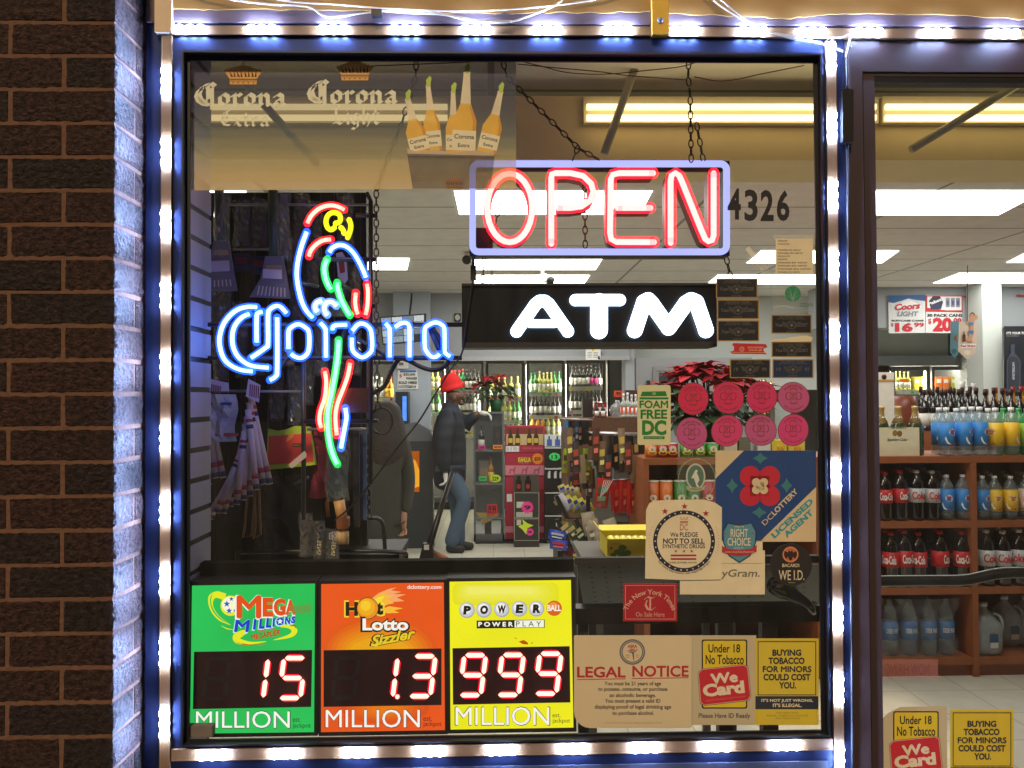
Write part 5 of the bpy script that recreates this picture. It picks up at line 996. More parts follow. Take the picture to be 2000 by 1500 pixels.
for di, y, pat, n in rows:
    a, e = D1[di]; lev = LEV[S1[di].index(y)]
    for k in range(n):
        kk = LET2[pat[min(len(pat)-1, int(k*len(pat)/n))]]
        for row in range(1):
            p = pt(a+7+(e-a-14)*(k+.5)/n+random.uniform(-1, 1), y, YC+.16); p.z = pt(a, y, YC+.1).z
            place(kk, p, '%s on the %s shelf of the %s back cooler door' % (names[kk], lev, ORD[di]), 'bottles on the %s shelf of the %s back cooler door' % (lev, ORD[di]), .98)
# right hand cooler
D2 = [(1743, 1816), (1820, 1890), (1895, 1960)]; YC2 = 8.6
cooler('drinks_cooler', 'three door cooler under the steel header seen through the door', D2, 719, YC2, [[762], [762], [762]])
b = B(); b.boxp(1700, 694, 1965, 713, YC2-.02, .6, STEEL); tag(b.build('steel_header'), 'brushed steel header above the cooler seen through the door', 'header')
b = B(); z_ = pt(1800, 693, YC2).z; b.box(pt(1560, 650, YC2).x, YC2+.1, z_, 5.9, YC2+.2, CZ, WALLW); struct(b, 'far_wall')
OJ = mat((236, 120, 40), .6); YJ = mat((206, 196, 50), .6)
for di, (x, mt, cat) in enumerate([(1828, OJ, 0), (1842, OJ, 1), (1858, YJ, 2), (1785, YJ, 3), (1798, YJ, 4), (1905, OJ, 5)]):
    b = B(); b.boxp(x, 736, x+12, 762, YC2+.14, .09, mt); b.boxp(x+2, 741, x+10, 748, YC2+.137, .003, WHITE)
    tag(b.build('juice_carton'), ['orange juice carton left in the middle door of the right cooler', 'orange juice carton beside its twin in the middle door of the right cooler', 'yellow carton right of the orange pair in the right cooler', 'yellow carton in the first door of the right cooler', 'yellow carton nearest the frame in the first door of the right cooler', 'orange carton in the last door of the right cooler'][di], 'carton', 'juice cartons in the right cooler')
for x in (1750, 1758, 1766, 1774, 1874, 1881):
    p = pt(x, 762, YC2+.16); place('white' if x < 1800 else 'amber', p, ('pale bottle in the first door of the right cooler' if x < 1800 else 'amber bottle in the middle door of the right cooler'), 'bottles in the right cooler, %s' % ('first door' if x < 1800 else 'middle door'), .85)

# ================================================================ cash machine, column fittings, screens, notices
YQ = 6.62
t = thing('cash_machine', 'tall black cash machine with a lit drink picture on its front', 'cash machine', (pt(812, 1060, YQ).x, YQ, 0))
b = B(); P0 = pt(778, 862, YQ); P1 = pt(846, 1066, YQ); b.box(P0.x, YQ, 0, P1.x, YQ+.2, P0.z, mat((48, 54, 58), .5)); b.prism([Vector((P0.x, YQ, P0.z)), Vector((P1.x, YQ, P0.z)), Vector((P1.x-.02, YQ, P0.z+.10)), Vector((P0.x+.16, YQ, P0.z+.19)), Vector((P0.x+.05, YQ, P0.z+.17))], (0, .2, 0), mat((96, 100, 104), .4)); b.build('cabinet', t)
b = B(); b.boxp(772, 765, 797, 862, YQ+.02, .18, mat((44, 48, 54), .4)); h_ = b.build('screen_housing', t)
b = B(); b.boxp(786, 774, 794, 822, YQ+.012, .006, emit((90, 150, 255), 1.3, .4, 30)); b.build('screen', h_)
b = B(YQ-.006); b.rect(777, 881, 819, 961, emit((196, 96, 24), .75, .2, 14), 0, .004); b.poly([(789, 915), (800, 892), (812, 900), (819, 918), (819, 950), (795, 958)], emit((255, 176, 50), .9, .2, 14), 1); b.rect(779, 884, 786, 958, emit((196, 130, 100), .55), 2); b.poly([(788, 945), (806, 942), (803, 960), (790, 960)], emit((176, 40, 20), .7), 3); b.rect(798, 890, 804, 896, emit((255, 190, 60), .8), 3); b.build('lit_picture', t)
b = B(6.845); b.boxp(776, 705, 797, 720, 6.83, .028, WHITE); b.rect(779, 708, 788, 713.5, mat((120, 130, 116), .4), 50); tag(b.build('thermostat'), 'small white thermostat above the winner notice on the column', 'thermostat')
b = B(6.85); b.poly([(777, 723), (815, 722), (817, 760), (776, 761)], WHITE, 0, .004); b.poly([(781, 723.5), (813, 723), (813, 727), (781, 727.5)], mat((60, 120, 200), .6), 4); b.text('$25,000', 788, 729, 811, 734.5, INK, 5, .03); b.text('5', 780, 731, 785, 737.5, RED, 5, .03); b.text('WINNER', 793, 736.5, 815, 742, INK, 5, .03); b.text('SOLD HERE!', 778.5, 744.5, 814.5, 750, INK, 5, .04); b.text('11/17/2014', 778.5, 752.5, 812, 758, INK, 5, .04); tag(b.build('winner_notice'), 'white paper notice reading WINNER SOLD HERE on the column', 'notice')
b = B(6.95); b.rect(1144, 680, 1173, 703, WHITE, 0, .004); 
for k in range(4): b.rect(1147, 688+k*3, 1156, 689+k*3, GREY, 4); b.rect(1159, 688+k*3, 1168, 689+k*3, GREY, 4)
b.ell(1158, 684, 3, 2, YELL, 4, n=8); b.poly([(1168, 702), (1168, 696), (1171, 695), (1172, 702)], NAVY, 5); tag(b.build('paper_notice'), 'small white paper on the bulkhead under the ATM sign', 'notice')
t = thing('monitor', 'wall monitor showing a grid of camera pictures behind the blue neon name', 'monitor', pt(788, 672, 6.3))
q = [(741, 619), (832, 612), (832, 666), (747, 674)]
b = B(6.3); b.poly(q, BLACK, 0, .05); b.build('casing', t)
b = B(6.296)
for i in range(4):
    for j in range(4):
        U = lambda u, v: tuple(Vector(q[0])*(1-u)*(1-v)+Vector(q[1])*u*(1-v)+Vector(q[2])*u*v+Vector(q[3])*(1-u)*v)
        if (i, j) == (3, 3): continue
        u0, v0 = .03+i*.235, .05+j*.23; b.poly([U(u0, v0), U(u0+.22, v0), U(u0+.22, v0+.21), U(u0, v0+.21)], emit(random.choice([(190, 206, 214), (150, 164, 176), (206, 214, 214), (120, 136, 150)]), .95, .5, 60), 1)
b.build('screen', t)
b = B(); b.tube([pt(800, 615, 6.36), pt(803, 590, 6.45), pt(804, 573, 6.5)], .01, BLACK, 6); b.build('bracket', t)
b = B(6.98); b.rrect(887, 612, 900, 628, 2, DARK, 0, .01); b.ell(893.5, 620, 5, 6, mat((190, 186, 170), .6), 10, n=16); tag(b.build('wall_clock'), 'small square clock on the bulkhead left of the ATM sign', 'clock')
def camera_(pts, Y, label):
    t = thing('security_camera', label, 'camera', pt(*pts[0], Y), 'ceiling security cameras')
    a, e = pt(*pts[0], Y), pt(*pts[1], Y-.12)
    b = B(); b.tube([a, a+(e-a)*.9], .035, WHITE, 10); b.tube([a+(e-a)*.9, e], .036, BLACK, 10); b.build('housing', t)
    b = B(); b.tube([a, Vector((a.x, a.y+.05, CZ))], .012, WHITE, 8); b.build('mount', t)
camera_([(920, 496), (911, 508)], 4.6, 'white security camera under the lower corner of the open sign')
camera_([(1060, 541), (1076, 548)], 5.2, 'white security camera in front of the ceiling panel above the ATM sign')
# ================================================================ glass case, plants, cartons
YG = 6.95
t = thing('glass_case', 'tall glass display case that the man rests his hand on', 'display case', (pt(952, 1050, YG).x, YG, 0))
fr = B(); ALU = mat((120, 124, 128), .4, .5); XA, XB = pt(925, 900, YG).x, pt(985, 900, YG).x; ZT_ = pt(950, 808, YG).z
for x in (XA, XB-.02):
    for y in (YG, YG+.3): fr.box(x, y, 0, x+.02, y+.02, ZT_, ALU)
fr.box(XA, YG, 0, XB, YG+.32, .08, ALU); fr.box(XA, YG+.315, .08, XB, YG+.32, ZT_, mat((104, 108, 110), .5)); fr.box(XA, YG, ZT_, XB, YG+.32, ZT_+.02, ALU); fr.build('frame', t)
SHZ = [pt(950, y, YG).z for y in (880, 945, 1012)]
for z in SHZ: b = B(); b.box(XA+.02, YG+.01, z-.012, XB-.02, YG+.31, z, mat((130, 136, 138), .4)); b.build('shelf', t)
b = B(); b.box(XA+.021, YG+.004, .085, XB-.021, YG+.008, ZT_-.002, CG); b.build('glass_door', t)
def starburst(b, cx, cy, r, mt, txt, lay=2, ry=1):
    b.poly([(cx+(r if k % 2 else r*.78)*math.cos(R_(k*12)), cy+ry*(r if k % 2 else r*.78)*math.sin(R_(k*12))) for k in range(30)], mt, lay); b.text(txt, cx-r*.5, cy-r*.3, cx+r*.5, cy+r*.35, INK, lay+4, .03)
FP = mat((236, 60, 150), .6); FO = mat((250, 140, 40), .6); FG_ = mat((60, 220, 110), .6); FY_ = mat((206, 230, 50), .6); FRD = mat((230, 50, 60), .6)
def price(x0, y0, x1, y1, Y, mt, txt, label, star=False):
    b = B(Y); 
    if star: starburst(b, (x0+x1)/2, (y0+y1)/2, (x1-x0)/2, mt, txt, 0, (y1-y0)/(x1-x0))
    else: b.rect(x0, y0, x1, y1, mt, 0, .002); b.text(txt, x0+2, y0+2, x1-2, y1-2, INK, 4, .03)
    tag(b.build('price_card'), label, 'price card')
price(934, 870, 948, 878, YG-.004, FP, '28', 'pink price card on the top shelf of the glass case'); price(963, 869, 981, 877.5, YG-.004, FO, '49.99', 'orange price card on the top shelf of the glass case')
price(935, 931, 950, 939, YG-.004, FG_, '10.99', 'green price card on the middle shelf of the glass case'); price(955, 926, 980, 943, YG-.004, FY_, '229', 'lime starburst price card in the glass case', True)
price(951, 985, 971, 1005, YG-.004, FRD, '19.99', 'red price card low in the glass case'); price(929, 811, 943, 821, YG-.004, FP, '', 'pink card hanging at the top of the glass case') if False else None
place('red', Vector((pt(940, 880, YG).x, YG+.12, SHZ[0])), 'dark bottle on the top shelf of the glass case', None, .95); place('amber', Vector((pt(959, 945, YG).x, YG+.12, SHZ[1])), 'amber bottle on the middle shelf of the glass case', None, .95)
b = B(); x0 = pt(963, 880, YG).x; b.box(x0, YG+.06, SHZ[0]+.001, x0+.095, YG+.15, SHZ[0]+.26, BLACK); b.boxp(968, 845, 974, 857, YG+.056, .003, mat((70, 40, 40), .6)); tag(b.build('gift_box'), 'tall black gift box in the glass case', 'box')
b = B(); x0 = pt(936, 945, YG).x; b.box(x0, YG+.1, SHZ[1]+.001, x0+.1, YG+.18, SHZ[1]+.24, mat((120, 112, 104), .6)); b.box(x0+.01, YG+.098, SHZ[1]+.06, x0+.09, YG+.1, SHZ[1]+.16, mat((150, 120, 90), .6)); tag(b.build('gift_box'), 'grey gift box on the middle shelf of the glass case', 'box')
b = B(YG+.02); b.poly([(929, 1001), (976, 1003), (966, 1012), (944, 1024), (938, 1014)], mat((196, 160, 70), .4, .3), 0, .02); tag(b.build('gold_foil'), 'sheet of gold foil hanging in the lower part of the glass case', 'foil')
for i, x in enumerate((928, 960)):
    b = B(); a = pt(x, 1044, YG).x; b.box(a, YG+.05, .081, a+.1, YG+.2, .22, WHITE); b.box(a+.1, YG+.06, .081, a+.105, YG+.19, .2, GREY); tag(b.build('white_box'), ['white box at the foot of the glass case, under the gold foil', 'white box at the foot of the glass case, beside the red cartons'][i], 'box', 'white boxes in the glass case')
def poinsettia(c, H, Rr, n, label, pot, potmat, seed):
    random.seed(seed); t = thing('poinsettia', label, 'plant', c); c = Vector(c)
    b = B(); b.lathe([(pot*.75, 0), (pot*.9, pot*1.0), (pot*1.12, pot*1.7), (pot*1.0, pot*1.7), (0, pot*1.6)], c, potmat, 14); b.build('pot', t)
    RD = [mat((176, 22, 40), .5, var=.15), mat((150, 16, 34), .5, var=.15), mat((196, 36, 52), .5, var=.15)]; GN = [mat((30, 58, 34), .5), mat((44, 74, 40), .5)]
    def leaf(bb, p, d, L, w_, mt):
        d = d.normalized(); s_ = d.cross(Vector((0, 0, 1))); s_ = s_.normalized() if s_.length > .05 else Vector((1, 0, 0)); u_ = s_.cross(d)
        a = p+d*L*.3+s_*w_*.7+u_*L*.06; b_ = p+d*L*.55+s_*w_+u_*L*.05; e = p+d*L-u_*L*.22; a2 = p+d*L*.3-s_*w_*.7+u_*L*.06; b2 = p+d*L*.55-s_*w_+u_*L*.05; m1 = p+d*L*.55
        bb.add([p, a, b_, e, b2, a2, m1], [(0, 1, 6), (1, 2, 6), (2, 3, 6), (3, 4, 6), (4, 5, 6), (5, 0, 6)], mt)
    bl = B(); gr = B(); st = B()
    for k in range(n):
        a = random.uniform(0, 6.28); q = Rr*math.sqrt(random.random()); z = H*(.72+.28*(1-(q/Rr)**2))+random.uniform(-.04, .03)*H
        p = c+Vector((q*math.cos(a), q*math.sin(a)*.8, z)); st.tube([c+Vector((0, 0, pot*1.6)), p], .004*H/.4, GN[0], 5)
        for j in range(9):
            an = j*.7+a; dd = Vector((math.cos(an), math.sin(an), random.uniform(-.25, .45))); leaf(bl, p+Vector((0, 0, random.uniform(-.01, .01))), dd, Rr*random.uniform(.34, .56), Rr*.155, random.choice(RD))
    for k in range(n*5):
        a = random.uniform(0, 6.28); q = Rr*random.uniform(.15, .85); p = c+Vector((q*math.cos(a), q*math.sin(a)*.8, H*random.uniform(.38, .72)))
        leaf(gr, p, Vector((math.cos(a), math.sin(a), random.uniform(-.5, .2))), Rr*.5, Rr*.16, random.choice(GN))
    bl.build('red_bracts', t); gr.build('green_leaves', t); st.build('stems', t); return t
poinsettia((pt(969, 808, 7.05).x, 7.08, ZT_+.02), .40, .22, 9, 'red poinsettia in a green pot on top of the glass case', .075, mat((40, 96, 60), .5), 3)
def carton(x0, y0, x1, y1, Y, dep, mt, label, extra=None, name='carton', group=None):
    t = B(Y); t.boxp(x0, y0, x1, y1, Y, dep, mt)
    if extra: extra(t)
    return tag(t.build(name), label, 'carton', group)
MG = mat((170, 36, 62), .6, var=.06); PKB = mat((214, 130, 146), .6); OLV = mat((66, 58, 46), .6)
def top_display(b):
    b.rect(989, 835, 1061, 848, mat((120, 34, 36), .6), 2); b.rect(989, 848, 1061, 869, mat((190, 166, 120), .6), 2)
    for x in (997, 1011, 1034, 1047): b.poly([(x-5, 869), (x-5, 852), (x-2, 846), (x-2, 838), (x+2, 838), (x+2, 846), (x+5, 852), (x+5, 869)], mat((56, 42, 30), .4), 4); b.rect(x-4, 856, x+4, 865, mat((206, 170, 60), .6), 5)
carton(987, 832, 1064, 870, YG, .28, MG, 'open red display carton with bottle pictures at the top of the red stack', top_display)
def c2(b): b.rect(988, 871.5, 1014, 882, WHITE, 2); b.text('||| || |||| |', 990, 873, 1012, 880.5, INK, 4); b.text('COFFEE LIQUEUR', 1020, 874, 1060, 878, PKB, 4)
carton(987, 870.5, 1064, 884, YG-.003, .28, MG, 'flat red carton with a white barcode label in the red stack', c2)
def c3(b): b.text('KAHLUA', 1012, 893, 1037, 903, YELL, 6, .05); starburst(b, 1050, 896, 12, FO, '$20', 3); b.rect(987, 909, 1064, 928, PKB, 2); [b.poly([(x, 925), (x+2, 916), (x+9, 916), (x+12, 911), (x+14, 913), (x+12, 917), (x+11, 925), (x+9, 925), (x+8, 919), (x+4, 919), (x+3, 925)], mat((176, 80, 100), .6), 4) for x in (994, 1018, 1042)]; b.text('Gift Set', 1014, 903.5, 1034, 906, PKB, 6)
carton(987, 885, 1064, 930, YG, .28, MG, 'red carton with yellow lettering and an orange starburst', c3)
def c4(b): b.rect(990, 965, 1000, 980, WHITE, 2); b.rect(987, 1028, 1064, 1040, PKB, 2); b.rect(1054, 955, 1062, 985, mat((140, 20, 40), .6), 2)
c_ = carton(987, 931, 1064, 1052, YG-.002, .28, MG, 'tall red carton at the foot of the red stack', c4)
YK = 6.62; BK = mat((52, 48, 42), .6)
def k1(b):
    for x in (1013, 1031): b.poly([(x-6, 959), (x-6, 940), (x-3, 935), (x-3, 929), (x+3, 929), (x+3, 935), (x+6, 940), (x+6, 959)], mat((24, 20, 20), .3), 4); b.ell(x, 950, 4, 5, mat((150, 40, 30), .6), 5, n=12)
carton(1004, 929, 1053, 961, YK+.004, .16, mat((70, 62, 54), .6), 'open dark carton with two bottles, topmost of the front stack', k1)
def k2(b): b.frame(1004, 962, 1053, 1012, 1, mat((170, 166, 150), .6), 2); b.rect(1009, 980, 1024, 992, mat((196, 192, 180), .6), 2); starburst(b, 1030, 991, 13, FP, '9', 4); b.rect(1008, 1000, 1040, 1010, mat((176, 172, 160), .6), 2)
carton(1004, 962, 1053, 1012, YK, .2, BK, 'dark carton with a pink starburst in the middle of the front stack', k2)
def k3(b): b.frame(1004, 1013, 1053, 1056, 1, mat((170, 166, 150), .6), 2); b.poly([(1012, 1028), (1022, 1024), (1020, 1014), (1030, 1022), (1042, 1026), (1030, 1032), (1028, 1044), (1020, 1034)], FY_, 4); starburst(b, 1035, 1039, 8, FP, '9', 5); b.rect(1009, 1015, 1018, 1026, mat((190, 186, 176), .6), 2)
c_ = carton(1004, 1013, 1053, 1070, YK, .2, BK, 'dark carton with lime and pink starbursts at the bottom of the front stack', k3)
bx = [(850, 872, mat((196, 200, 204), .6), 'pale crate of small bottles on the black carton stack'), (874, 912, BLACK, 'black carton with a green starburst'), (915, 959, BLACK, 'black carton with white bottle pictures, second in the black stack'), (962, 1004, BLACK, 'black carton third in the black stack'), (1007, 1056, BLACK, 'black carton at the bottom of the black stack')]
for i, (y0, y1, mt, lab) in enumerate(bx):
    def ex(b, i=i, y0=y0, y1=y1):
        if i == 0: [b.rect(x, 858, x+10, 871, mat((60, 90, 160), .6), 3) for x in (1068, 1084)]; [b.rect(x+3, 852, x+6, 858, INK, 3) for x in (1068, 1084)]
        if i > 0: b.rect(1064, y0, 1101, y0+1.6, WHITE, 2)
        if i == 1: starburst(b, 1083, 892, 12, FG_, '13', 4, .7)
        if i == 2: [b.poly([(x, 934), (x, 924), (x+2, 920), (x+5, 920), (x+5, 934)], mat((190, 190, 186), .6), 3) for x in (1070, 1082, 1093)]
        if i == 3: b.poly([(1080, 980), (1088, 976), (1094, 982), (1086, 988)], mat((120, 110, 60), .6), 3)
        if i == 4: b.rect(1086, 1020, 1089, 1028, WHITE, 3)
    carton(1064, y0, 1101, y1, 6.8, .2, mt, lab, ex, 'carton', 'black carton stack')
b = B(); p0, p1 = pz(928, 1062, .002), pz(1070, 1062, .002); b.box(p0.x, p0.y, .001, p1.x, p0.y+.25, .006, mat((40, 42, 44), .9)); tag(b.build('floor_mat'), 'dark floor mat before the cartons', 'mat')
# ================================================================ window bay: ledge, slat panel, rack with goods
random.seed(5)
b = B(); b.boxp(364, 1096, 1121, 1260, .10, .03, mat((12, 11, 12), .8, spec=.1)); b.boxp(364, 1131, 1121, 1137, .096, .0035, DARK); tag(b.build('window_ledge'), 'black ledge box behind and above the three jackpot panels', 'ledge')
# metal shelf behind the stickers
t = thing('metal_shelf', 'grey metal shelf with slotted tilted panel behind the newspaper sticker', 'shelf', pt(1355, 1230, .3))
MS = mat((112, 118, 120), .5, .3); b = B(); b.boxp(1123, 1088, 1600, 1101, .3, .02, mat((30, 30, 30), .7)); b.build('top_rail', t)
b = B(); A_, B_, C_, D_ = pt(1126, 1102, .31), pt(1600, 1102, .31), pt(1600, 1182, .44), pt(1140, 1182, .44); b.prism([A_, B_, C_, D_], (0, .004, 0), MS)
for r in range(8):
    for c in range(16):
        u, v = (c+.9)/17, (r+.6)/8.4; p = A_*(1-u)*(1-v)+B_*u*(1-v)+C_*u*v+D_*(1-u)*v; d = (B_-A_).normalized(); e = (D_-A_).normalized(); q = []
        for k in range(8): q.append(p+d*.0042*math.cos(k*math.pi/4)+e*.0017*math.sin(k*math.pi/4)+Vector((0, -.0012, 0)))
        if c % 5 < 3: b.add(q, [tuple(range(8))], mat((34, 36, 38), .7))
b.build('slotted_panel', t)
b = B(); b.boxp(1121, 1186, 1606, 1217, .30, .05, mat((16, 15, 17), .4, spec=.3)); b.build('front_rail', t)
b = B(); b.boxp(1404, 1217, 1432, 1500, .33, .03, DARK); b.boxp(1490, 1217, 1520, 1500, .33, .03, DARK); b.boxp(1130, 1217, 1150, 1500, .33, .03, DARK); b.build('legs', t)
b = B(); p = [pt(1500, 1140, .28), pt(1530, 1150, .26), pt(1556, 1165, .25), pt(1578, 1180, .24), pt(1590, 1198, .25)]; b.tube(cr(p, 4), [.012, .02, .024, .026, .026, .024, .022, .02, .018, .016, .014, .012, .012, .01, .01, .008, .006], mat((30, 32, 38), .12, spec=.9), 8); tag(b.build('umbrella'), 'folded black umbrella lying under the round black age check sticker', 'umbrella')
# slat panel
sx = pt(372, 750, .04).x
t = thing('slat_panel', 'pale slatwall panel with dark grooves at the left end of the window bay', 'panel', (sx-.02, .04, 0))
SLP = mat((150, 150, 168), .45, var=.05); b = B(); b.box(sx-.04, .04, 0, sx-.008, .17, 2.6, SLP)
z = pt(372, 580.7, .04).z; k0 = -12
grooves = [z+.067*k for k in range(-18, 13)]
gb = B()
for i in range(len(grooves)-1): b.box(sx-.008, .04, grooves[i]+.006, sx, .17, grooves[i+1]-.006, SLP)
for g in grooves: gb.box(sx-.0075, .042, g-.0055, sx-.003, .169, g+.0055, BLACK)
b.build('slats', t); gb.build('grooves', t)
# rack
YR = .66
t = thing('display_rack', 'black merchandise rack filling the left of the window bay', 'rack', pt(590, 1100, YR))
b = B(); b.boxp(385, 376, 716, 1110, YR, .03, mat((16, 16, 19), .6, spec=.3))
for x in range(392, 716, 26): b.boxp(x, 376, x+2, 1100, YR-.006, .005, mat((44, 44, 48), .5))
b.build('back_panel', t)
b = B()
for xa, ya, xb, yb, Y in ((384, 763, 590, 765, .42), (455, 487, 525, 487, .55), (600, 838, 715, 838, .5), (420, 400, 720, 400, .5)): b.tube([pt(xa, ya, Y), pt(xb, yb, Y)], .0035, mat((150, 150, 158), .3, .6), 8)
b.build('hang_rail', t)
b = B(); P_ = [pt(462, 1100, .5), pt(466, 1082, .5), pt(480, 1078, .5), pt(700, 1076, .5), pt(785, 1079, .5), pt(793, 1086, .5), pt(793, 1100, .5)]; b.tube(cr(P_, 3), .006, BLACK, 8); b.boxp(480, 1084, 780, 1100, .52, .25, mat((18, 18, 20), .5)); b.build('base_frame', t)
for x in (724,):
    pass
def fan(pts, card, Y, label, slots, hp):
    t = thing('hand_rake', label, 'rake', pt(pts[2][0], pts[2][1], Y), 'plastic hand rakes')
    PL = mat((122, 118, 124), .35, var=.12); b = B(Y); b.poly(pts, PL, 0, .006)
    for (x0, y0, x1, y1) in slots: b.line(x0, y0, x1, y1, 2.6, mat((226, 206, 176), .4), 3)
    b.poly([(pts[0][0]+2, pts[0][1]+18), (pts[1][0]-2, pts[1][1]+18), (pts[1][0]+1, pts[1][1]+28), (pts[0][0]-1, pts[0][1]+28)], mat((186, 160, 120), .3), 2); b.build('head', t)
    b = B(Y-.01); b.poly(card, mat((206, 200, 204), .7), 0, .002); b.build('paper_card', t)
    b = B(); b.tube([pt(*hp[0], Y+.01), pt(*hp[1], Y+.01)], .013, mat((40, 70, 60), .4), 8); b.build('handle', t)
fan([(417, 470), (446, 470), (457, 535), (463, 568), (386, 569), (405, 535)], [(411, 510), (447, 508), (448, 529), (410, 531)], .42, 'plastic hand rake nearer the slatwall, with a blank white card', [(406+q*7.5-2, 548-q*.4, 403+q*8, 561-q*.4) for q in range(7)], ((432, 470), (428, 372)))
fan([(518, 500), (552, 500), (559, 535), (567, 583), (487, 580), (508, 545)], [(514, 525), (550, 527), (551, 545), (513, 543)], .42, 'plastic hand rake nearer the parrot neon, with a blank white card', [(508+q*7-1, 558+q*.6, 503+q*7.6, 576+q*.6) for q in range(8)], ((535, 500), (533, 372)))
def wrinkled(b, x0, y0, x1, y1, Y, mt, seed, dep=.02, nx=7, ny=14):
    rd = random.Random(seed); vs = []; fs = []
    for j in range(ny+1):
        for i in range(nx+1):
            u, v = i/nx, j/ny; ed = math.sin(math.pi*u)
            p = pt(x0+(x1-x0)*(u+.06*math.sin(v*7+seed)), y0+(y1-y0)*v, Y); vs.append(p+Vector((0, -dep*ed*(.6+.8*rd.random()), 0)))
    for j in range(ny):
        for i in range(nx): q = j*(nx+1)+i; fs.append((q, q+1, q+nx+2, q+nx+1))
    b.add(vs, fs, mt, False)
SH = film((226, 232, 236), .10, .6, .10)
def bagged(name, x0, y0, x1, y1, Y, c, label, cat, seed, group=None, inner=.8):
    t = thing(name, label, cat, pt((x0+x1)/2, y1, Y), group); w_ = (x1-x0)*inner/2; cx = (x0+x1)/2
    b = B(); wrinkled(b, cx-w_, y0+(y1-y0)*.06, cx+w_, y1-(y1-y0)*.05, Y, mat(c, .55, var=.3, scale=20), seed+3, .016, 5, 8); b.build('product', t)
    b = B(); wrinkled(b, x0, y0, x1, y1, Y-.012, SH, seed, .022); b.build('plastic_bag', t); return t
bagged('bagged_brush', 418, 372, 450, 505, .45, (40, 62, 58), 'green brush in a crinkled clear bag hanging nearest the slatwall', 'brush', 1)
bagged('bagged_brush', 528, 372, 568, 510, .45, (44, 40, 52), 'dark brush in a shiny clear bag above the second hand rake', 'brush', 2)
bagged('bagged_glove', 455, 392, 490, 486, .6, (70, 60, 58), 'brownish gloves bagged on a peg between the two hand rakes', 'gloves', 4, 'bagged gloves')
bagged('bagged_glove', 490, 390, 524, 486, .6, (54, 50, 62), 'dark gloves bagged on a peg left of the shiny clear bag', 'gloves', 5, 'bagged gloves')
bagged('bagged_glove', 572, 380, 605, 470, .6, (60, 34, 40), 'dark red gloves bagged on a peg left of the parrot head', 'gloves', 6, 'bagged gloves')
bagged('bagged_glove', 655, 378, 690, 480, .6, (48, 46, 50), 'black gloves bagged on a peg right of the parrot eye', 'gloves', 7, 'bagged gloves')
for i, (x, y, lab) in enumerate(((455, 494, 'blue small box hanging between the hand rakes, left one'), (490, 500, 'blue small box hanging between the hand rakes, right one'))):
    b = B(); b.boxp(x, y, x+32, y+34, .62, .03, mat((34, 44, 92), .5)); b.boxp(x+4, y+8, x+26, y+20, .617, .003, mat((120, 40, 60), .5)); tag(b.build('small_box'), lab, 'box', 'blue boxes on the rack')
b = B(.5); b.poly([(656, 495), (668, 492), (676, 505), (679, 545), (672, 556), (660, 540)], mat((210, 206, 204), .6), 0, .004); b.poly([(661, 510), (672, 508), (674, 532), (664, 534)], mat((170, 60, 50), .6), 3); tag(b.build('oval_package'), 'pale oval blister package behind the parrot wing', 'package')
bagged('bagged_scrubber', 640, 560, 676, 620, .5, (60, 96, 70), 'green scrubber in a clear bag behind the parrot feet', 'scrubber', 8)
bagged('bagged_scrubber', 545, 640, 575, 715, .5, (120, 90, 90), 'pinkish scrubber in a clear bag behind the letter o of the blue neon name', 'scrubber', 9)
for i, (x0, y0, x1, y1, c, lab) in enumerate(((612, 620, 640, 735, (50, 54, 66), 'grey pouch in a clear bag hanging behind the letter r of the neon name'), (560, 715, 590, 830, (34, 34, 40), 'black pouch in a clear bag hanging under the blue neon name'), (505, 600, 540, 660, (40, 46, 84), 'navy pouch in a clear bag behind the big neon letter C'), (455, 590, 485, 660, (44, 44, 60), 'dark pouch in a clear bag inside the curve of the neon letter C'))): bagged('bagged_pouch', x0, y0, x1, y1, .55, c, lab, 'pouch', 20+i, 'bagged pouches on the rack')
rdm = random.Random(9)
for k, (x, y) in enumerate(((440, 600), (470, 690), (430, 690), (505, 680), (575, 500), (580, 590), (610, 520), (612, 450), (690, 560), (655, 700), (690, 690), (540, 770), (600, 740), (420, 600))):
    w_, h_ = rdm.uniform(24, 36), rdm.uniform(70, 110); c = rdm.choice([(30, 30, 36), (44, 40, 46), (26, 34, 52), (56, 40, 40), (34, 44, 44)])
    bagged('bagged_tool', x-w_/2, y-h_/2, x+w_/2, y+h_/2, .6+.01*(k % 3), c, 'small dark goods in a shiny clear bag on the crowded back of the rack', 'bagged goods', 100+k, 'dark bagged goods at the back of the rack')
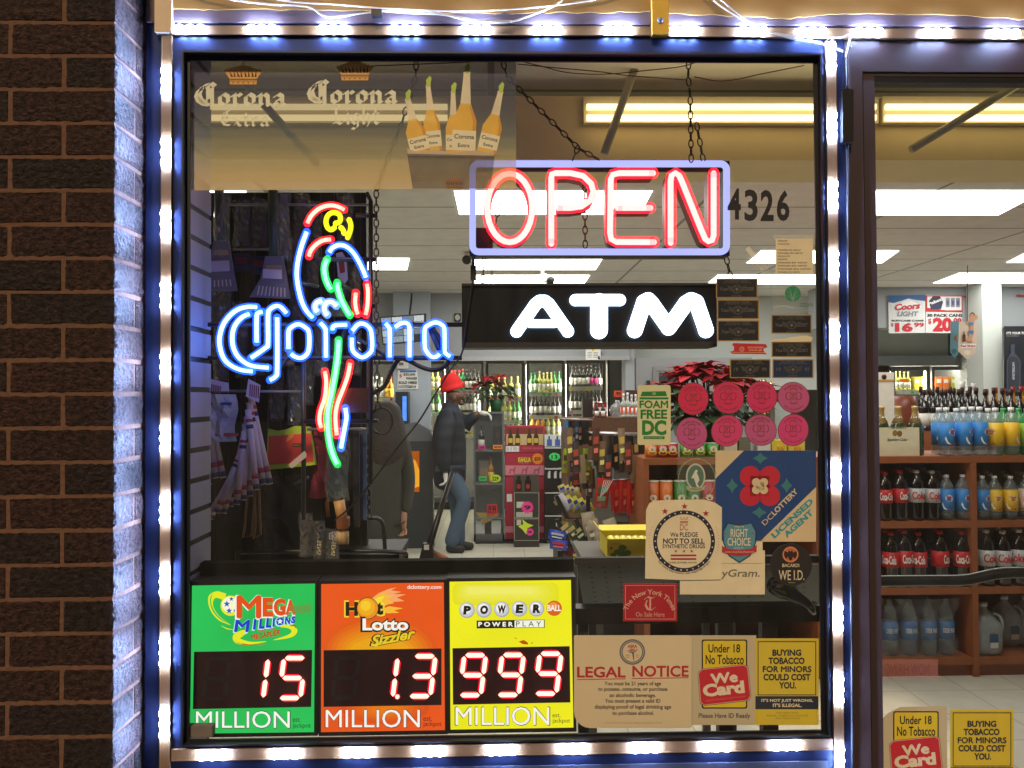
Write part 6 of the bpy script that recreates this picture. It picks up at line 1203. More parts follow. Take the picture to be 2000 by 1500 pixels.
# striped stick packs
def sticks(x0, y0, Y, n, dx, fanx, L0, label, board, head):
    t = thing('stick_pack', label, 'stick pack', pt(x0, y0+250, Y), 'striped stick packs'); STK = mat((214, 196, 196), .7, var=.08, scale=16); RB = mat((176, 56, 72), .7); NB_ = mat((44, 50, 92), .7)
    rd = random.Random(int(x0))
    for k in range(n):
        a = Vector((x0+dx*k*.55, y0+k*14)); e = Vector((x0+dx*k+fanx[0]+k*fanx[1], y0+L0+k*8+rd.uniform(-5, 5))); yy = Y-.012*(k % 3); r = .0085
        b = B(); A2, E2 = pt(*a, yy), pt(*e, yy-.02); b.tube([A2, E2], r, STK, 7)
        for f0, f1, mt in ((.12, .16, RB), (.19, .24, NB_), (.80, .86, RB), (.93, .985, NB_)): b.tube([A2.lerp(E2, f0), A2.lerp(E2, f1)], r*1.06, mt, 7)
        b.build('stick', t)
    b = B(Y+.03); b.poly(board, mat((26, 32, 62), .6), 0, .006); b.build('backing_board', t)
    b = B(Y-.05); b.poly(head, mat((226, 206, 206), .7), 0, .003)
    for q in range(5): b.line(head[0][0]+4+q*4, head[0][1]+10+q, head[0][0]+3+q*4, head[0][1]+34+q, 2.4, mat((150, 60, 70), .7), 3)
    b.build('header_card', t)
sticks(489, 772, .42, 11, -4.2, (38, -8.8), 170, 'fan of red and navy banded white sticks hanging under the neon letter C', [(486, 775), (492, 790), (468, 1000), (462, 1018), (436, 1026), (444, 960)], [(485, 740), (508, 752), (505, 786), (480, 774)])
sticks(402, 770, .45, 9, -5, (34, -9.5), 160, 'fan of banded white sticks hanging against the slatwall', [(398, 772), (404, 780), (384, 900), (372, 950), (372, 880)], [(410, 740), (446, 748), (447, 764), (402, 764)])
b = B(); wrinkled(b, 398, 770, 462, 862, .40, film((214, 216, 226), .6, .3, .2), 31, .03, 6, 6); b.boxp(404, 786, 452, 791, .375, .002, mat((60, 80, 140), .6)); b.boxp(420, 846, 465, 852, .375, .002, mat((190, 60, 70), .6)); tag(b.build('plastic_pouch'), 'crumpled white pouch with blue and red bands over the left stick fan', 'pouch')
b = B(.5); LM = mat((176, 200, 50), .6); OGR = mat((224, 66, 44), .6); b.poly([(523, 838), (540, 842), (560, 838), (575, 832), (605, 834), (616, 908), (560, 914), (520, 918)], LM, 0, .02); b.poly([(525, 852), (607, 846), (613, 902), (522, 908)], OGR, 2); b.swoosh([(560, 862), (568, 852), (574, 846)], [2, 9, 3], mat((240, 150, 60), .6), 4); b.rect(571, 866, 588, 873, mat((110, 40, 30), .6), 4); b.text('bargain', 573, 867.5, 586, 871.5, LM, 5); tag(b.build('glove_packet'), 'flat orange and lime packet hanging in the middle of the rack', 'packet')
b = B(); wrinkled(b, 606, 838, 640, 972, .55, mat((120, 26, 44), .85, var=.2), 41, .025, 5, 8); b.tube([pt(636, 960, .56), pt(641, 1010, .56)], .006, mat((150, 90, 50), .6), 6); tag(b.build('red_cloth'), 'dark red cloth hanging beside the parrot tail', 'cloth')
bagged('green_bag', 636, 852, 682, 978, .5, (26, 66, 60), 'dark green roll in a clear bag directly under the parrot tail tip', 'bag', 44)
t = thing('wooden_brush', 'wooden brush with an orange brown block below the green bag', 'brush', pt(668, 1060, .45)); b = B(); b.tube([pt(662, 978, .45), pt(668, 1015, .45)], .015, mat((196, 150, 90), .5, var=.3), 8); b.build('handle', t); b = B(.43); b.rrect(657, 1010, 680, 1034, 6, mat((130, 76, 38), .5), 0, .03); b.build('block', t); b = B(); b.tube([pt(664, 1038, .45), pt(664, 1062, .45)], .012, mat((190, 160, 110), .6), 8); b.tube([pt(673, 1038, .45), pt(673, 1062, .45)], .012, mat((190, 160, 110), .6), 8); b.build('prongs', t)
for i, (x0, x1, c, lab) in enumerate(((690, 702, (28, 30, 34), 'black strap hanging beside the parrot bar'), (700, 716, (60, 84, 116), 'blue denim strap hanging beside the parrot bar'), (713, 724, (44, 52, 64), 'slate strap with a light chain pattern beside the parrot bar'))):
    b = B(); b.boxp(x0, 838+i*4, x1, 1030-i*14, .52+.03*i, .012, mat(c, .7)); 
    if i == 2: [b.boxp(x0+3+(q % 2)*3, 870+q*9, x0+6+(q % 2)*3, 877+q*9, .576, .003, mat((200, 190, 160), .5)) for q in range(16)]
    tag(b.build('strap'), lab, 'strap', 'straps hanging on the rack')
t = thing('black_coat', 'bulky black coat hanging low behind the stick fans', 'coat', pt(555, 1090, .6)); b = B(); wrinkled(b, 500, 925, 588, 1088, .6, mat((20, 20, 23), .8), 51, .07, 7, 8); b.build('fabric', t); b = B(); b.tube(cr([pt(572, 945, .56), pt(590, 938, .55), pt(604, 931, .54)], 3), .005, STEEL, 6); b.build('hook', t)
for i, (pp, lab) in enumerate((([(484, 955), (478, 1030), (475, 1050), (492, 1046), (499, 960)], 'thin wooden loop hanging under the stick fan, left one'), ([(496, 955), (499, 1020), (496, 1052), (509, 1044), (506, 950)], 'thin wooden loop hanging under the stick fan, right one'))): b = B(); b.tube([pt(x, y, .42) for x, y in pp], .0035, mat((176, 130, 80), .5), 6); tag(b.build('wooden_loop'), lab, 'loop', 'wooden loops under the sticks')
for i, (x0, y0, x1, y1, c, tx, lab) in enumerate(((584, 1000, 612, 1086, (44, 34, 30), '', 'brown roll in a clear bag at the foot of the black coat'), (612, 1015, 636, 1090, (30, 26, 26), 'SENS', 'dark packet in a clear bag lettered SENS at the foot of the rack'), (636, 1030, 664, 1092, (26, 26, 30), 'SENS', 'black packet with a white flower and the letters SENS'))):
    t = bagged('bagged_packet', x0, y0, x1, y1, .46, c, lab, 'packet', 60+i, 'bagged packets at the foot of the rack')
    if tx: b = B(.41); b.tline(tx, (x1-8, y1-34), (x1-10, y1-6), -8, mat((210, 196, 150), .6), 0); b.build('lettering', t)
    if i == 2: b = B(.41); [b.ring(650+5*math.cos(R_(q*72)), 1047+5*math.sin(R_(q*72)), 2.6, 3.6, mat((214, 210, 206), .6), 0, n=10) for q in range(5)]; b.build('flower_print', t)
t = thing('floor_squeegee', 'black squeegee with a long pole leaning left of the fallen cable', 'squeegee', pt(835, 1092, .5)); b = B(); b.tube([pt(884, 922, .62), pt(856, 1010, .56), pt(836, 1076, .5)], [.007, .008, .010], BLACK, 8); b.build('pole', t); b = B(.49); b.poly([(826, 1062), (844, 1064), (848, 1094), (818, 1094)], mat((40, 40, 44), .25), 0, .03); b.rect(828, 1064, 838, 1074, mat((190, 194, 200), .3), 4); b.build('head', t)
b = B(); b.tube(cr([pt(842, 1080, .55), pt(856, 1086, .58), pt(870, 1093, .6)], 3), [.012]*7, mat((170, 110, 80), .6), 8); tag(b.build('wooden_stick'), 'short tan wooden stick beside the squeegee head', 'stick')
t = thing('floor_hoop', 'brown bent handle of a cart sticking up at the foot of the rack', 'handle', pt(740, 1080, .6)); b = B(); b.tube(cr([pt(705, 1005, .6), pt(722, 1012, .6), pt(735, 1012, .6), pt(748, 1025, .6), pt(752, 1078, .6)], 4), .006, mat((60, 60, 64), .3, .5), 8); b.build('tube', t)

# ================================================================ gondola shelf along the shop, drinks on it
YSH = 2.64; DEP = .46
t = thing('wooden_shelf', 'long orange brown wooden shelf unit stocked with drinks and crisps', 'shelf unit', (pt(1640, 1330, YSH).x, YSH, 0))
XW0, XW1 = pt(1256, 900, YSH).x, pt(2420, 900, YSH).x
TOPS = {'top': pt(1850, 891, YSH).z, 'upper': pt(1850, 1018, YSH).z, 'middle': pt(1850, 1148, YSH).z, 'bottom': pt(1850, 1286, YSH).z}
for k_, z in TOPS.items():
    b = B(); b.box(XW0, YSH, z-.036, XW1, YSH+DEP, z, WOOD); b.build('shelf', t)
b = B(); b.box(XW0+.01, YSH+.02, 0, XW1, YSH+DEP, TOPS['bottom']-.037, mat((140, 74, 46), .6, var=.15)); b.build('plinth', t)
b = B(); b.box(XW0, YSH+DEP, 0, XW1, YSH+DEP+.02, TOPS['top'], mat((96, 60, 40), .7)); b.build('back_board', t)
for x in (1262, 1600, 1902, 2220):
    X_ = pt(x, 1000, YSH).x; b = B(); b.box(X_-.016, YSH-.004, 0, X_+.016, YSH+DEP-.001, TOPS['top']-.037, WOOD); b.build('upright', t)
def soda(name, H, r, body, labm, capm, txt, tcol, lab=(.36, .64), shape='soda'):
    t = thing(name, 'x', 'bottle', (0, 0, -5))
    b = B()
    if shape == 'soda': pr = [(r*.7, 0), (r*.95, .02*H), (r, .06*H), (r*.97, .3*H), (r, .34*H), (r, .64*H), (r*.96, .70*H), (r*.8, .78*H), (r*.5, .87*H), (r*.32, .91*H), (r*.32, .94*H)]
    else: pr = [(r*.7, 0), (r, .03*H), (r, .22*H), (r*.94, .26*H), (r, .30*H), (r, .68*H), (r*.92, .74*H), (r*.66, .84*H), (r*.36, .91*H), (r*.34, .94*H)]
    b.lathe(pr, (0, 0, 0), body, 16); b.build('bottle_body', t, local=True)
    b = B(); b.lathe([(r*1.012, lab[0]*H), (r*1.018, (lab[0]+lab[1])/2*H), (r*1.012, lab[1]*H)], (0, 0, 0), labm, 18)
    def wrap(s_, a0, a1, z0, z1, mt, bold=.03, shear=0, k=1.03):
        vs, fs, _ = text_mesh(s_, bold, shear); b.add([(r*k*math.sin(a0+(a1-a0)*x), -r*k*math.cos(a0+(a1-a0)*x), z0+(z1-z0)*y) for x, y in vs], fs, mt)
    if shape == 'soda': wrap(txt, -.95, .95, (lab[0]+.06)*H, (lab[1]-.06)*H, tcol)
    else:
        zc = (lab[0]*.4+lab[1]*.6)*H
        o = [(r*1.03*math.sin(.5*math.cos(q*.524)), -r*1.03*math.cos(.5*math.cos(q*.524)), zc+.075*H*math.sin(q*.524)) for q in range(12)]; b.add(o, [tuple(range(12))], mat((244, 236, 226), .5))
        wrap('CANADA', -.42, .42, zc+.003*H, zc+.05*H, tcol, k=1.05); wrap('DRY', -.25, .25, zc-.06*H, zc-.008*H, tcol, k=1.05); wrap('tonic water', -.4, .4, (lab[0]+.03)*H, (lab[0]+.065)*H, tcol, k=1.03)
        q_ = [(-.95, .30), (-.7, .12), (-.35, .06), (0, .12), (-.3, .1), (-.62, .2), (-.85, .42)]; b.add([(r*1.026*math.sin(a), -r*1.026*math.cos(a), (lab[0]+(lab[1]-lab[0])*v)*H) for a, v in q_], [tuple(range(7))], mat((240, 240, 240), .5))
    b.build('label_band', t, local=True)
    b = B(); b.lathe([(r*.36, .935*H), (r*.37, .94*H), (r*.37, .995*H), (0, H)], (0, 0, 0), capm, 12); b.build('cap', t, local=True)
    return t
PETB = mat((20, 12, 10), .08, 0, .1, 20, 0, .9); PETC = film((206, 222, 226), .16, .5, .06, (226, 236, 240)); PETG = film((40, 160, 80), .5, .5, .06, (120, 220, 150))
SOD = {'cola': soda('soda_bottle', .29, .043, PETB, mat((196, 22, 30), .5), mat((196, 24, 30), .5), 'Coca-Cola', WHITE), 'diet': soda('soda_bottle', .29, .043, PETB, mat((196, 198, 200), .4), mat((220, 220, 216), .5), 'Coke', mat((196, 22, 30), .5)),
 'blue': soda('soda_bottle', .262, .0415, PETC, mat((40, 130, 206), .5), mat((236, 236, 232), .5), '', mat((190, 40, 50), .5), (.2, .68), 'x'), 'yellow': soda('soda_bottle', .262, .0415, PETC, mat((236, 190, 30), .5), mat((236, 236, 232), .5), '', mat((190, 40, 50), .5), (.2, .68), 'x'),
 'lime': soda('soda_bottle', .262, .0415, PETG, mat((150, 200, 50), .5), mat((40, 150, 80), .5), '', mat((190, 40, 50), .5), (.2, .68), 'x'), 'pink': soda('soda_bottle', .262, .0415, PETC, mat((226, 196, 180), .5), mat((236, 226, 216), .5), '', mat((206, 70, 100), .5), (.2, .68), 'x')}
used = set(); KN = {'cola': 'cola bottle with red label', 'diet': 'cola bottle with silver label', 'blue': 'clear soda bottle with blue label', 'yellow': 'clear soda bottle with yellow label', 'lime': 'green soda bottle with lime label', 'pink': 'clear soda bottle with pale pink label'}
def soda_at(kind, px, lev, row, rz=0.0, extra='', sc_=1.0):
    Y = YSH+.055+row*.098; p = pt(px, 950, Y); z = TOPS[lev]+.0005
    rowname = ['front row', 'second row', 'third row', 'last row'][row]
    lab = '%s, %s of the %s shelf%s' % (KN[kind], rowname, lev, extra); grp = '%s bottles, %s of the %s shelf%s' % (kind, rowname, lev, extra)
    if kind not in used: used.add(kind); o = SOD[kind]; o.location = (p.x, Y, z); o.rotation_euler = (0, 0, rz); o['label'] = lab; o['group'] = grp
    else: o = dup(SOD[kind], (p.x, Y, z), lab, grp, rz)
    k_ = sc_*random.uniform(.975, 1.02); o.scale = (k_, k_, k_)
ra = lambda: random.uniform(-1.1, 1.1)
for px, k in ((1850, 'blue'), (1884, 'blue'), (1915, 'blue'), (1946, 'yellow'), (1977, 'yellow'), (2008, 'lime'), (2040, 'lime')): soda_at(k, px, 'top', 0, ra())
for px, k in ((1842, 'blue'), (1876, 'blue'), (1906, 'blue'), (1938, 'yellow'), (1968, 'lime'), (1998, 'lime'), (2028, 'lime')): soda_at(k, px-6, 'top', 1, ra())
for row in range(3):
    for px, k in ((1728, 'cola'), (1758, 'cola'), (1790, 'diet'), (1820, 'diet'), (1848, 'blue'), (1880, 'blue'), (1918, 'blue'), (1942, 'yellow'), (1973, 'yellow'), (2004, 'pink'), (2036, 'pink')):
        soda_at(k, px-(0 if row == 0 else 8*row), 'upper', row, ra() if row else random.uniform(-.3, .5), '' if px < 1900 else ', past the upright', .93)
for row in range(2):
    for px, k in ((1738, 'cola'), (1764, 'cola'), (1792, 'cola'), (1834, 'cola'), (1876, 'cola'), (1924, 'diet'), (1956, 'diet'), (1988, 'diet'), (2024, 'diet')): soda_at(k, px-10*row, 'middle', row, random.uniform(-.9, .9), '', 1.04)
# water pack and jugs on the bottom shelf
t = thing('water_pack', 'shrink wrapped pack of water bottles with blue labels on the bottom shelf', 'water pack', pt(1790, 1280, YSH+.12))
zz = TOPS['bottom']
for i, px in enumerate((1738, 1776, 1814, 1848)):
    p = pt(px, 1250, YSH+.08); c = Vector((p.x, p.y, zz+.001)); b = B(); b.lathe([(.036, 0), (.042, .01), (.042, .13), (.038, .15), (.04, .2), (.03, .25), (.013, .28), (.013, .30)], c, PETC, 12); o = b.build('bottle', t)
    b = B(); b.lathe([(.0428, .085), (.0428, .185)], c, mat((50, 110, 170), .5), 14)
    vs, fs, _ = text_mesh('DEER PARK', .02); b.add([(c.x+.0436*math.sin(-.8+1.6*x), c.y-.0436*math.cos(-.8+1.6*x), c.z+.125+.025*y) for x, y in vs], fs, WHITE); b.build('label_band', o)
b = B(); wrinkled(b, 1700, 1168, 1868, 1282, YSH+.04, film((200, 206, 214), .05, .6, .12), 77, .03, 10, 8); b.build('shrink_wrap', t)
def jug(px, row, label):
    Y = YSH+.10+row*.15; p = pt(px, 1250, Y); c = Vector((p.x, Y, zz+.001)); t = thing('water_jug', label, 'jug', c, 'water jugs'); MJ = film((196, 206, 210), .5, .3, .2); b = B(); vs = []; n = 16
    pr = [(.06, 0), (.074, .012), (.076, .05), (.076, .145), (.07, .17), (.05, .21), (.026, .235), (.02, .245), (.02, .262)]
    for r, z in pr:
        for j in range(n):
            a = 2*math.pi*j/n; e = 1/max(abs(math.cos(a)), abs(math.sin(a)))**(.6 if z < .2 else 0); vs.append(c+Vector((r*e*math.cos(a), r*e*math.sin(a), z)))
    b.add(vs, [(i*n+j, i*n+(j+1) % n, (i+1)*n+(j+1) % n, (i+1)*n+j) for i in range(len(pr)-1) for j in range(n)]+[tuple(range(n-1, -1, -1))], MJ, True); b.build('jug_body', t)
    b = B(); b.lathe([(.021, .255), (.022, .275), (0, .277)], c, mat((210, 214, 216), .5), 12); b.build('cap', t)
    b = B(); b.box(c.x-.012, c.y-.083, c.z+.075, c.x+.032, c.y-.081, c.z+.12, mat((36, 76, 116), .5)); b.box(c.x-.012, c.y-.083, c.z+.045, c.x+.032, c.y-.081, c.z+.0745, mat((206, 204, 200), .6)); b.build('label', t)
    b = B(); b.tube(cr([c+Vector((.03, -.04, .225)), c+Vector((.06, -.05, .21)), c+Vector((.074, -.05, .17)), c+Vector((.07, -.05, .13))], 3), .008, MJ, 8); b.build('handle', t)
jug(1921, 0, 'frosted water jug standing in front of the shelf upright'); jug(1962, 1, 'frosted water jug behind and right of the front jug'); jug(2004, 1, 'frosted water jug cut by the edge of the photo')
# on top: cider four-pack, dark bottles, cartons
t = thing('cider_pack', 'cream cardboard pack of sparkling cider bottles on the shelf top', 'bottle pack', (pt(1760, 886, YSH+.05).x, YSH+.05, TOPS['top']))
GLD = mat((190, 160, 100), .35, .4); DKG = mat((50, 66, 40), .1, spec=.9); zt = TOPS['top']+.001
for row in range(2):
    for i, px in enumerate((1722, 1755, 1788)):
        p = pt(px, 880, YSH+.09+row*.09); c = Vector((p.x, YSH+.09+row*.09, zt)); b = B(); b.lathe([(.04, 0), (.043, .01), (.043, .13), (.036, .17), (.018, .215)], c, DKG, 12); o = b.build('bottle', t); b = B(); b.lathe([(.0345, .178), (.0185, .213), (.016, .235), (.016, .255), (.018, .258), (.018, .27), (0, .272)], c, GLD, 12); b.build('gold_foil', o)
b = B(); CR2 = mat((232, 222, 190), .6); p0, p1 = pt(1704, 880, YSH+.035), pt(1796, 880, YSH+.035); b.box(p0.x, YSH+.035, zt, p1.x, YSH+.04, zt+.155, CR2); b.box(p0.x, YSH+.235, zt, p1.x, YSH+.24, zt+.155, CR2); b.box(p1.x-.005, YSH+.04, zt, p1.x, YSH+.235, zt+.13, CR2)
b2 = B(YSH+.034); b2.text('Martinelli\'s', 1737, 831, 1770, 838, mat((90, 110, 80), .6), 0, .02, .3); b2.ell(1748, 846, 5, 6, mat((150, 120, 60), .6), 0, n=14); b2.ell(1757, 847, 5, 6, mat((130, 100, 50), .6), 1, n=14); b2.text('Sparkling Cider', 1733, 856, 1773, 863, mat((70, 60, 40), .6), 0, .02, .3); b.add(b2.v, b2.f, CR2); b.mi[-len(b2.f):] = [b.m(b2.mats[i]) for i in b2.mi]; b.build('cardboard_sleeve', t)
def winebottle_row(xs, Y, z, kind, label, grp, sc_=1.0):
    for x in xs: p = pt(x, 850, Y); place(kind, Vector((p.x, Y, z)), label, grp, sc_)
t = thing('rear_shelf', 'plain shelf unit with dark bottles behind the drinks shelf', 'shelf unit', (pt(1900, 900, 3.75).x, 3.75, 0)); b = B(); XR0, XR1 = pt(1735, 800, 3.75).x, pt(2300, 800, 3.75).x; zr2 = pt(1850, 842, 3.75).z; b.box(XR0, 3.75, 0, XR1, 4.4, zr2, WOOD); b.build('cabinet', t)
winebottle_row(range(1806, 2010, 17), 3.82, zr2, 'red', 'dark bottle in the row behind the clear soda bottles', 'dark bottles behind the soda bottles', 1.0)
winebottle_row(range(1800, 1910, 16), 4.05, zr2, 'red', 'dark bottle in the second row behind the clear soda bottles', 'dark bottles, second row behind the soda bottles', 1.05)
winebottle_row((1928, 1946, 1962, 1980, 1996), 4.1, zr2, 'amber', 'amber spirit bottle behind the dark bottle row', 'amber bottles behind the dark row', 1.02)
winebottle_row((1882, 1903), 4.2, zr2, 'clear', 'tall clear bottle behind the dark bottle row', 'tall clear bottles behind the dark row', 1.2)
b = B(); b.boxp(1690, 727, 1747, 885, 3.3, .2, mat((222, 218, 206), .6)); b.boxp(1690, 741, 1747, 745, 3.297, .003, mat((190, 150, 90), .6)); x = pt(1727, 736, 3.296); b.lathe([(0, 0), (.016, 0), (.016, .002)], x, mat((90, 40, 60), .5), 14, 'y'); b.v = [Vector((v.x, v.y, max(v.z, zr2*0+TOPS['top']+.002))) for v in b.v]; tag(b.build('white_carton'), 'tall white carton with a dark round seal behind the cider pack', 'carton')
b = B(); p = pt(1766, 780, 4.0); b.lathe([(.07, 0), (.085, .08), (.085, .16), (.075, .24), (0, .24)], (p.x, 4.0, zr2), mat((120, 56, 34), .4, var=.3), 16); b.boxp(1757, 740, 1775, 746, 3.90, .004, mat((240, 120, 40), .6)); tag(b.build('wooden_barrel'), 'small reddish wooden barrel beside the tall white carton', 'barrel')
# crisps and cans on the left end
def can(px, y, lev, c, row, label, H=.22, r=.037):
    Y = YSH+.06+row*.09; p = pt(px, 900, Y); z = TOPS[lev]+.001; t = thing('crisp_can', label, 'can', (p.x, Y, z), 'crisp cans on the shelf'); b = B(); b.lathe([(r, 0), (r, H)], (p.x, Y, z), mat(c, .4, var=.05), 16); b.build('tube', t)
    b = B(); b.lathe([(r*1.02, H), (r*1.04, H*1.01), (r*1.02, H*1.035), (0, H*1.036)], (p.x, Y, z), mat((220, 216, 206), .5), 16); b.build('lid', t)
    b = B(); q = [(p.x+.020*math.cos(k*.524), Y-r-.0015+.004*abs(math.cos(k*.524)), z+H*.62+.017*math.sin(k*.524)) for k in range(12)]; b.add(q, [tuple(range(12))], mat((236, 226, 206), .5)); q = [(p.x+.026*math.cos(k*.524), Y-r-.001+.007*abs(math.cos(k*.524)), z+H*.38+.014*math.sin(k*.524)) for k in range(12)]; b.add(q, [tuple(range(12))], mat((230, 190, 40), .5)); b.build('label_print', t)
for px, c, nm in ((1273, (206, 104, 30), 'orange crisp can first on the upper shelf'), (1300, (214, 110, 32), 'orange crisp can second on the upper shelf'), (1328, (50, 130, 50), 'green crisp can on the upper shelf behind the horse sticker'), (1354, (44, 124, 52), 'green crisp can next to its twin behind the horse sticker'), (1382, (170, 30, 46), 'red crisp can beside the blue lottery square')): can(px, 975, 'upper', c, 0, nm)
for px, c, nm in ((1272, (214, 116, 32), 'short orange crisp can below the green cup sticker'), (1293, (170, 26, 36), 'short red crisp can below the green cup sticker'), (1312, (180, 34, 40), 'second short red crisp can below the green cup sticker'), (1340, (70, 170, 50), 'short green crisp can under the first mauve sticker'), (1366, (60, 160, 50), 'second short green crisp can under the mauve sticker'), (1391, (60, 164, 54), 'third short green crisp can above the horse sticker')): can(px, 893, 'top', c, 0, nm, .075, .034)
for i, (x0, x1, y0, c, lab) in enumerate(((1414, 1440, 850, (214, 206, 180), 'cream drink carton on the shelf top under the second pink sticker'), (1444, 1466, 855, (120, 116, 100), 'grey drink carton under the lower pink stickers'), (1480, 1505, 858, (226, 226, 220), 'white drink carton under the third mauve sticker'), (1508, 1537, 860, (230, 206, 70), 'yellow juice carton under the last mauve sticker'), (1540, 1572, 862, (232, 210, 90), 'yellow juice carton next to the window frame'), (1514, 1545, 786, (196, 214, 220), 'tall juice carton with a pineapple picture between the round stickers'))):
    Yc = YSH+.06 if i < 5 else YSH+.25; b = B(); A2, E2 = pt(x0, 870, Yc), pt(x1, 870, Yc); z1 = pt(x0, y0, Yc).z; b.box(A2.x, Yc, TOPS['top']+.001, E2.x, Yc+.08, z1, mat(c, .5)); 
    if i in (3, 4, 5): xm = (A2.x+E2.x)/2; b.ball((xm+.004, Yc-.001, TOPS['top']+(z1-TOPS['top'])*.45), (.02, .003, .025), mat((220, 170, 30), .5), 10, 6)
    tag(b.build('drink_carton'), lab, 'carton', 'drink cartons on the shelf top')
poinsettia((pt(1385, 890, YSH+.3).x, YSH+.3, TOPS['top']+.001), .50, .30, 22, 'large red poinsettia standing on the shelf behind the booster stickers', .085, mat((40, 84, 50), .5), 8)
b = B(); q = []; rd = random.Random(4)
for k in range(260):
    p = pt(1488+rd.gauss(0, 7), 742+rd.random()*78, YSH+.12+rd.random()*.04); a = rd.random()*6; b.add([p, p+Vector((.012*math.cos(a), 0, .012*math.sin(a))), p+Vector((.006*math.cos(a+1), .004, .006*math.sin(a+1)))], [(0, 1, 2)], mat(rd.choice([(200, 170, 70), (120, 130, 60), (230, 210, 140)]), .2, .8))
b.tube([pt(1488, 740, YSH+.15), pt(1488, 890, YSH+.15)], .004, GLD, 6); tag(b.build('tinsel_spray'), 'glittering gold tinsel spray between the second and third round stickers', 'tinsel')

# ================================================================ counter with spirits, snack stand
YCn = 5.3
t = thing('counter', 'brown wooden counter carrying spirits behind the snack stand', 'counter', (pt(1190, 1000, YCn).x, YCn, 0)); b = B(); b.boxp(1108, 816, 1300, 1120, YCn, .6, mat((92, 58, 36), .6, var=.2)); b.v = [Vector((v.x, v.y, max(v.z, 0))) for v in b.v]; b.build('cabinet', t)
zc_ = pt(1190, 816, YCn).z+.001
b = B(); x = pt(1138, 800, YCn+.2); b.box(x.x, YCn+.2, zc_, x.x+.09, YCn+.29, pt(1140, 780, YCn+.2).z, mat((48, 38, 38), .4)); tag(b.build('gift_box'), 'tall dark gift box on the counter before the last cooler door', 'box')
b = B(); x = pt(1163, 800, YCn+.1); b.box(x.x, YCn+.1, zc_, x.x+.10, YCn+.2, pt(1140, 786, YCn+.1).z, mat((150, 24, 34), .5)); b.box(x.x+.002, YCn+.097, zc_+.05, x.x+.098, YCn+.0995, zc_+.09, WHITE); tag(b.build('red_carton'), 'red and white carton on the counter', 'carton')
for i, px in enumerate((1166, 1178)): place('amber' if 0 else 'red', Vector((pt(px, 820, YCn+.04).x, YCn+.04, zc_)), 'black spirit bottle in front of the red carton on the counter', 'black bottles on the counter', .5)
for i, px in enumerate((1218, 1226, 1234, 1242, 1250)): 
    o = place('clear', Vector((pt(px, 820, YCn+.06).x, YCn+.06, zc_)), 'clear bottle with bright orange neck on the counter', 'orange necked bottles on the counter', .72)
b = B(); b.boxp(1213, 795, 1254, 808, YCn+.035, .05, mat((236, 90, 36), .6)); tag(b.build('orange_band'), 'orange band wrapped round the necks of the clear bottles', 'band')
b = B(); p = pt(1206, 812, YCn+.2); b.lathe([(.05, 0), (.075, .05), (.06, .10), (.02, .13), (.022, .15), (0, .15)], (p.x, YCn+.2, zc_), film((200, 206, 206), .3, .5), 14); tag(b.build('glass_jar'), 'round glass decanter on the counter', 'jar')
b = B(); b.boxp(1222, 762, 1250, 796, YCn+.4, .1, mat((74, 40, 44), .5)); b.v = [Vector((v.x, v.y, v.z if v.z > zc_+.1 else zc_)) for v in b.v]; tag(b.build('gift_box'), 'maroon gift box at the back of the counter beside the cup sticker', 'box')
price(1199, 763, 1216, 775, YCn+.25, mat((240, 80, 40), .6), '.95', 'orange price card standing on the round decanter')
YSN = 2.9
t = thing('snack_stand', 'wire snack stand with grey slat back and slanted baskets', 'snack stand', (pt(1180, 1300, YSN).x, YSN, 0)); b = B(); GS = mat((150, 150, 144), .5); b.boxp(1200, 850, 1258, 1095, YSN+.22, .03, GS)
for q in range(14): b.boxp(1200, 866+q*17, 1258, 869+q*17, YSN+.214, .005, mat((90, 90, 86), .6))
b.boxp(1146, 900, 1200, 1095, YSN+.3, .03, GS); b.build('slat_back', t)
b = B()
for y, xa, xb, d0 in ((818, 1100, 1158, .2), (846, 1156, 1258, .0)):
    P0, P1 = pt(xa, y, YSN+d0), pt(xb, y+2, YSN+d0)
    for q in range(6): o = Vector((0, .04*q, 0)); b.tube([P0+o, P1+o], .0025, WIRE, 5)
    for q in range(7): a = P0.lerp(P1, q/6); b.tube([a, a+Vector((0, .2, 0))], .002, WIRE, 5)
b.tube([pt(1190, 937, YSN+.02), pt(1256, 935, YSN+.02)], .003, WIRE, 5)
b.build('wire_rings', t)
for (xa, ya, xb, yb) in ((1086, 968, 1108, 1012), (1088, 1014, 1118, 1076), (1124, 1014, 1162, 1086), (1124, 1066, 1150, 1100)):
    b = B(); a, e = pt(xa, ya, YSN-.05), pt(xb, yb, YSN-.05); d = e-a; b.obox((a+e)/2, (d/2, Vector((0, .006, 0)), Vector((.012, 0, .004))), mat((54, 52, 50), .4, .4)); b.build('basket_arm', t)
b = B(); b.tube([pt(1108, 1012, YSN-.05), pt(1150, 1010, YSN-.05)], .006, DARK, 6); b.boxp(1145, 968, 1153, 998, YSN-.05, .02, BLACK); b.boxp(1090, 1075, 1262, 1400, YSN+.05, .35, mat((60, 56, 52), .6)); b.v = [Vector((v.x, v.y, max(v.z, 0))) for v in b.v]; b.build('base', t)
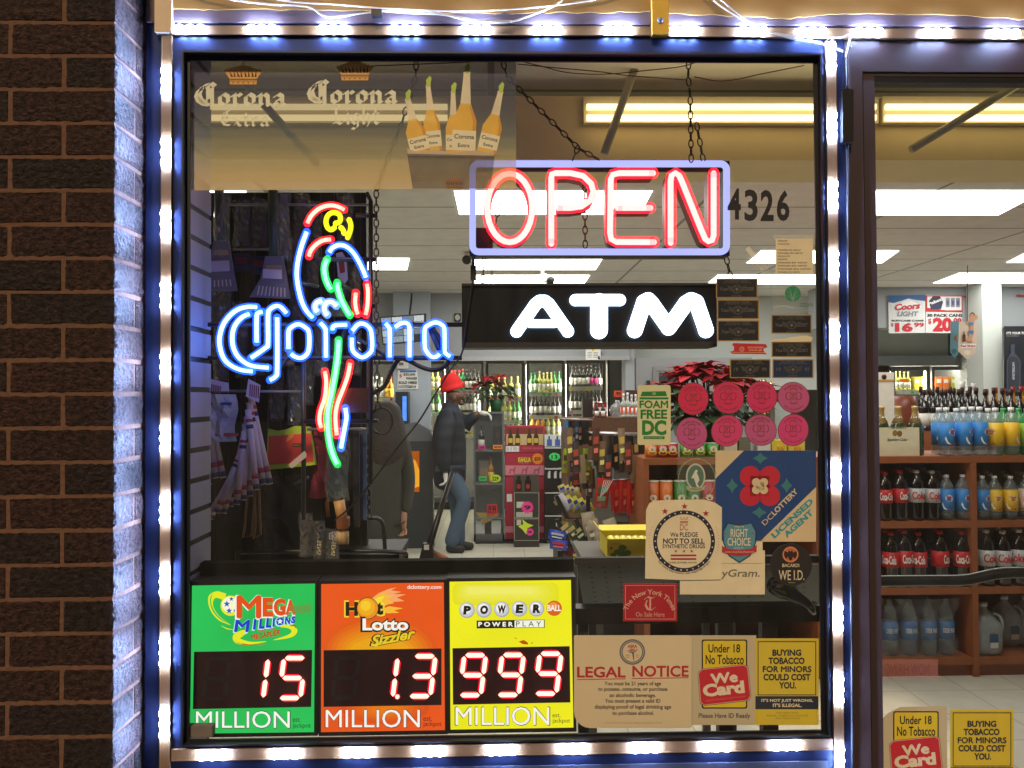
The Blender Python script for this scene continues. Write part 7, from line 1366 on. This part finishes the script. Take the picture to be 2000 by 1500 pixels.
def packet(x0, y0, x1, y1, Y, c, c2, label, group, tilt=0.0, wins=True, cat='snack packet', seed=0):
    rd = random.Random(seed+int(x0*7+y0)); b = B(Y); cx, cy_ = (x0+x1)/2, (y0+y1)/2; w_, h_ = (x1-x0)/2, (y1-y0)/2; ct, st_ = math.cos(R_(tilt)), math.sin(R_(tilt)); nx, ny = 4, 6; vs = []; fs = []
    T = lambda u, v: (cx+u*w_*ct-v*h_*st_, cy_+u*w_*st_+v*h_*ct)
    for side in (-1, 1):
        for j in range(ny+1):
            for i in range(nx+1):
                u, v = -1+2*i/nx, -1+2*j/ny; g = math.cos(u*1.5)*math.cos(v*1.45); x, y = T(u*(1-.06*abs(v)*rd.random()), v); p = pt(x, y, Y); vs.append(p+Vector((0, side*max(0, g)*min(w_, h_)*ps(Y)*.55*(1+.3*rd.random()), 0)))
    n = (nx+1)*(ny+1)
    for s_ in (0, 1):
        for j in range(ny):
            for i in range(nx): q = s_*n+j*(nx+1)+i; fs.append((q, q+1, q+nx+2, q+nx+1))
    b.add(vs, fs, mat(c, .18, 0, .15, 15, 0, .8), True)
    if wins and rd.random() < .75:
        k = min(w_, h_)*ps(Y)*.55; f_ = pt(cx, cy_, Y).y; b.Y = Y-k*1.25; b.poly([T(-.7, -.45), T(.7, -.5), T(.72, -.05), T(-.7, 0)], mat(c2, .4), 0); b.poly([T(-.6, .25), T(.6, .2), T(.55, .5), T(-.55, .55)], mat(tuple(min(255, q+60) for q in c2), .4), 0)
    return tag(b.build('snack_packet'), label, cat, group)
DK = [(40, 44, 52), (30, 30, 34), (60, 44, 36), (36, 52, 72), (26, 26, 28)]
for k in range(8): packet(1103+k*6.5, 822, 1111+k*6.5, 872+random.randint(-6, 6), YSN+.2+.03*(k % 3), (60, 120, 170) if k == 0 else DK[k % 5], random.choice([(150, 90, 60), (90, 100, 120), (120, 60, 50)]), 'dark narrow packet hanging from the upper left wire ring of the snack stand' if k else 'bright blue packet at the left end of the upper wire ring', 'dark packets on the upper left wire ring' if k else None, random.uniform(-4, 4))
for k in range(10): packet(1158+k*10, 850, 1168+k*10, 918+random.randint(-8, 8), YSN+.02+.05*(k % 2), [(52, 50, 50), (34, 32, 32), (96, 84, 70)][k % 3], [(196, 150, 70), (160, 110, 60), (200, 170, 90)][k % 3], 'clear and dark jerky packet hanging from the lower right wire ring', 'jerky packets on the right wire ring', random.uniform(-3, 3))
for k in range(4): packet(1099+k*13, 876, 1110+k*13, 924-k*2, YSN+.15, [(150, 170, 40), (60, 34, 34), (90, 100, 40), (130, 160, 40)][k], (60, 50, 40), ['lime packet hanging left under the dark packets', 'maroon packet hanging beside the lime one', 'olive packet third in the second peg row', 'lime packet last in the second peg row'][k], 'packets on the second peg row', random.uniform(-5, 8))
for k in range(8): packet(1192+k*8, 938, 1201+k*8, 1002+random.randint(-4, 3), YSN+.01+.02*(k % 2), (206, 34, 30), (236, 200, 60) if k == 0 else (226, 70, 40), 'red snack packet hanging in the bright red row of the stand', 'red packets on the wire', random.uniform(-3, 3))
rdm = random.Random(21)
for k in range(16):
    x, y = 1104+rdm.random()*84, 866+rdm.random()*88
    packet(x, y, x+rdm.uniform(9, 14), y+rdm.uniform(34, 50), YSN+.17+.02*(k % 5), rdm.choice([(44, 40, 44), (90, 30, 36), (120, 110, 50), (36, 60, 44), (60, 50, 80), (26, 26, 30)]), rdm.choice([(200, 170, 70), (180, 60, 50), (190, 190, 180)]), 'small mixed packet in the crowded middle pegs of the snack stand', 'mixed packets on the middle pegs', rdm.uniform(-8, 8))
packet(1163, 934, 1190, 992, YSN-.06, (186, 44, 36), (60, 110, 60), 'red blister pack with white wires hanging left of the red packets', None, 8)
b = B(YSN-.12); [b.line(1172+k*3, 972-k*3, 1180+k*4, 938, 1.2, WHITE, 0) for k in range(5)]; tag(b.build('white_skewers'), 'bundle of thin white skewers in front of the red blister pack', 'skewers')
for k in range(4): packet(1092+k*9, 946+k*2, 1106+k*9, 966+k*2, YSN+.0+.02*k, (206, 190, 120), (60, 80, 170), 'tan and blue biscuit packet at the top of the upper basket', 'biscuit packets in the upper basket', -25)
for k in range(5): packet(1090+k*12, 964+k*3, 1110+k*12, 1000+k, YSN-.03+.015*k, [(200, 200, 210), (206, 190, 90), (190, 196, 70), (214, 200, 90), (206, 206, 60)][k], (60, 70, 160), ['silver and blue chip bag leftmost in the upper basket', 'pale yellow chip bag second in the upper basket', 'lime yellow chip bag in the middle of the upper basket', 'yellow chip bag fourth in the upper basket', 'bright yellow chip bag at the right of the upper basket'][k], 'chip bags in the upper basket', -32)
for k in range(4): packet(1094+k*13, 1016+k*4, 1116+k*13, 1050+k*4, YSN-.04, [(150, 130, 60), (90, 110, 70), (30, 120, 80), (20, 110, 80)][k], (220, 200, 140), ['brownish chip bag at the left of the lower basket', 'olive chip bag second in the lower basket', 'dark green chip bag third in the lower basket', 'shiny green chip bag at the right of the lower basket'][k], 'chip bags in the lower basket', -35)
for k in range(9): packet(1106+k*17-(k % 3)*5, 836+(k % 3)*26, 1120+k*17-(k % 3)*5, 900+(k % 3)*22, YSN-.02-.01*(k % 2), [(128, 104, 78), (70, 66, 66), (150, 130, 100), (96, 60, 50)][k % 4], [(220, 190, 90), (190, 80, 60)][k % 2], 'larger shiny bag in front of the dark packets on the snack stand', 'larger shiny bags on the snack stand', random.uniform(-5, 5))
for k in range(5): packet(1138+k*11-(k % 2)*4, 1000+(k*13) % 40, 1164+k*11-(k % 2)*4, 1046+(k*13) % 40, YSN-.06-.02*k, (186, 174, 152), (206, 190, 160), 'clear bag of nuts piled beside the yellow box', 'clear nut bags beside the yellow box', random.uniform(-25, 25))
b = B(2.6); b.Y = 2.6
packet(1071, 1036, 1106, 1056, 2.62, (40, 80, 190), (220, 220, 230), 'blue chip bag upper one at the foot of the stand', 'blue chip bags at the foot of the stand', 12); packet(1074, 1054, 1108, 1074, 2.6, (44, 86, 196), (230, 60, 60), 'blue chip bag lower one at the foot of the stand', 'blue chip bags at the foot of the stand', 8)
for k in range(4): packet(1100+k*16, 1070+k % 2*6, 1120+k*16, 1098, 2.62, [(80, 30, 40), (120, 40, 90), (60, 50, 40), (100, 30, 30)][k], (220, 200, 60), ['maroon packet at the foot of the stand beside the blue bags', 'purple packet at the foot of the stand', 'brown packet at the foot of the stand', 'red packet at the foot of the stand next to the yellow box'][k], 'packets at the foot of the stand', random.uniform(-20, 20))
b = B(); p0, p1 = pt(1085, 1074, 2.66), pt(1175, 1100, 2.66); b.box(p0.x, 2.6, 0, p1.x, 2.8, p1.z, mat((70, 66, 60), .6)); tag(b.build('low_box'), 'low dark box under the packets at the foot of the snack stand', 'box')
# yellow box on a low table
YBX = 1.5
t = thing('yellow_box', 'open yellow cardboard box with green leaf print beside the snack stand', 'box', pt(1225, 1089, YBX)); YB1 = mat((246, 222, 40), .5, var=.06)
b = B(); p0, p1 = pt(1186, 1053, YBX), pt(1290, 1089, YBX); dp = .22; b.box(p0.x, YBX, p1.z, p1.x, YBX+.004, p0.z, YB1); b.box(p0.x, YBX+.004, p1.z, p0.x+.004, YBX+dp, p0.z, YB1); b.box(p1.x-.004, YBX+.004, p1.z, p1.x, YBX+dp, p0.z, YB1); b.box(p0.x+.004, YBX+dp-.004, p1.z, p1.x-.004, YBX+dp, p0.z, YB1); b.build('carton_body', t)
b = B(); b.prism([Vector((p0.x, YBX+dp, p0.z)), Vector((p1.x, YBX+dp, p0.z)), Vector((p1.x, YBX+dp+.05, p0.z+.015)), Vector((p0.x, YBX+dp+.05, p0.z+.015))], (0, .003, 0), YB1); b.prism([Vector((p0.x, YBX, p0.z)), Vector((p0.x, YBX+dp, p0.z)), Vector((p0.x-.03, YBX+dp, p0.z+.04)), Vector((p0.x-.03, YBX, p0.z+.04))], (.003, 0, 0), YB1); b.build('flap', t)
b = B(YBX-.001); LG = mat((96, 130, 30), .6); [b.ell(x, y, r, r*.8, LG, 0.1*i, n=12) for i, (x, y, r) in enumerate(((1206, 1078, 7), (1216, 1070, 8), (1226, 1080, 7), (1218, 1082, 8), (1198, 1084, 6), (1212, 1087, 6)))]; b.text('4', 1191, 1067, 1196, 1074, RED, 3, .04); b.text('Lemon', 1193, 1058, 1212, 1064, mat((206, 140, 70), .6), 3); b.build('print', t)
b = B(YBX+.1); [b.ball(pt(1194+k*12, 1054, YBX+.05+.09*(k % 2)), (.02, .045, .017), mat((240, 222, 70), .2, spec=.9), 8, 6) for k in range(9)]; b.build('wrapped_bags', t)
b = B(); b.box(p0.x-.1, YBX-.05, p1.z-.03, p1.x+.3, YBX+.4, p1.z-.001, mat((90, 84, 76), .6))
for x in (p0.x-.08, p1.x+.26):
    for y in (YBX-.03, YBX+.36): b.box(x, y, 0, x+.03, y+.03, p1.z-.03, DARK)
tag(b.build('side_table'), 'plain table under the yellow box, hidden behind the metal shelf', 'table')

# ================================================================ posters seen through the door
YPo = 6.58
b = B(YPo); WP = mat((214, 216, 218), .6); b.poly([(1735, 577), (1807, 576), (1807, 650), (1736, 651)], WP, 0, .004); b.poly([(1735, 577), (1807, 576), (1807, 588), (1790, 586), (1775, 583), (1765, 586), (1745, 592), (1735, 590)], mat((40, 90, 150), .6), 4); b.poly([(1750, 600), (1766, 586), (1774, 583), (1790, 592), (1800, 600)], mat((240, 242, 244), .6), 5)
b.tline('Coors', (1748, 607), (1798, 603), 13, mat((196, 36, 60), .6), 8, .05, .25); b.text('LIGHT', 1752, 608, 1794, 618, mat((130, 134, 140), .6), 8, .04, .2); b.text('SUITCASE CANS', 1741, 624.5, 1804, 628, INK, 8, .05); b.text('$', 1740, 631, 1745, 638, RED, 8, .03); b.text('16', 1748, 630, 1783, 648, RED, 8, .06); b.text('99', 1785, 630, 1805, 639, RED, 8, .04); tag(b.build('price_poster'), 'white beer price poster with blue mountain top and the price 16 99', 'poster', 'beer price posters')
b = B(YPo); b.poly([(1808, 576), (1880, 577), (1878, 651), (1808, 650)], WP, 0, .004); b.poly([(1808, 577), (1880, 577), (1880, 610), (1808, 609)], mat((186, 40, 46), .6), 4); b.poly([(1811, 579), (1878, 579), (1878, 606), (1848, 606), (1811, 601)], mat((226, 226, 226), .6), 6); b.poly([(1814, 588), (1822, 579), (1836, 579), (1842, 590), (1838, 604), (1818, 604)], mat((40, 50, 84), .6), 8); b.tline('Pabst', (1814, 597), (1840, 587), 6, WHITE, 10, .04)
for q in range(3): b.rrect(1847+q*10, 582, 1855+q*10, 600, 2, mat((130, 134, 156), .5), 8); b.rect(1849+q*10, 587, 1853+q*10, 596, mat((70, 80, 120), .5), 10)
b.text('30 PACK CANS', 1811, 613, 1880, 619, INK, 8, .05); b.text('$', 1813, 622, 1819, 634, RED, 8, .03); b.text('20', 1822, 620, 1860, 648, RED, 8, .06); b.text('99', 1862, 621, 1878, 634, RED, 8, .04); tag(b.build('price_poster'), 'white beer price poster with red band and the price 20', 'poster', 'beer price posters')
YH = 5.2
t = thing('hanging_cutout', 'hanging cardboard cutout with a woman in a blue swimsuit beside a bottle', 'cutout', pt(1885, 702, YH)); b = B(YH); b.poly([(1874, 628), (1911, 632), (1906, 690), (1888, 702), (1872, 686)], mat((214, 196, 176), .6), 0, .004); b.rect(1876, 672, 1906, 680, WHITE, 4); b.text('Red Stripe', 1877, 673, 1905, 679, RED, 6, .03); b.ell(1889, 689, 7, 5, mat((230, 220, 200), .6), 4, n=14); b.build('front_card', t)
b = B(YH+.1); b.poly([(1857, 628), (1873, 626), (1872, 690), (1865, 701), (1856, 688)], mat((90, 140, 160), .6), 0, .004); b.ell(1864, 686, 5, 5, mat((60, 100, 120), .6), 4, n=12); b.poly([(1862, 660), (1870, 652), (1868, 668)], mat((140, 80, 50), .6), 4); b.build('side_card', t)
SKP = mat((200, 150, 116), .6); b = B(YH-.006); b.poly([(1894, 613), (1899, 609), (1904, 613), (1905, 624), (1893, 624)], mat((130, 80, 44), .6), -2.5); b.poly([(1896, 614), (1900, 612), (1903, 617), (1909, 615), (1910, 622), (1903, 627), (1901, 640), (1902, 650), (1898, 662), (1900, 668), (1893, 668), (1885, 664), (1893, 658), (1891, 648), (1895, 640), (1894, 628), (1890, 634), (1888, 630), (1894, 620)], SKP, 0, .003); b.poly([(1893, 629), (1902, 630), (1901, 635), (1894, 635)], mat((70, 140, 190), .6), 3); b.poly([(1892, 645), (1902, 646), (1901, 653), (1891, 651)], mat((60, 130, 186), .6), 3); b.ell(1898, 615, 3.6, 4.4, mat((120, 70, 40), .6), -1, n=12); b.poly([(1880, 667), (1880, 655), (1882, 651), (1882, 647), (1884, 647), (1884, 651), (1886, 655), (1886, 667)], mat((90, 40, 30), .5), 3); b.build('printed_figure', t)
b = B(); b.tube([pt(1889, 630, YH), pt(1890, 500, YH)], .003, INK, 5); b.build('string', t)
t = thing('vodka_poster', 'black poster with a large dark bottle and white words on the right edge', 'poster', pt(2010, 772, 6.2)); b = B(6.2); b.rect(1962, 637, 2070, 774, mat((22, 24, 34), .5), 0, .01); b.text("IT'S YOUR TOWN", 1966, 648, 2014, 653, WHITE, 4, .03); b.text('NEW AMSTERDAM', 1966, 655, 1990, 657.5, GREY, 4); b.build('board', t)
b = B(6.19); b.poly([(1966, 765), (1966, 705), (1971, 695), (1974, 690), (1974, 672), (1982, 672), (1982, 690), (1987, 695), (1994, 705), (1994, 765)], mat((52, 60, 78), .2, spec=.9), 0, .004); b.poly([(1969, 762), (1969, 706), (1974, 697), (1984, 697), (1991, 706), (1991, 762)], mat((34, 40, 54), .2, spec=.9), 3); b.tline('AMSTERDAM', (1982, 742), (1982, 708), 5, mat((190, 196, 206), .5), 6, .02); b.build('printed_bottle', t)
for i, (x, y, w_, lab) in enumerate(((1882, 577, 20, 'red scrap of old sign right of the price posters'), (1916, 592, 18, 'small orange scrap taped high on the wall'), (1986, 575, 24, 'red scrap of old sign near the right edge'))): b = B(YPo); b.poly([(x, y), (x+w_, y+2), (x+w_-2, y+5), (x, y+4)], [mat((150, 60, 50), .7), mat((170, 120, 80), .7), mat((160, 50, 50), .7)][i], 0, .003); tag(b.build('sign_scrap'), lab, 'scrap')
# shop door on the back right: steel cold room door
t = thing('cold_room_door', 'brushed steel cold room door behind the large poinsettia', 'door', (pt(1310, 900, 7.05).x, 7.05, 0)); b = B(); a, e = pt(1242, 800, 7.05), pt(1470, 800, 7.05); zt = pt(1300, 699, 7.05).z; b.box(a.x, 7.05, 0, e.x, 7.12, zt, mat((150, 152, 156), .4, .35, var=.12, scale=4)); b.build('panel', t)
b = B(); b.boxp(1276, 716, 1424, 724, 7.035, .014, STEEL); b.boxp(1276, 724, 1284, 1000, 7.035, .014, STEEL); b.boxp(1288, 728, 1330, 760, 7.04, .009, mat((60, 66, 72), .2)); b.build('inner_frame', t)
b = B(); b.boxp(1264, 743, 1270, 760, 7.02, .03, BLACK); b.build('handle', t)
for i, (xa, ya, xb, yb, Y, lab) in enumerate(((1226, 172, 1180, 300, 1.03, 'grey slanting strut in front of the strip light above the open sign'), (2010, 152, 1780, 292, 1.02, 'grey slanting strut seen through the door above the ceiling panel'), (512, 200, 620, 322, 1.0, 'grey slanting strut seen through the beer banner'))): b = B(); a, e = pt(xa, ya, Y), pt(xb, yb, Y); b.tube([a+(a-e)*.35, e], .014, mat((176, 170, 150), .6), 8); tag(b.build('ceiling_strut'), lab, 'strut', 'slanting ceiling struts')
